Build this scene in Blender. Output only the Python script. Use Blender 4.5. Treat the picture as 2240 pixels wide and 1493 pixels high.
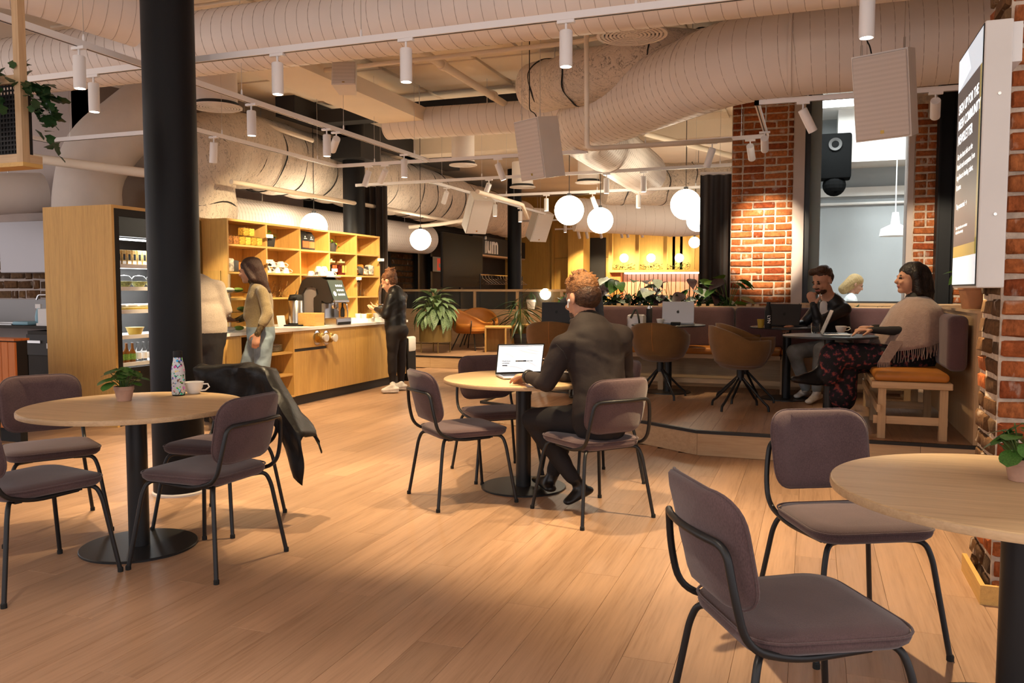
import bpy, bmesh, math, random
import numpy as np
from mathutils import Vector, Matrix, Quaternion
random.seed(7); RNG=np.random.RandomState(7)
for o in list(bpy.data.objects): bpy.data.objects.remove(o)
SC=bpy.context.scene; COL=SC.collection
# ---------------- camera: eye 1.33 m, heading 20 deg left of +Y (the room's depth axis)
IW,IH=2240.,1493.; FPX=1800.; HZ=632.; CH=1.33; YAW=math.radians(20)
PITCH=math.atan((IH/2-HZ)/FPX)
cam=bpy.data.cameras.new('camera'); cam_o=bpy.data.objects.new('camera',cam); COL.objects.link(cam_o)
cam.sensor_width=36.; cam.lens=36.*FPX/IW; cam.clip_start=.05; cam.clip_end=200
cam_o.location=(0,0,CH); cam_o.rotation_euler=(math.pi/2-PITCH,0,YAW)
SC.camera=cam_o
# ---------------- world: even cool fill through the open back, raised for the front ducts
wd=bpy.data.worlds.new('world'); SC.world=wd; wd.use_nodes=True
wd.node_tree.nodes['Background'].inputs[0].default_value=(.97,.93,.97,1)
wd.node_tree.nodes['Background'].inputs[1].default_value=1.1
SC.view_settings.view_transform='Standard'; SC.view_settings.look='None'
SC.view_settings.exposure=0.27; SC.view_settings.gamma=1.0; SC.view_settings.use_curve_mapping=False
SPOT_W=140.; GLOBE_E=22.0
# ---------------- pixel helpers (2240x1493 frame): a pixel gives a direction, the distance comes from a surface
CC=Vector((0,0,CH))
FW=Vector((-math.sin(YAW)*math.cos(PITCH),math.cos(YAW)*math.cos(PITCH),-math.sin(PITCH)))
RT=Vector((math.cos(YAW),math.sin(YAW),0)); UP=RT.cross(FW)
def ray(x,y): return FW+RT*((x-IW/2)/FPX)+UP*((IH/2-y)/FPX)
def G(x,y,z=0.):
    d=ray(x,y); return CC+d*((z-CH)/d.z)
def AX(x,y,ax,v):
    d=ray(x,y); return CC+d*((v-CC[ax])/d[ax])
def DD(x,y,dist): return CC+ray(x,y)*dist
# ---------------- materials
M={}
def nt(name):
    m=bpy.data.materials.new(name); m.use_nodes=True; M[name]=m
    n=m.node_tree.nodes; l=m.node_tree.links; b=n['Principled BSDF']; return m,n,l,b
def c4(c): return (c[0],c[1],c[2],1)
def plain(name,c,rough=.6,metal=0.,var=.0,scale=8.,bump=0.,bscale=60.,emit=None,es=0.,spec=.4,sheen=0.,trans=0.,alpha=1.,ior=1.45,stretch=None,objvar=0.):
    m,n,l,b=nt(name)
    b.inputs['Base Color'].default_value=c4(c); b.inputs['Roughness'].default_value=rough
    b.inputs['Metallic'].default_value=metal; b.inputs['Specular IOR Level'].default_value=spec
    b.inputs['Sheen Weight'].default_value=sheen; b.inputs['Transmission Weight'].default_value=trans
    b.inputs['IOR'].default_value=ior; b.inputs['Alpha'].default_value=alpha
    tc=n.new('ShaderNodeTexCoord'); src=tc.outputs['Object']
    if stretch:
        mp=n.new('ShaderNodeMapping'); mp.inputs['Scale'].default_value=stretch; l.new(src,mp.inputs[0]); src=mp.outputs[0]
    col=None
    if var:
        nz=n.new('ShaderNodeTexNoise'); nz.inputs['Scale'].default_value=scale; nz.inputs['Detail'].default_value=5; l.new(src,nz.inputs[0])
        mx=n.new('ShaderNodeMix'); mx.data_type='RGBA'
        mx.inputs[6].default_value=c4([max(0,k*(1-var)) for k in c]); mx.inputs[7].default_value=c4([min(1,k*(1+var)) for k in c])
        rp=n.new('ShaderNodeMapRange'); rp.inputs[1].default_value=.3; rp.inputs[2].default_value=.7
        l.new(nz.outputs[0],rp.inputs[0]); l.new(rp.outputs[0],mx.inputs[0]); col=mx.outputs[2]
    if objvar:
        oi=n.new('ShaderNodeObjectInfo'); hs=n.new('ShaderNodeHueSaturation'); mr=n.new('ShaderNodeMapRange')
        mr.inputs[3].default_value=1-objvar; mr.inputs[4].default_value=1+objvar
        l.new(oi.outputs['Random'],mr.inputs[0]); l.new(mr.outputs[0],hs.inputs['Value'])
        if col: l.new(col,hs.inputs['Color'])
        else: hs.inputs['Color'].default_value=c4(c)
        col=hs.outputs[0]
    if col: l.new(col,b.inputs['Base Color'])
    if bump:
        n2=n.new('ShaderNodeTexNoise'); n2.inputs['Scale'].default_value=bscale; n2.inputs['Detail'].default_value=3; l.new(src,n2.inputs[0])
        bp=n.new('ShaderNodeBump'); bp.inputs['Strength'].default_value=bump; bp.inputs['Distance'].default_value=.01
        l.new(n2.outputs[0],bp.inputs['Height']); l.new(bp.outputs[0],b.inputs['Normal'])
    if emit:
        b.inputs['Emission Color'].default_value=c4(emit); b.inputs['Emission Strength'].default_value=es
    return m
def wood(name,c,dark=.72,axis=2,scale=1.,rough=.5,objvar=.0,knots=False,fine=1.0):
    """straight-grained timber; axis = grain direction in object space"""
    m,n,l,b=nt(name); tc=n.new('ShaderNodeTexCoord'); mp=n.new('ShaderNodeMapping')
    s=[22*scale]*3; s[axis]=.9*scale; mp.inputs['Scale'].default_value=s
    oi=n.new('ShaderNodeObjectInfo')
    va=n.new('ShaderNodeVectorMath'); va.operation='ADD'; cb=n.new('ShaderNodeCombineXYZ'); mu=n.new('ShaderNodeMath'); mu.operation='MULTIPLY'; mu.inputs[1].default_value=37.
    l.new(oi.outputs['Random'],mu.inputs[0])
    for k in range(3): l.new(mu.outputs[0],cb.inputs[k])
    l.new(tc.outputs['Object'],va.inputs[0]); l.new(cb.outputs[0],va.inputs[1]); l.new(va.outputs[0],mp.inputs[0])
    n1=n.new('ShaderNodeTexNoise'); n1.inputs['Scale'].default_value=1.; n1.inputs['Detail'].default_value=7; n1.inputs['Roughness'].default_value=.6; n1.inputs['Distortion'].default_value=.35
    l.new(mp.outputs[0],n1.inputs[0])
    n2=n.new('ShaderNodeTexNoise'); n2.inputs['Scale'].default_value=5.5*fine; n2.inputs['Detail'].default_value=4; l.new(mp.outputs[0],n2.inputs[0])
    ad=n.new('ShaderNodeMix'); ad.inputs[0].default_value=.4; l.new(n1.outputs[0],ad.inputs[2]); l.new(n2.outputs[0],ad.inputs[3])
    rp=n.new('ShaderNodeValToRGB'); e=rp.color_ramp.elements
    e[0].position=.33; e[0].color=c4([k*dark*f for k,f in zip(c,(1,.93,.86))]); e[1].position=.62; e[1].color=c4([min(1,k*1.08) for k in c])
    md=e.new(.48); md.color=c4([k*.96 for k in c])
    l.new(ad.outputs[0],rp.inputs[0]); out=rp.outputs[0]
    if objvar:
        hs=n.new('ShaderNodeHueSaturation'); mr=n.new('ShaderNodeMapRange'); mr.inputs[3].default_value=1-objvar; mr.inputs[4].default_value=1+objvar
        l.new(oi.outputs['Random'],mr.inputs[0]); l.new(mr.outputs[0],hs.inputs['Value']); l.new(out,hs.inputs['Color']); out=hs.outputs[0]
    l.new(out,b.inputs['Base Color']); b.inputs['Roughness'].default_value=rough; b.inputs['Specular IOR Level'].default_value=.35
    bp=n.new('ShaderNodeBump'); bp.inputs['Strength'].default_value=.12; bp.inputs['Distance'].default_value=.004
    l.new(n2.outputs[0],bp.inputs['Height']); l.new(bp.outputs[0],b.inputs['Normal'])
    return m
def fabric(name,c,var=.25,weave=420.,stripe=True):
    m,n,l,b=nt(name); tc=n.new('ShaderNodeTexCoord'); mp=n.new('ShaderNodeMapping'); mp.inputs['Scale'].default_value=(1,1,.28) if stripe else (1,1,1)
    l.new(tc.outputs['Object'],mp.inputs[0])
    nz=n.new('ShaderNodeTexNoise'); nz.inputs['Scale'].default_value=weave; nz.inputs['Detail'].default_value=3; l.new(mp.outputs[0],nz.inputs[0])
    n3=n.new('ShaderNodeTexNoise'); n3.inputs['Scale'].default_value=6; l.new(tc.outputs['Object'],n3.inputs[0])
    mx=n.new('ShaderNodeMix'); mx.inputs[0].default_value=.35; l.new(nz.outputs[0],mx.inputs[2]); l.new(n3.outputs[0],mx.inputs[3])
    rp=n.new('ShaderNodeValToRGB'); e=rp.color_ramp.elements; e[0].position=.35; e[1].position=.65
    e[0].color=c4([k*(1-var) for k in c]); e[1].color=c4([min(1,k*(1+var)) for k in c]); l.new(mx.outputs[0],rp.inputs[0])
    l.new(rp.outputs[0],b.inputs['Base Color']); b.inputs['Roughness'].default_value=.9; b.inputs['Sheen Weight'].default_value=.25; b.inputs['Sheen Roughness'].default_value=.5
    b.inputs['Specular IOR Level'].default_value=.15
    bp=n.new('ShaderNodeBump'); bp.inputs['Strength'].default_value=.35; bp.inputs['Distance'].default_value=.002; l.new(nz.outputs[0],bp.inputs['Height']); l.new(bp.outputs[0],b.inputs['Normal'])
    return m
def brickmat(name,cols):
    m,n,l,b=nt(name); oi=n.new('ShaderNodeObjectInfo'); rp=n.new('ShaderNodeValToRGB'); e=rp.color_ramp.elements
    while len(e)<len(cols): e.new(.5)
    for k,cc in enumerate(cols): e[k].position=k/(len(cols)-1); e[k].color=c4(cc)
    l.new(oi.outputs['Random'],rp.inputs[0])
    tc=n.new('ShaderNodeTexCoord'); va=n.new('ShaderNodeVectorMath'); va.operation='ADD'; l.new(tc.outputs['Object'],va.inputs[0]); l.new(oi.outputs['Location'],va.inputs[1])
    nz=n.new('ShaderNodeTexNoise'); nz.inputs['Scale'].default_value=26; nz.inputs['Detail'].default_value=8; nz.inputs['Roughness'].default_value=.7; l.new(va.outputs[0],nz.inputs[0])
    mr=n.new('ShaderNodeMapRange'); mr.inputs[1].default_value=.3; mr.inputs[2].default_value=.72; mr.inputs[3].default_value=.45; mr.inputs[4].default_value=1.35; l.new(nz.outputs[0],mr.inputs[0])
    hs=n.new('ShaderNodeHueSaturation'); l.new(mr.outputs[0],hs.inputs['Value']); l.new(rp.outputs[0],hs.inputs['Color'])
    # lime smears left on the faces
    n4=n.new('ShaderNodeTexNoise'); n4.inputs['Scale'].default_value=9; n4.inputs['Detail'].default_value=6; l.new(va.outputs[0],n4.inputs[0])
    m4=n.new('ShaderNodeMapRange'); m4.inputs[1].default_value=.60; m4.inputs[2].default_value=.74; m4.inputs[4].default_value=.7; l.new(n4.outputs[0],m4.inputs[0])
    mx=n.new('ShaderNodeMix'); mx.data_type='RGBA'; mx.inputs[7].default_value=(.62,.50,.40,1); l.new(m4.outputs[0],mx.inputs[0]); l.new(hs.outputs[0],mx.inputs[6])
    l.new(mx.outputs[2],b.inputs['Base Color']); b.inputs['Roughness'].default_value=.92; b.inputs['Specular IOR Level'].default_value=.15
    bp=n.new('ShaderNodeBump'); bp.inputs['Strength'].default_value=.8; bp.inputs['Distance'].default_value=.012; l.new(nz.outputs[0],bp.inputs['Height']); l.new(bp.outputs[0],b.inputs['Normal'])
    return m
def cracked(name,c):
    """painted cloth lagging round the big ducts, with dark cracks along the wraps"""
    m,n,l,b=nt(name); tc=n.new('ShaderNodeTexCoord')
    mp=n.new('ShaderNodeMapping'); mp.inputs['Scale'].default_value=(1.3,3.2,1.3); l.new(tc.outputs['Object'],mp.inputs[0])
    nz=n.new('ShaderNodeTexNoise'); nz.inputs['Scale'].default_value=9; nz.inputs['Detail'].default_value=8; nz.inputs['Distortion'].default_value=1.2; l.new(mp.outputs[0],nz.inputs[0])
    vo=n.new('ShaderNodeTexVoronoi'); vo.feature='DISTANCE_TO_EDGE'; vo.inputs['Scale'].default_value=2.2
    av=n.new('ShaderNodeVectorMath'); av.operation='ADD'; l.new(mp.outputs[0],av.inputs[0]); l.new(nz.outputs['Color'],av.inputs[1]); l.new(av.outputs[0],vo.inputs[0])
    r1=n.new('ShaderNodeMapRange'); r1.inputs[1].default_value=.0; r1.inputs[2].default_value=.035; l.new(vo.outputs['Distance'],r1.inputs[0])
    r2=n.new('ShaderNodeMapRange'); r2.inputs[1].default_value=.47; r2.inputs[2].default_value=.58; l.new(nz.outputs[0],r2.inputs[0])
    mxm=n.new('ShaderNodeMath'); mxm.operation='MAXIMUM'; l.new(r1.outputs[0],mxm.inputs[0]); l.new(r2.outputs[0],mxm.inputs[1])
    mx=n.new('ShaderNodeMix'); mx.data_type='RGBA'; mx.inputs[6].default_value=c4([k*.10 for k in c]); mx.inputs[7].default_value=c4(c); l.new(mxm.outputs[0],mx.inputs[0])
    l.new(mx.outputs[2],b.inputs['Base Color']); b.inputs['Roughness'].default_value=.85
    bp=n.new('ShaderNodeBump'); bp.inputs['Strength'].default_value=.7; bp.inputs['Distance'].default_value=.03; l.new(nz.outputs[0],bp.inputs['Height']); l.new(bp.outputs[0],b.inputs['Normal'])
    return m
wood('plank',(.37,.222,.135),dark=.70,axis=1,scale=1.,rough=.42,objvar=.10)
wood('oak_v',(.60,.355,.105),dark=.82,axis=2,scale=2.2,rough=.5,objvar=.04)
wood('oak_y',(.60,.355,.105),dark=.82,axis=1,scale=2.2,rough=.5,objvar=.04)
wood('oak_top',(.58,.40,.22),dark=.8,axis=0,scale=1.6,rough=.45)
wood('ash_x',(.55,.37,.21),dark=.85,axis=0,scale=1.6,rough=.5)
wood('ash_y',(.55,.37,.21),dark=.85,axis=1,scale=1.6,rough=.5)
wood('ash_v',(.50,.33,.18),dark=.85,axis=2,scale=1.6,rough=.5)
wood('orange_wood',(.52,.16,.035),dark=.8,axis=2,scale=2.,rough=.5,objvar=.05)
wood('panel_wood',(.62,.37,.09),dark=.88,axis=2,scale=1.5,rough=.5,objvar=.05)
fabric('mauve',(.092,.056,.057)); fabric('tan_fabric',(.17,.085,.028),stripe=False); fabric('bench_fabric',(.085,.045,.048),stripe=False)
fabric('curtain',(.028,.018,.014),stripe=False)
plain('black_metal',(.010,.010,.011),.42,.0,spec=.5); plain('black_steel',(.006,.006,.007),.5,.0,bump=.04,bscale=40,spec=.22)
plain('flat_black',(.006,.006,.006),.9,spec=.02); plain('seam_shade',(.36,.30,.26),.7); plain('tv_panel',(.004,.004,.004),.4,spec=.06); plain('black_matte',(.012,.011,.011),.7); plain('dark_grey',(.045,.042,.04),.6); plain('rubber',(.012,.012,.012),.8)
plain('white_paint',(.70,.66,.62),.55,var=.05,scale=3.); plain('cream',(.74,.64,.52),.8,var=.06,scale=1.5,bump=.05,bscale=30)
plain('duct_paint',(.72,.65,.60),.5,var=.05,scale=2.); plain('lamp_white',(.80,.78,.78),.45)
plain('plaster',(.48,.40,.36),.85,var=.08,scale=2.); plain('grey_wall',(.35,.36,.36),.8,var=.05,scale=1.5)
plain('dark_wall',(.035,.028,.022),.7,var=.2,scale=3); plain('charcoal',(.02,.019,.019),.6)
plain('mortar',(.50,.40,.31),.95,var=.25,scale=20,bump=.9,bscale=45)
plain('steel',(.62,.60,.58),.28,1.,bump=.02,bscale=200,stretch=(1,1,.02)); plain('chrome',(.8,.8,.8),.08,1.); plain('brass',(.55,.36,.10),.25,1.)
plain('splash_steel',(.26,.245,.235),.5,.7); plain('cabinet_metal',(.40,.37,.37),.4,.5)
plain('white_ceramic',(.80,.77,.72),.18); plain('white_plastic',(.78,.76,.74),.4); plain('paper',(.82,.80,.76),.8)
plain('leather_tan',(.46,.17,.028),.42,var=.15,scale=5,bump=.12,bscale=150); plain('leather_black',(.009,.008,.008),.42,spec=.25,bump=.25,bscale=30)
plain('terracotta',(.46,.22,.11),.8,var=.12,scale=14,bump=.1); plain('terracotta_pale',(.50,.30,.22),.85,var=.15,scale=20,bump=.15)
plain('soil',(.03,.02,.013),.95,bump=.6); plain('dark_pot',(.04,.037,.035),.6); plain('planter_brass',(.22,.15,.05),.45,.5)
plain('leaf',(.05,.13,.022),.4,var=.35,scale=14,objvar=.3); plain('leaf_dark',(.018,.05,.014),.4,var=.4,scale=14,objvar=.3); plain('leaf_bright',(.12,.27,.02),.45,var=.3,scale=20,objvar=.25)
plain('leaf_purple',(.035,.018,.022),.4,var=.3,scale=10,objvar=.3); plain('stem_green',(.08,.14,.03),.5); plain('leaf_pale',(.42,.50,.40),.45,var=.3,scale=18,objvar=.2)
plain('leaf_variegated',(.17,.26,.13),.4,var=.75,scale=16,objvar=.2)
plain('glass',(1,1,1),.02,trans=1.,ior=1.1,spec=.5); plain('screen_black',(.006,.006,.007),.28,spec=.3)
plain('window_glass',(.92,.97,.95),.01,trans=1.,ior=1.03,spec=.6)
plain('smoke_glass',(.35,.36,.35),.05,trans=.9,ior=1.05)
plain('globe',(1,1,1),.4,emit=(1.,.86,.64),es=GLOBE_E); plain('lamp_glow',(1,1,1),.4,emit=(1.,.90,.72),es=26.)
plain('led_white',(1,1,1),.4,emit=(.92,.97,1.),es=4.); plain('laptop_grey',(.30,.30,.32),.35,.85); plain('laptop_dark',(.03,.03,.032),.4,.6)
plain('laptop_body',(.55,.55,.57),.3,.85); plain('keys',(.015,.015,.016),.5); plain('screen_white',(.6,.6,.6),.4,emit=(.93,.95,1.),es=.75)
plain('screen_wave',(.75,.77,.8),.4,emit=(.70,.74,.80),es=.55); plain('ink',(.01,.01,.012),.6)
brickmat('brick',[(.34,.085,.026),(.46,.13,.038),(.26,.055,.018),(.50,.17,.055),(.38,.10,.030),(.44,.15,.05)])
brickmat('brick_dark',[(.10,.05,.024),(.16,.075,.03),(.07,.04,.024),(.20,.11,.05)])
cracked('lagging',(.68,.58,.48)); plain('lagging_smooth',(.66,.59,.53),.8,var=.08,scale=2,bump=.4,bscale=7)
# ---------------- mesh builder
class MB:
    def __init__(s): s.v=[]; s.f=[]; s.mi=[]; s.cur=0
    def add(s,vs,fs):
        b=len(s.v); s.v+= [tuple(q) for q in vs]; s.f+=[tuple(i+b for i in q) for q in fs]; s.mi+=[s.cur]*len(fs); return s
    def box(s,x0,x1,y0,y1,z0,z1):
        return s.add([(x0,y0,z0),(x1,y0,z0),(x1,y1,z0),(x0,y1,z0),(x0,y0,z1),(x1,y0,z1),(x1,y1,z1),(x0,y1,z1)],
          [(0,3,2,1),(4,5,6,7),(0,1,5,4),(1,2,6,5),(2,3,7,6),(3,0,4,7)])
    def rbox(s,x0,x1,y0,y1,z0,z1,r=.01,seg=2):
        bm=bmesh.new(); bmesh.ops.create_cube(bm,size=1)
        for q in bm.verts: q.co=Vector(((x0+x1)/2+q.co.x*(x1-x0),(y0+y1)/2+q.co.y*(y1-y0),(z0+z1)/2+q.co.z*(z1-z0)))
        bmesh.ops.bevel(bm,geom=list(bm.edges),offset=r,segments=seg,profile=.5,affect='EDGES',clamp_overlap=True)
        bm.verts.index_update(); s.add([q.co for q in bm.verts],[[q.index for q in f.verts] for f in bm.faces]); bm.free(); return s
    def tube(s,pts,r,n=10,cap=True,closed=False):
        pts=[Vector(p) for p in pts]; N=len(pts); R=r if isinstance(r,(list,tuple)) else [r]*N
        vs=[];fs=[]; nrm=None
        for i,p in enumerate(pts):
            if closed: t=(pts[(i+1)%N]-pts[i-1])
            else: t=(pts[min(i+1,N-1)]-pts[max(i-1,0)])
            t.normalize()
            if nrm is None:
                nrm=t.cross(Vector((0,0,1)));
                if nrm.length<1e-3: nrm=t.cross(Vector((1,0,0)))
                nrm.normalize()
            else:
                nrm=nrm-t*nrm.dot(t); nrm.normalize()
            bn=t.cross(nrm)
            for k in range(n):
                a=2*math.pi*k/n; vs.append(p+(nrm*math.cos(a)+bn*math.sin(a))*R[i])
        for i in range(N if closed else N-1):
            j=(i+1)%N
            for k in range(n): fs.append((i*n+k,i*n+(k+1)%n,j*n+(k+1)%n,j*n+k))
        if cap and not closed:
            fs.append(tuple(range(n-1,-1,-1))); fs.append(tuple((N-1)*n+k for k in range(n)))
        return s.add(vs,fs)
    def lathe(s,prof,n=24,c=(0,0,0),cap=True):
        vs=[];fs=[];m=len(prof)
        for r,z in prof:
            for k in range(n):
                a=2*math.pi*k/n; vs.append((c[0]+r*math.cos(a),c[1]+r*math.sin(a),c[2]+z))
        for i in range(m-1):
            for k in range(n): fs.append((i*n+k,i*n+(k+1)%n,(i+1)*n+(k+1)%n,(i+1)*n+k))
        if cap:
            if prof[0][0]>1e-5: fs.append(tuple(range(n-1,-1,-1)))
            if prof[-1][0]>1e-5: fs.append(tuple((m-1)*n+k for k in range(n)))
        return s.add(vs,fs)
    def sphere(s,c,r,n=24,m=14,sc=(1,1,1)):
        prof=[]
        vs=[];fs=[]
        for i in range(m+1):
            th=math.pi*i/m
            for k in range(n):
                a=2*math.pi*k/n; vs.append((c[0]+r*sc[0]*math.sin(th)*math.cos(a),c[1]+r*sc[1]*math.sin(th)*math.sin(a),c[2]-r*sc[2]*math.cos(th)))
        for i in range(m):
            for k in range(n): fs.append((i*n+k,i*n+(k+1)%n,(i+1)*n+(k+1)%n,(i+1)*n+k))
        return s.add(vs,fs)
    def prism(s,poly,z0,z1):
        n=len(poly); return s.add([(p[0],p[1],z0) for p in poly]+[(p[0],p[1],z1) for p in poly],
          [tuple(range(n-1,-1,-1)),tuple(range(n,2*n))]+[(i,(i+1)%n,n+(i+1)%n,n+i) for i in range(n)])
    def xf(s,mat,start=0):
        s.v[start:]=[tuple(mat@Vector(q)) for q in s.v[start:]]; return s
    def build(s,name,mat=None,parent=None,smooth=False,loc=None,angle=40):
        me=bpy.data.meshes.new(name); me.from_pydata(s.v,[],s.f); 
        for mm in (mat if isinstance(mat,(list,tuple)) else [mat]):
            if mm: me.materials.append(M[mm])
        if s.mi and max(s.mi)>0: me.polygons.foreach_set('material_index',s.mi)
        me.update(); bm=bmesh.new(); bm.from_mesh(me); bmesh.ops.remove_doubles(bm,verts=bm.verts,dist=1e-5); bmesh.ops.recalc_face_normals(bm,faces=bm.faces); bm.to_mesh(me); bm.free()
        if smooth: shade(me,angle)
        return link(name,me,parent,loc)
def shade(me,angle=40):
    me.polygons.foreach_set('use_smooth',[True]*len(me.polygons))
    try: me.set_sharp_from_angle(angle=math.radians(angle))
    except Exception: pass
def link(name,me,parent=None,loc=None):
    o=bpy.data.objects.new(name,me); COL.objects.link(o)
    if parent: o.parent=parent
    if loc is not None: o.location=loc
    return o
def tag(o,label,cat,group=None,kind=None):
    if label: o['label']=label
    if cat: o['category']=cat
    if group: o['group']=group
    if kind: o['kind']=kind
    return o
def thing(name,label,cat,loc=(0,0,0),rz=0,group=None):
    o=bpy.data.objects.new(name,None); COL.objects.link(o); o.location=loc; o.rotation_euler=(0,0,rz); o.empty_display_size=.1
    return tag(o,label,cat,group)
def struct(o): o['kind']='structure'; return o
def dup(o,loc=None,rz=None,label=None,parent=None,group=None):
    c=o.copy(); COL.objects.link(c); c.parent=parent
    if loc is not None: c.location=loc
    if rz is not None: c.rotation_euler=(0,0,rz)
    if label: c['label']=label
    if group: c['group']=group
    for ch in o.children: 
        k=dup(ch,parent=c)
    return c
def part(name,mat,parent,fn,smooth=False,angle=40):
    m=MB(); fn(m); return m.build(name,mat,parent,smooth,angle=angle)
def arc(c,r,a0,a1,n,ax=(1,0,0),ay=(0,0,1)):
    c=Vector(c);ax=Vector(ax);ay=Vector(ay)
    return [c+ax*(r*math.cos(a0+(a1-a0)*i/n))+ay*(r*math.sin(a0+(a1-a0)*i/n)) for i in range(n+1)]
def fillet(pts,r,n=5):
    """round the corners of a polyline"""
    pts=[Vector(p) for p in pts]; out=[pts[0]]
    for i in range(1,len(pts)-1):
        a,b,c=pts[i-1],pts[i],pts[i+1]; d1=(a-b);d2=(c-b); rr=min(r,d1.length*.49,d2.length*.49)
        p=b+d1.normalized()*rr; q=b+d2.normalized()*rr
        for k in range(n+1):
            t=k/n; out.append(p*(1-t)**2+b*2*t*(1-t)+q*t*t)
    out.append(pts[-1]); return out
def text_mesh(txt,size,mat,name,parent,mtx,align='LEFT',depth=.0008,bold=0.,spacing=1.0):
    cu=bpy.data.curves.new(name,'FONT'); cu.body=txt; cu.size=size; cu.align_x=align; cu.extrude=depth; cu.offset=bold; cu.space_line=spacing; cu.resolution_u=3
    t=bpy.data.objects.new(name,cu); COL.objects.link(t); bpy.context.view_layer.update()
    me=bpy.data.meshes.new_from_object(t.evaluated_get(bpy.context.evaluated_depsgraph_get())); bpy.data.objects.remove(t); bpy.data.curves.remove(cu)
    me.transform(mtx); me.materials.clear(); me.materials.append(M[mat]); return link(name,me,parent)
def frame(o,x,y,z=None):
    x=Vector(x).normalized(); y=Vector(y).normalized(); z=x.cross(y) if z is None else Vector(z)
    m=Matrix.Identity(4)
    for i in range(3): m[i][0]=x[i]; m[i][1]=y[i]; m[i][2]=z[i]; m[i][3]=o[i]
    return m
def spot(loc,target=None,power=None,size=62,blend=.45,color=(1.,.75,.43),rad=.03):
    l=bpy.data.lights.new('spot_light','SPOT'); l.energy=SPOT_W if power is None else power; l.spot_size=math.radians(size); l.spot_blend=blend; l.color=color; l.shadow_soft_size=rad
    o=bpy.data.objects.new('spot_light',l); COL.objects.link(o); o.location=loc
    if target is not None:
        d=Vector(target)-Vector(loc); o.rotation_euler=d.to_track_quat('-Z','Y').to_euler()
    return o
def point(loc,power,color=(1.,.85,.62),rad=.1):
    l=bpy.data.lights.new('lamp_light','POINT'); l.energy=power; l.color=color; l.shadow_soft_size=rad
    o=bpy.data.objects.new('lamp_light',l); COL.objects.link(o); o.location=loc; return o
# ================= STRUCTURE =================
ZC=3.95; PZ=.20
def vis(x,y,z,mx=250):
    d=(Vector((x,y,z))-CC); w=d.dot(FW)
    if w<.6: return False
    px=IW/2+FPX*d.dot(RT)/w; py=IH/2-FPX*d.dot(UP)/w
    return -mx<px<IW+mx and -mx<py<IH+mx
fl=struct(MB().box(-13,5,-3,24,-.2,-.012).build('floor','plank'))
def pf(x):   # front edge of the raised platform
    pts=[(-9.0,12.6),(-3.13,12.6),(-3.12,7.66),(-1.34,6.98),(-.84,6.65),(5,6.65)]
    for a,b in zip(pts,pts[1:]):
        if a[0]<=x<=b[0]: return a[1]+(b[1]-a[1])*(x-a[0])/(b[0]-a[0])
    return 12.6
PWD=.19; gap=.0005
def plank_mesh(x0,x1,y0a,y0b,y1,z):
    g=gap; m=MB(); c=.0008
    # tiny arris so that joints read
    lo=[(x0+g,y0a+g),(x1-g,y0b+g),(x1-g,y1-g),(x0+g,y1-g)]; hi=[(x0+g+c,y0a+g+c),(x1-g-c,y0b+g+c),(x1-g-c,y1-g-c),(x0+g+c,y1-g-c)]
    v=[(a,b,z-.012) for a,b in lo]+[(a,b,z-c) for a,b in lo]+[(a,b,z) for a,b in hi]
    f=[(8,9,10,11)]+[(i,(i+1)%4,4+(i+1)%4,4+i) for i in range(4)]+[(4+i,4+(i+1)%4,8+(i+1)%4,8+i) for i in range(4)]
    m.add(v,f); return m
npl=0; x=-8.6; i=0
while x<1.9:
    off=(i*.731)%1.0; L=1.75; y=.6-off*L; end=pf(x+PWD/2)+.01
    if x<-6.2: end=min(end,8.6)
    while y<end:
        y1=min(y+L,end)
        if any(vis(x+.1,yy,0) for yy in (y,(y+y1)/2,y1)) and y1-y>.1:
            cx,cy=x+PWD/2,(y+y1)/2
            plank_mesh(x-cx,x+PWD-cx,y-cy,y-cy,y1-cy,0).build('plank','plank',fl,loc=(cx,cy,0)); npl+=1
        y+=L
    x+=PWD; i+=1
# raised platform
plat=struct(MB().prism([(-9,12.62),(-3.11,12.62),(-3.11,7.68),(-1.34,7.0),(-.84,6.67),(4,6.67),(4,15.6),(-9,15.6)],0,PZ-.012).build('platform','ash_x'))
x=-7.0; i=0
while x<1.6:
    ya,yb=pf(x),pf(x+PWD); L=1.9; lim=15.6
    if x<-3.13<x+PWD: ya=yb=12.6
    y=max(ya,yb)+((i*.617)%1)*L
    cuts=[None,y]
    while cuts[-1]<lim: cuts.append(min(cuts[-1]+L,lim))
    for k,(p,q) in enumerate(zip(cuts,cuts[1:])):
        a,b=(ya,yb) if p is None else (p,p)
        cx,cy=x+PWD/2,q
        if (vis(cx,max(a,b),PZ) or vis(cx,q,PZ)) and q-max(a,b)>.03:
            plank_mesh(-PWD/2,PWD/2,a-cy,b-cy,0,0).build('plank','plank',plat,loc=(cx,cy,PZ)); npl+=1
    x+=PWD; i+=1
edge=[(-9,12.6),(-3.12,12.6),(-3.12,7.66),(-1.34,6.98),(-.84,6.65),(4,6.65)]
for k,(a,b) in enumerate(zip(edge,edge[1:])):
    a=Vector((*a,0));b=Vector((*b,0)); t=(b-a).normalized(); nrm=Vector((t.y,-t.x,0))
    f=frame(a,t,-nrm,Vector((0,0,1))); L=(b-a).length
    n=max(1,round(L/1.6))
    for j in range(n):   # riser boards
        MB().box(L*j/n+.001,L*(j+1)/n-.001,-.004,.012,.002,PZ-.022).xf(f).build('riser_board','ash_x',plat)
    MB().box(-.004,L+.004,-.012,.02,PZ-.022,PZ+.003).xf(f).build('nosing','black_metal',plat)
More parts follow.
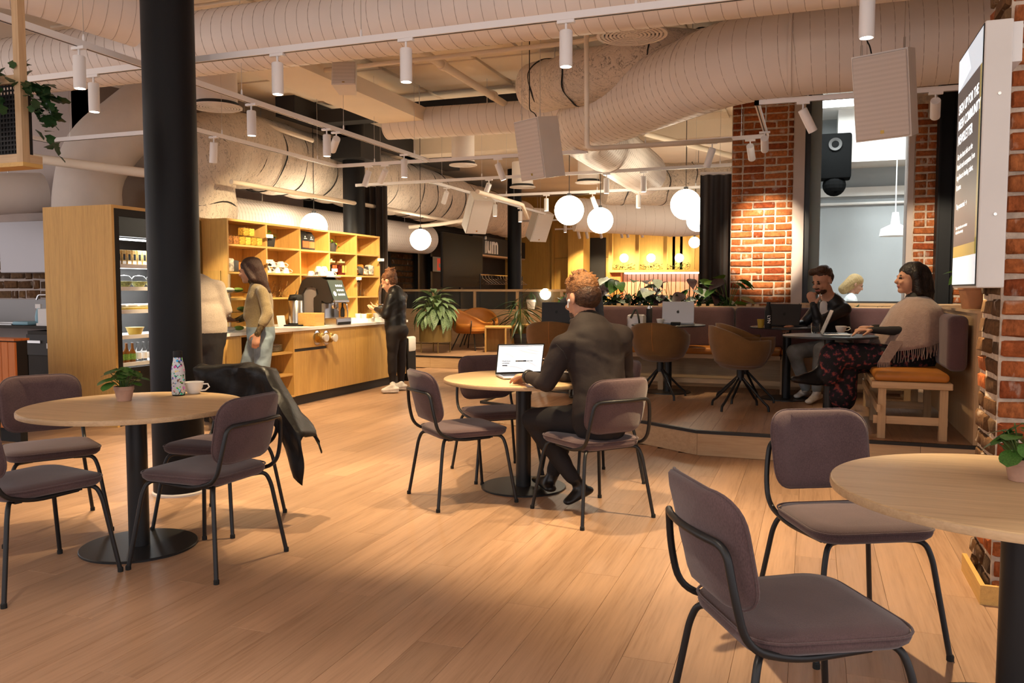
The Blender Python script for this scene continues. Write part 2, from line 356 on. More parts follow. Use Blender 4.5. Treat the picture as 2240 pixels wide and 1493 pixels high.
# ceiling
ceil=struct(MB().box(-13,5,-3,24,ZC,ZC+.2).build('ceiling','cream'))
for ix in range(-6,4):
    for iy in range(2,11):
        MB().rbox(ix*1.2+.03,ix*1.2+1.17,iy*1.25+.03,iy*1.25+1.22,ZC-.035,ZC+.01,.004,1).build('ceiling_panel','cream',ceil)
tn=[0]
def trim(m,mat,**k):
    tn[0]+=1; return struct(m.build('trim_%d'%tn[0],mat,**k))
trim(MB().box(-6.5,-.9,9.95,10.2,3.62,3.80),'charcoal')        # dark steel beam across
trim(MB().box(-6.85,-6.55,9.5,15.,ZC-.30,ZC-.001),'charcoal')
trim(MB().box(-8.4,-.4,13.0,13.4,ZC-.3,ZC-.001),'cream')
# walls
wk=struct(MB().box(-13,-8.4,7.8,8.0,0,ZC).build('wall_kitchen','plaster'))
wl=struct(MB().box(-8.6,-8.4,7.8,12.4,0,ZC).build('wall_left','plaster'))
wd_=struct(MB().box(-8.6,-8.4,12.4,24,0,ZC).build('wall_left_dark','dark_wall'))
wf=struct(MB().box(-8.6,2.5,22.5,22.7,0,ZC).build('wall_far','panel_wood'))
wr=struct(MB().box(2.2,2.4,4.32,10.2,0,ZC).build('wall_right','plaster'))
# ---------------- bricks
def brick_meshes(mat,n=5,bl=.235,bh=.068,bd=.06):
    out=[]
    for k in range(n):
        bm=bmesh.new(); bmesh.ops.create_cube(bm,size=1)
        for v in bm.verts: v.co=Vector((v.co.x*bl,v.co.y*bd,v.co.z*bh))
        bmesh.ops.bevel(bm,geom=list(bm.edges),offset=.009,segments=1,affect='EDGES')
        for v in bm.verts: v.co+=Vector((random.uniform(-.004,.004),random.uniform(-.006,.006),random.uniform(-.0035,.0035)))
        me=bpy.data.meshes.new('brick'); bm.to_mesh(me); bm.free(); me.materials.append(M[mat]); shade(me,50); out.append(me)
    return out
BR=brick_meshes('brick'); BRD=brick_meshes('brick_dark')
def brick_face(parent,o,u,nrm,width,z0,z1,ch=.085,meshes=BR,seed=0,proud=.012):
    """courses of single bricks on a face; o = lower left corner, u = along, nrm = outward"""
    o=Vector(o);u=Vector(u);nrm=Vector(nrm); rz=math.atan2(u.y,u.x); r=random.Random(seed); k=0; z=z0
    while z+ch*.8<z1:
        s=0; full=.252; first=True
        while s<width-.02:
            L=full if r.random()<.62 else full*.5
            if first and k%2: L=full*.5
            first=False; L=min(L,width-s)
            if width-s-L<.05: L=width-s
            p=o+u*(s+L/2)+nrm*(proud-.03+r.uniform(-.007,.007)); p.z=z+ch/2
            b=bpy.data.objects.new('brick',r.choice(meshes)); COL.objects.link(b); b.parent=parent; b.location=p
            b.rotation_euler=(r.uniform(-.03,.03),r.uniform(-.018,.018),rz+r.uniform(-.015,.015)); b.scale=((L-r.uniform(.010,.020))/.235,1,r.uniform(.88,1.08)*ch/.085); s+=L
        z+=ch; k+=1
PX,PY,PY2=.74,3.92,4.30
pil=struct(MB().box(PX,1.7,PY,PY2,0,ZC).build('brick_pillar','mortar'))
brick_face(pil,(PX,PY,0),(1,0,0),(0,-1,0),.96,.02,2.75,seed=1)
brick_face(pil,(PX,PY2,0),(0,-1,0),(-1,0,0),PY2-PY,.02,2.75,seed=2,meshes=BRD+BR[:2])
bb=struct(MB().box(PX-.045,1.7,PY-.045,PY-.025,0,.082).box(PX-.045,PX-.025,PY-.025,PY2+.03,0,.082).build('baseboard_pillar','oak_y'))
WY=10.2
wp=struct(MB().box(-.93,-.20,WY,WY+.35,0,ZC).build('wall_window','mortar'))
brick_face(wp,(-.93,WY,0),(1,0,0),(0,-1,0),.70,1.08,3.62,seed=3)
trim(MB().box(-.23,-.11,WY-.03,WY+.35,.9,ZC),'plaster')
wq=struct(MB().box(1.01,2.2,WY,WY+.35,0,ZC).build('wall_window_side','mortar'))
brick_face(wq,(1.04,WY,0),(1,0,0),(0,-1,0),.24,1.08,3.4,seed=4); brick_face(wq,(1.45,WY,0),(1,0,0),(0,-1,0),.3,1.08,3.4,seed=5)
struct(MB().box(1.01,2.2,WY+.36,WY+.4,0,ZC).build('wall_window_back','grey_wall'))
trim(MB().box(.975,1.035,WY-.012,WY+.35,1.15,ZC),'plaster')
struct(MB().box(-.11,1.01,WY+.02,WY+.35,0,1.14).build('wall_below_window','plaster'))
trim(MB().box(-.12,1.03,WY-.06,WY+.3,1.14,1.17),'ash_x')
w1=struct(MB().box(-.105,1.0,WY+.12,WY+.13,1.17,ZC).build('window_1','window_glass'))
part('window_frame','black_metal',w1,lambda m:m.box(-.11,-.05,WY+.02,WY+.18,1.17,ZC).box(.985,1.01,WY+.06,WY+.18,1.17,ZC).box(-.05,.985,WY+.08,WY+.16,1.17,1.19))
MB().box(-.05,.07,WY+.16,WY+.20,1.19,ZC).build('mullion','grey_wall',w1)
# steel column between the window bricks
sc_=tag(MB().box(1.25,1.27,WY-.22,WY-.005,0,ZC).box(1.40,1.42,WY-.22,WY-.005,0,ZC).box(1.27,1.40,WY-.13,WY-.10,0,ZC).build('steel_column','black_steel'),'black painted steel H column between bricks beside the window','column')
# room seen through the window
gr=struct(MB().box(-.3,4.2,13.6,13.8,0,3.9).box(-.4,-.3,WY+.36,13.8,0,3.9).box(4.2,4.3,WY+.36,13.8,0,3.9).build('wall_beyond_window','grey_wall'))
struct(MB().box(-.4,4.3,WY+.36,13.8,-.01,0.0).build('floor_beyond_window','grey_wall'))
struct(MB().box(-.4,4.3,WY+.36,13.8,3.9,3.94).build('ceiling_beyond_window','white_paint'))
trim(MB().box(.3,4.2,12.9,13.6,3.15,3.9),'white_paint')
# columns
def column(x,y,r,label,z0=0):
    m=MB(); m.lathe([(r,z0),(r,ZC)],40); return tag(m.build('round_column','black_steel',smooth=True,loc=(x,y,0)),label,'column')
c1=column(-3.88,4.27,.160,'thick black round column beside the left café table')
part('collar','white_paint',c1,lambda m:m.lathe([(.168,0),(.168,.012),(.160,.02)],40),True)
c2=column(-6.52,10.95,.165,'black round column rising behind the wooden shelf unit')
part('bracket','charcoal',c2,lambda m:m.box(-.45,.3,-.3,.3,3.25,3.55))
c3=column(-6.2,17.2,.155,'slim black round column beyond the glazed half wall')
# ---------------- ducts
def duct(name,pts,R,label,mat='duct_paint',pitch=.10,ridge=.005,n=36,rough=0.,bend=.35,flange=None,group=None,step=.028,spiral=True):
    pts=fillet(pts,bend,10); segs=[]
    acc=0; out=[pts[0]]; rs=[R]
    path=[Vector(p) for p in pts]
    # resample
    cum=[0]
    for a,b in zip(path,path[1:]): cum.append(cum[-1]+(b-a).length)
    T=cum[-1]; N=max(4,int(T/step)); P=[];j=0
    for i in range(N+1):
        s=T*i/N
        while j<len(cum)-2 and cum[j+1]<s: j+=1
        t=(s-cum[j])/max(1e-6,cum[j+1]-cum[j]); P.append(path[j].lerp(path[j+1],t))
    m=MB(); R_=[]
    rr=random.Random(len(label))
    for i in range(N+1):
        s=T*i/N; ph=(s%pitch)/pitch
        R_.append(R+(rough*math.sin(s*9+rr.random()*.6) if rough else 0))
    m.tube(P,R_,n)
    if rough:
        ph=[rr.uniform(0,6) for _ in range(6)]
        v2=[]
        for (x,y,z) in m.v:
            d=rough*(math.sin(x*7+ph[0]+z*3)+math.sin(y*9+ph[1]+x*2)+math.sin(z*8+ph[2]-y*4))
            v2.append((x+d*.6,y+d*.3,z+d*.7))
        m.v=v2
    o=m.build(name,mat,smooth=True,angle=60)
    tag(o,label,'duct',group)
    for i in (int(N*.18),int(N*.55),int(N*.86)):
        if P[i].z+R<ZC-.04 and P[i].z>2.0:
            part('hanger','steel',o,lambda mm:mm.tube([P[i]+Vector((0,0,R*.97)),Vector((P[i].x,P[i].y,ZC))],.006,6))
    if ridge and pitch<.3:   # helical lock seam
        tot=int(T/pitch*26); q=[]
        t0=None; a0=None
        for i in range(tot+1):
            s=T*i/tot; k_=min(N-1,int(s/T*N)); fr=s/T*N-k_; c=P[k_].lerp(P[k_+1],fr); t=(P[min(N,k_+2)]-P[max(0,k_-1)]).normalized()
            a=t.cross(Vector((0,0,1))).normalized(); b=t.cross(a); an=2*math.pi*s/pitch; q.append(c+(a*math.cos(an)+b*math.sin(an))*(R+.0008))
        part('seam','seam_shade',o,lambda mm:mm.tube(q,.0019,4))  # rib coloured darker than the duct to paint in the seam's shadow line
    if mat=='lagging':   # open seams between the wraps
        i=int(.35/step); k=0
        while i<N-3:
            t=(P[i+1]-P[i-1]).normalized(); a=t.cross(Vector((0,0,1))); a=a.normalized() if a.length>.05 else Vector((1,0,0)); b=t.cross(a); q=[]
            for j in range(40):
                an=2*math.pi*j/40; w=.03*math.sin(an*2+k)+.02*math.sin(an*5+k*2); q.append(P[i]+t*w+(a*math.cos(an)+b*math.sin(an))*(R+.004))
            part('seam','charcoal',o,lambda mm:mm.tube(q,[.004+.006*abs(math.sin(j*.4+k)) for j in range(40)],5,closed=True)); i+=int(rr.uniform(.45,.8)/step); k+=1
    return o
DZ=3.22
duct('spiral_duct',[(-9.5,5.72,3.38),(1.6,5.62,3.34)],.255,'pale spiral air duct running across above the front lamp rail',step=.03)
dr=duct('spiral_duct',[(2.19,7.05,DZ),(-.55,7.05,DZ),(-2.55,9.15,DZ-.02),(-2.55,13.2,DZ-.05)],.345,'large pale spiral air duct bending away above the platform tables',bend=.55,pitch=.095,ridge=.004,n=44)
for s in ((-.2,7.05,0),(-.95,7.47,.8)):
    f=frame((s[0],s[1],DZ),(0,0,1),(math.sin(s[2]*math.pi/180*57),math.cos(s[2]*math.pi/180*57),0)) 
    mm=MB().lathe([(.345,-.012),(.352,-.012),(.352,.012),(.345,.012)],44,cap=False); d=Vector((-1,0,0)) if s[2]==0 else Vector((-.69,.72,0))
    q=d.to_track_quat('Z','Y').to_matrix().to_4x4(); q.translation=Vector((s[0],s[1],DZ)); mm.xf(q).build('coupling','duct_paint',dr,True)
duct('lagged_duct',[(-7.25,8.35,1.5),(-7.25,8.35,3.17),(-7.25,12,3.2),(-7.3,20.5,3.15)],.50,'huge cream duct wrapped in cracked cloth bending over the wooden shelf',mat='lagging',ridge=.0,rough=.012,bend=.75,step=.05,n=48)
duct('lagged_duct',[(-7.85,7.3,1.4),(-7.85,7.3,2.85),(-7.3,8.0,3.62)],.36,'smooth cream wrapped duct elbow rising behind the tall fridge cabinet',mat='lagging_smooth',ridge=.0,rough=.006,bend=.5,step=.05)
duct('spiral_duct',[(-7.6,9.0,2.30),(-7.6,15.6,2.36)],.30,'grey spiral air duct lying just behind the top of the shelf unit',pitch=.07)
duct('spiral_duct',[(-10.6,6.0,2.55),(-9.5,6.5,2.25),(-9.0,7.1,2.45),(-8.85,7.55,2.50)],.24,'white duct elbow above the kitchen wall cabinets',pitch=.5,ridge=.004,bend=.45)
duct('spiral_duct',[(-7.5,3.9,3.64),(-5.6,4.3,3.64),(-5.1,5.3,3.50)],.24,'pale duct elbow joining the long duct at the upper left',bend=.5)
duct('spiral_duct',[(-5.2,9.6,3.45),(-3.2,9.6,3.42),(-2.7,9.4,3.42)],.19,'short pale duct behind the hanging loudspeaker',pitch=.12)
duct('lagged_duct',[(-2.9,8.75,3.55),(-2.15,8.05,3.42),(-1.35,8.0,3.58),(-.9,8.5,3.6)],.26,'cracked cloth-wrapped duct elbow between the two spiral ducts',mat='lagging',ridge=0,rough=.01,bend=.4,step=.05)
duct('lagged_duct',[(-3.4,14.0,3.15),(-2.2,14.6,3.15),(-.9,14.8,3.2)],.36,'cloth-wrapped duct far behind the globe pendants',mat='lagging',ridge=0,rough=.01,step=.06)
duct('spiral_duct',[(-4.6,16.4,2.85),(-2.6,17.4,2.75),(-1.2,19.0,3.0)],.34,'pale duct curving over the far bar lights',pitch=.2)
# flat tray and pipes under the ceiling
tray=tag(MB().box(-5.2,-4.6,6.6,9.9,3.43,3.50).box(-5.2,-5.17,6.6,9.9,3.50,3.60).box(-4.63,-4.6,6.6,9.9,3.50,3.60).build('cable_tray','cream'),'wide flat cream service tray slung under the ceiling','tray')
tag(MB().box(-3.5,-2.9,7.0,8.2,3.80,3.83).build('acoustic_board','cream'),'cream acoustic board fixed under the ceiling over the middle','board')
def pipe(pts,r,label,mat='cream',bend=.06):
    o=MB().tube(fillet(pts,bend),r,10).build('pipe',mat,smooth=True)
    return tag(o,label,'pipe')
pp=pipe([(-3.55,5.9,3.6),(-3.55,11.6,3.55)],.042,'thick cream sprinkler pipe running into the room with clamps')
for y in (6.6,7.7,9.1): part('clamp','cream',pp,lambda m:m.lathe([(.055,-.035),(.055,.035)],14,(0,0,0)).xf(Matrix.Translation((-3.55,y,3.585))@Matrix.Rotation(math.pi/2,4,'X')),True)
pipe([(-5.0,7.2,3.62),(-5.0,7.2,3.5),(-2.0,7.15,3.5),(-1.3,7.1,3.55)],.022,'thin cream pipe crossing the thick sprinkler pipe')
pipe([(-8.3,6.2,2.78),(-7.2,6.45,2.62),(-6.3,6.9,2.5)],.05,'slanting cream pipe in front of the smooth duct elbow')
pipe([(-8.2,7.65,3.85),(-7.0,9.,3.55),(-6.6,10.,3.4)],.03,'small pipe above the cloth-wrapped duct')
pipe([(-6.4,8.0,2.58),(-6.45,12,2.62),(-6.5,16,2.62)],.03,'cream pipe along the underside of the wrapped duct')
pipe([Vector((DD(1281,140,7.0).x,DD(1281,140,7.0).y,ZC-.004)),DD(1284,325,7.0),DD(1500,313,7.5),DD(1598,306,8.3)],.022,'bent cream pipe hanging beside the large spiral duct')
pipe([(-6.9,13.5,2.45),(-6.3,13.6,2.5),(-5.6,13.8,2.62)],.035,'jointed cream pipe above the wall screen')
pipe([(-2.2,11.3,3.45),(-.9,12.6,3.2)],.04,'cream pipe slanting behind the globe pendants')
pipe([(-4.2,10.2,2.62),(-4.2,12,2.62),(-4.8,14,2.6)],.03,'cream pipe near the tilted far loudspeakers')
# perforated round ceiling diffusers
def diffuser(x,y,z,r,label):
    t=thing('ceiling_diffuser',label,'diffuser',(x,y,z),group='round perforated ceiling diffusers')
    part('neck','duct_paint',t,lambda m:m.lathe([(r*.82,.05),(r*.82,.42)],32),True)
    part('backing','charcoal',t,lambda m:m.lathe([(r*.86,.03),(r*.86,.05)],32))
    def rings(m):
        for k in range(9):
            a=r*(k+.15)/9; b=r*(k+.72)/9
            if k==8: b=r
            m.lathe([(a,0),(b,0),(b,.012),(a,.012),(a,0)],36,cap=False)
        for k in range(12): m.box(.0,r,-.006,.006,.001,.011).xf(Matrix.Rotation(k*math.pi/6,4,'Z'),len(m.v)-8)
    part('grille','duct_paint',t,rings)
    return t
p=AX(1382,78,1,6.35); diffuser(p.x,p.y,p.z,.27,'round perforated ceiling diffuser next to the large bending duct')
p=AX(474,236,1,7.2); diffuser(p.x,p.y,p.z,.26,'round perforated ceiling diffuser beside the thick black column')
p=AX(1013,362,1,11.0); diffuser(p.x,p.y,p.z,.2,'small round ceiling diffuser above the far tilted spotlights')
p=AX(1143,410,1,13.3); diffuser(p.x,p.y,p.z,.22,'round ceiling diffuser far behind above the lounge')
p=AX(1287,400,1,13.); diffuser(p.x,p.y,p.z,.21,'round ceiling diffuser between the two globe pendants')
# ---------------- track rails and spotlights
TZ=2.85
def rail(pts,label):
    t=thing('track_rail',label,'lamp rail',(*pts[0][:2],TZ)); o=Vector((*pts[0][:2],TZ))
    for a,b in zip(pts,pts[1:]):
        a=Vector((*a,TZ));b=Vector((*b,TZ)); d=(b-a).normalized(); L=(b-a).length
        f=frame(a-o,d,Vector((0,0,1)).cross(d),Vector((0,0,1)))
        MB().box(-.018,L+.018,-.018,.018,-.012,.028).xf(f).build('bar','lamp_white',t)
        MB().box(0,L,-.005,.005,-.0135,-.011).xf(f).build('slot','charcoal',t)
        n=max(1,int(L/1.6))
        for k in range(n+1):
            q=a-o+d*(L*(k+.25)/(n+.5))
            part('wire','steel',t,lambda m:m.tube([q+Vector((0,0,.028)),q+Vector((0,0,ZC-TZ))],.0022,5))
            part('wire_clip','lamp_white',t,lambda m:m.lathe([(.008,.028),(.008,.06),(.004,.075)],8,q))
    return t
rail([(-8.2,4.55),(1.2,4.55)],'front white lamp rail running across the room')
rail([(-4.33,.6),(-4.33,9.0)],'long white lamp rail running away past the black column')
rail([(-7.45,4.9),(-7.45,6.45),(-5.6,6.45),(-5.6,9.0),(-2.4,9.0)],'stepped white lamp rail above the wooden counter')
rail([(-6.35,10.75),(-.7,10.55)],'white lamp rail across the middle distance')
rail([(-5.15,10.75),(-5.15,16.2)],'white lamp rail running back towards the wall screen')
rail([(-5.1,12.7),(-1.3,12.7)],'white lamp rail behind the first globe pendant')
rail([(-1.95,8.85),(-.46,8.72),(-.46,7.15),(1.9,7.15)],'angled white lamp rail under the large bending duct')
rail([(-6.2,17.6),(1.,17.6)],'far white lamp rail before the planted bar'); rail([(-6.2,20.3),(1.,20.3)],'farthest white lamp rail before the planted bar')
def make_lamp(r=.037,h=.20):
    t=thing('track_spotlight','','spotlight')
    part('adapter','lamp_white',t,lambda m:m.box(-.05,.05,-.014,.014,-.03,-.012))
    part('stem','lamp_white',t,lambda m:m.tube([(0,0,-.03),(0,0,-.085)],.007,8))
    b=part('lamp_body','lamp_white',t,lambda m:m.lathe([(r*.9,-.07),(r,-.075),(r,-.07-h),(r*.86,-.07-h),(r*.86,-.07-h+.03)],20),True)
    part('lens','lamp_glow',t,lambda m:m.lathe([(r*.84,-.07-h+.012),(r*.84,-.07-h+.016)],20))
    return t
LP=make_lamp(); first=[True]
def lamp(x,y,label,tilt=None,power=None,size=60,z=TZ,light=True,sc=1.,target=None,color=(1.,.75,.43)):
    if first[0]: o=LP; first[0]=False
    else: o=dup(LP)
    o.location=(x,y,z); o['label']=label; o['group']='white cylinder spotlights on the lamp rails'
    d=Vector((0,0,-1))
    if target is not None: d=(Vector(target)-Vector((x,y,z-.12))).normalized()
    if tilt is not None: d=Vector(tilt).normalized()
    if d.z>-.999:
        q=Vector((0,0,-1)).rotation_difference(d)
        for ch in o.children:
            if ch.name.startswith(('lamp_body','lens')):
                ch.rotation_mode='QUATERNION'; ch.rotation_quaternion=q; c=Vector((0,0,-.085)); ch.location=c-q@c
    o.scale=(sc,sc,sc)
    if light:
        base=Vector((x,y,z))+Vector((0,0,-.085))*sc+d*(.20*sc)
        s=spot(base,base+d,power,size,color=color)
    return o
WX=lambda px,Y: AX(px,100,1,Y).x
lamp(WX(202,4.55),4.55,'white cylinder spotlight left of the black column on the front lamp rail')
lamp(WX(606,4.55),4.55,'white cylinder spotlight just right of the black column on the front rail',power=SPOT_W*1.4)
lamp(WX(888,4.55),4.55,'white cylinder spotlight above the seated man on the front lamp rail',power=SPOT_W*1.5)
lamp(WX(1238,4.55),4.55,'white cylinder spotlight beside the round diffuser on the front lamp rail',power=SPOT_W*1.5)
lamp(WX(1895,4.55),4.55,'white cylinder spotlight cut by the top edge beside the hung loudspeaker',power=SPOT_W*2.6,size=84)
BY=lambda px: AX(px,100,0,-4.33).y
lamp(-4.33,BY(172),'white cylinder spotlight at upper left on the receding lamp rail')
lamp(-4.33,BY(547),'white cylinder spotlight in front of the cloth-wrapped duct elbow',power=SPOT_W*1.7,size=96)
lamp(-4.33,BY(712),'upright white spotlight of a pair on the receding rail',power=SPOT_W*1.7,size=96)
lamp(-4.33,BY(733),'tilted white spotlight of a pair on the receding rail',target=(-6.1,8.7,1.6),power=SPOT_W*2.5,size=62)
lamp(-4.33,BY(882),'white cylinder spotlight near the far end of the receding rail')
lamp(-5.6,6.75,'white spotlight half hidden behind the black column edge',tilt=(-.2,.15,-1),power=SPOT_W)
lamp(-5.15,9.0,'straight white spotlight above the dark curtain beside the shelf',tilt=(-.35,0,-1),power=SPOT_W*1.3,size=75)
lamp(-4.92,9.0,'slanted white spotlight above the dark curtain beside the shelf',target=(-6.15,9.9,1.5),power=SPOT_W*2.2,size=70)
for px,lb,ti in [(1329,'white spotlight below the middle rail, left of the globe pendants',None),(1411,'white spotlight below the middle rail, right of the globe pendants',None),(1069,'tilted white spotlight by the near tilted loudspeaker',(-.5,.2,-1))]:
    lamp(WX(px,10.65),10.65,lb,ti)
lamp(-3.45,9.0,'tilted white spotlight left of the hanging loudspeaker',tilt=(.35,.2,-1),power=SPOT_W*.8)
for y,lb,ti in [(11.3,'steeply tilted white spotlight over the orange chairs',(-.6,.5,-1)),(13.3,'white spotlight above the wall screen on the receding rail',None),(14.6,'small white spotlight above the orange chairs on the receding rail',None)]:
    lamp(-5.15,y,lb,ti,power=SPOT_W*1.3)
for px,lb,ti in [(1196,'white spotlight left of the globe pendants on the rear rail',None),(1298,'slanted white spotlight between the globe pendants',(.3,.4,-1)),(1400,'white spotlight right of the lower globe pendant on the rear rail',None)]:
    lamp(WX(px,12.7),12.7,lb,ti)
lamp(-1.0,8.78,'tilted white spotlight against the duct by the dark curtain',tilt=(-.35,.3,-1),power=SPOT_W*.6)
lamp(-.62,8.74,'upright white spotlight against the brick pier',tilt=(.06,1,-.62),power=SPOT_W*1.5,size=36,color=(1.,.84,.62))
lamp(-.46,8.35,'slanted white spotlight at the rail corner by the brick pier',tilt=(-.03,1,-.45),power=SPOT_W*1.4,size=34,color=(1.,.84,.62))
lamp(-.1,7.15,'slanted white spotlight in front of the window frame',tilt=(.5,.3,-1),power=SPOT_W*.5)
lamp(.86,7.15,'white spotlight in front of the black steel column',tilt=(.12,1,-.5),power=SPOT_W*2.6,size=40,color=(1.,.84,.62))
k=0
for yy,xs in ((17.6,(1238,1371,1416,1474)),(20.3,(1285,1316,1375,1407,1469))):
    for q in xs:
        k+=1; lamp(WX(q,yy),yy,'small white spotlight on the %s rail before the planted bar, %s from the left'%('far' if yy<20 else 'farthest',['first','second','third','fourth','fifth'][xs.index(q)]),tilt=None if yy<20 else (0,.9,-1),power=SPOT_W*(1.4 if yy<20 else .7),size=80)
for x_,lb in ((-5.6,'left'),(-4.5,'right')): lamp(x_,20.3,lb+' white spotlight added to wash the far timber panels',tilt=(0,.9,-1),power=SPOT_W*1.6,size=80)  # pair of spotlights added on this rail to brighten the far panels
# unseen lamps and a rail added out of view to light the foreground
lamp(-4.33,1.6,'added unseen white spotlight nearest the viewer on the receding rail')
rail([(-4.33,1.5),(2.4,1.5)],'added white lamp rail overhead, unseen behind the viewer')
for x_,lb in ((-2.6,'left'),(-.9,'middle'),(.9,'right')): lamp(x_,1.5,lb+' white spotlight added on the unseen lamp rail behind the viewer',power=SPOT_W*.5,color=(1.,.86,.72))
# ================= CAFE CHAIRS AND TABLES =================
def rrect(w0,w1,d0,d1,r,n=7):
    """rounded outline: half width w0 at y=d0 to w1 at y=d1"""
    pts=[(-w0,d0),(w0,d0),(w1,d1),(-w1,d1)]; out=[]
    for i in range(4):
        a=Vector(pts[i-1]);b=Vector(pts[i]);c=Vector(pts[(i+1)%4]); p=b+(a-b).normalized()*r; q=b+(c-b).normalized()*r
        for k in range(n+1):
            t=k/n; out.append(p*(1-t)**2+b*2*t*(1-t)+q*t*t)
    return out
def pad(m,outline,layers,fn):
    """stack of inset outlines closed with a dome; fn maps (u,v,w) to xyz"""
    c=sum(outline,Vector((0,0)))/len(outline); n=len(outline); vs=[];fs=[]
    for ins,w in layers:
        for p in outline:
            q=c+(p-c)*ins; vs.append(fn(q.x,q.y,w))
    for i in range(len(layers)-1):
        for k in range(n): fs.append((i*n+k,i*n+(k+1)%n,(i+1)*n+(k+1)%n,(i+1)*n+k))
    fs.append(tuple(range(n-1,-1,-1))); fs.append(tuple((len(layers)-1)*n+k for k in range(n)))
    m.add(vs,fs)
LAY=[(.30,-.5),(.70,-.49),(.93,-.42),(.985,-.2),(1.,0),(.985,.22),(.94,.40),(.75,.5),(.4,.54),(.12,.55)]
def make_chair():
    t=thing('cafe_chair','','chair')
    so=rrect(.215,.235,-.215,.235,.10)
    part('seat','mauve',t,lambda m:pad(m,so,LAY,lambda u,v,w:(u,v,.452+w*.058-.012*(v/.23)**2*(1 if v<0 else .3))),True,70)
    part('seat_piping','mauve',t,lambda m:m.tube([(p.x*1.004,p.y*1.004,.462) for p in so],.004,6,closed=True),True)
    bo=rrect(.20,.21,-.155,.155,.095)
    def bf(u,v,w):
        y=-.245-.075*(v+.155)/.31+.06*(u/.21)**2; return (u,y+w*-.05,.675+v)
    part('backrest','mauve',t,lambda m:pad(m,bo,LAY,bf),True,70)
    part('back_piping','mauve',t,lambda m:m.tube([bf(p.x*1.004,p.y*1.004,0) for p in bo],.004,6,closed=True),True)
    lp=[(-.17,.12,.412),(-.20,-.10,.412),(-.216,-.24,.455),(-.212,-.272,.58),(-.190,-.288,.705),(-.11,-.316,.71),(0,-.326,.71),(.11,-.316,.71),(.190,-.288,.705),(.212,-.272,.58),(.216,-.24,.455),(.20,-.10,.412),(.17,.12,.412)]
    part('back_frame','black_metal',t,lambda m:m.tube(fillet(lp,.07,6),.0105,10),True)
    for sx in (-1,1):
        for fy in (1,-1):
            pts=[(sx*.10,fy*.13,.412),(sx*.185,fy*.195,.418),(sx*.205,fy*.213,.36),(sx*.252,fy*.262,.012)]
            lg=part('leg','black_metal',t,lambda m:m.tube(fillet(pts,.075,6),.0105,10),True)
            part('foot_cap','rubber',lg,lambda m:m.lathe([(.013,0),(.013,.018),(.0105,.022)],10,(sx*.253,fy*.263,0)))
    part('underframe','black_metal',t,lambda m:m.box(-.17,.17,-.16,-.13,.405,.424).box(-.17,.17,.11,.14,.405,.424).box(-.15,.15,-.14,.12,.414,.426))
    return t
CHP=make_chair(); cfirst=[True]
def chair(x,y,hx,hy,label,grp):
    rz=math.atan2(hy,hx)-math.pi/2
    o=CHP if cfirst[0] else dup(CHP); cfirst[0]=False
    o.location=(x,y,0); o.rotation_euler=(0,0,rz); o['label']=label; o['group']=grp; return o
gm='mauve café chairs around the round tables'
chair(-1.206,4.70,-.77,.64,'mauve café chair the man in the dark shirt sits on',gm)
chair(-2.075,4.76,.68,.73,'empty mauve café chair left of the laptop table, turned away',gm)
chair(-2.12,5.50,.67,-.74,'mauve café chair behind the laptop table, facing the viewer',gm)
chair(-1.42,5.52,-.69,-.72,'mauve café chair hidden behind the seated man',gm)
chair(-2.755,3.225,-1,.03,'mauve café chair in front of the left table with its back to the right',gm)
chair(-3.34,2.74,.2,.98,'mauve café chair cut by the left picture edge',gm)
chair(-3.96,3.37,.84,-.54,'mauve café chair left of the potted plant, facing the viewer',gm)
chair(-3.16,3.80,.08,-1,'mauve café chair with a black jacket on its back',gm)
chair(.15,3.36,.45,-.89,'mauve café chair behind the right table, beside the brick pillar',gm)
chair(-.03,2.33,.86,.50,'nearest mauve café chair at the lower right',gm)
def cafe_table(x,y,label):
    t=thing('cafe_table',label,'table',(x,y,0),group='round oak café tables')
    part('tabletop','oak_top',t,lambda m:m.lathe([(0,.740),(.527,.740),(.532,.7375),(.533,.728),(.531,.7145),(.50,.7125),(0,.7125)],72),True,25)
    part('edge_band','ash_x',t,lambda m:m.lathe([(.5332,.737),(.5342,.734),(.5342,.718),(.5332,.715)],72,cap=False),True)
    part('pole','black_metal',t,lambda m:m.lathe([(.051,.012),(.051,.712)],28),True)
    part('base_plate','black_metal',t,lambda m:m.lathe([(0,.012),(.282,.012),(.285,.009),(.285,0),(0,0)],64),True,30)
    return t
cafe_table(-3.25,3.28,'round oak café table with plant, printed bottle and cup')
cafe_table(-1.80,5.17,'round oak café table where the man works on his laptop')
cafe_table(.60,2.78,'round oak café table cut by the right picture edge')
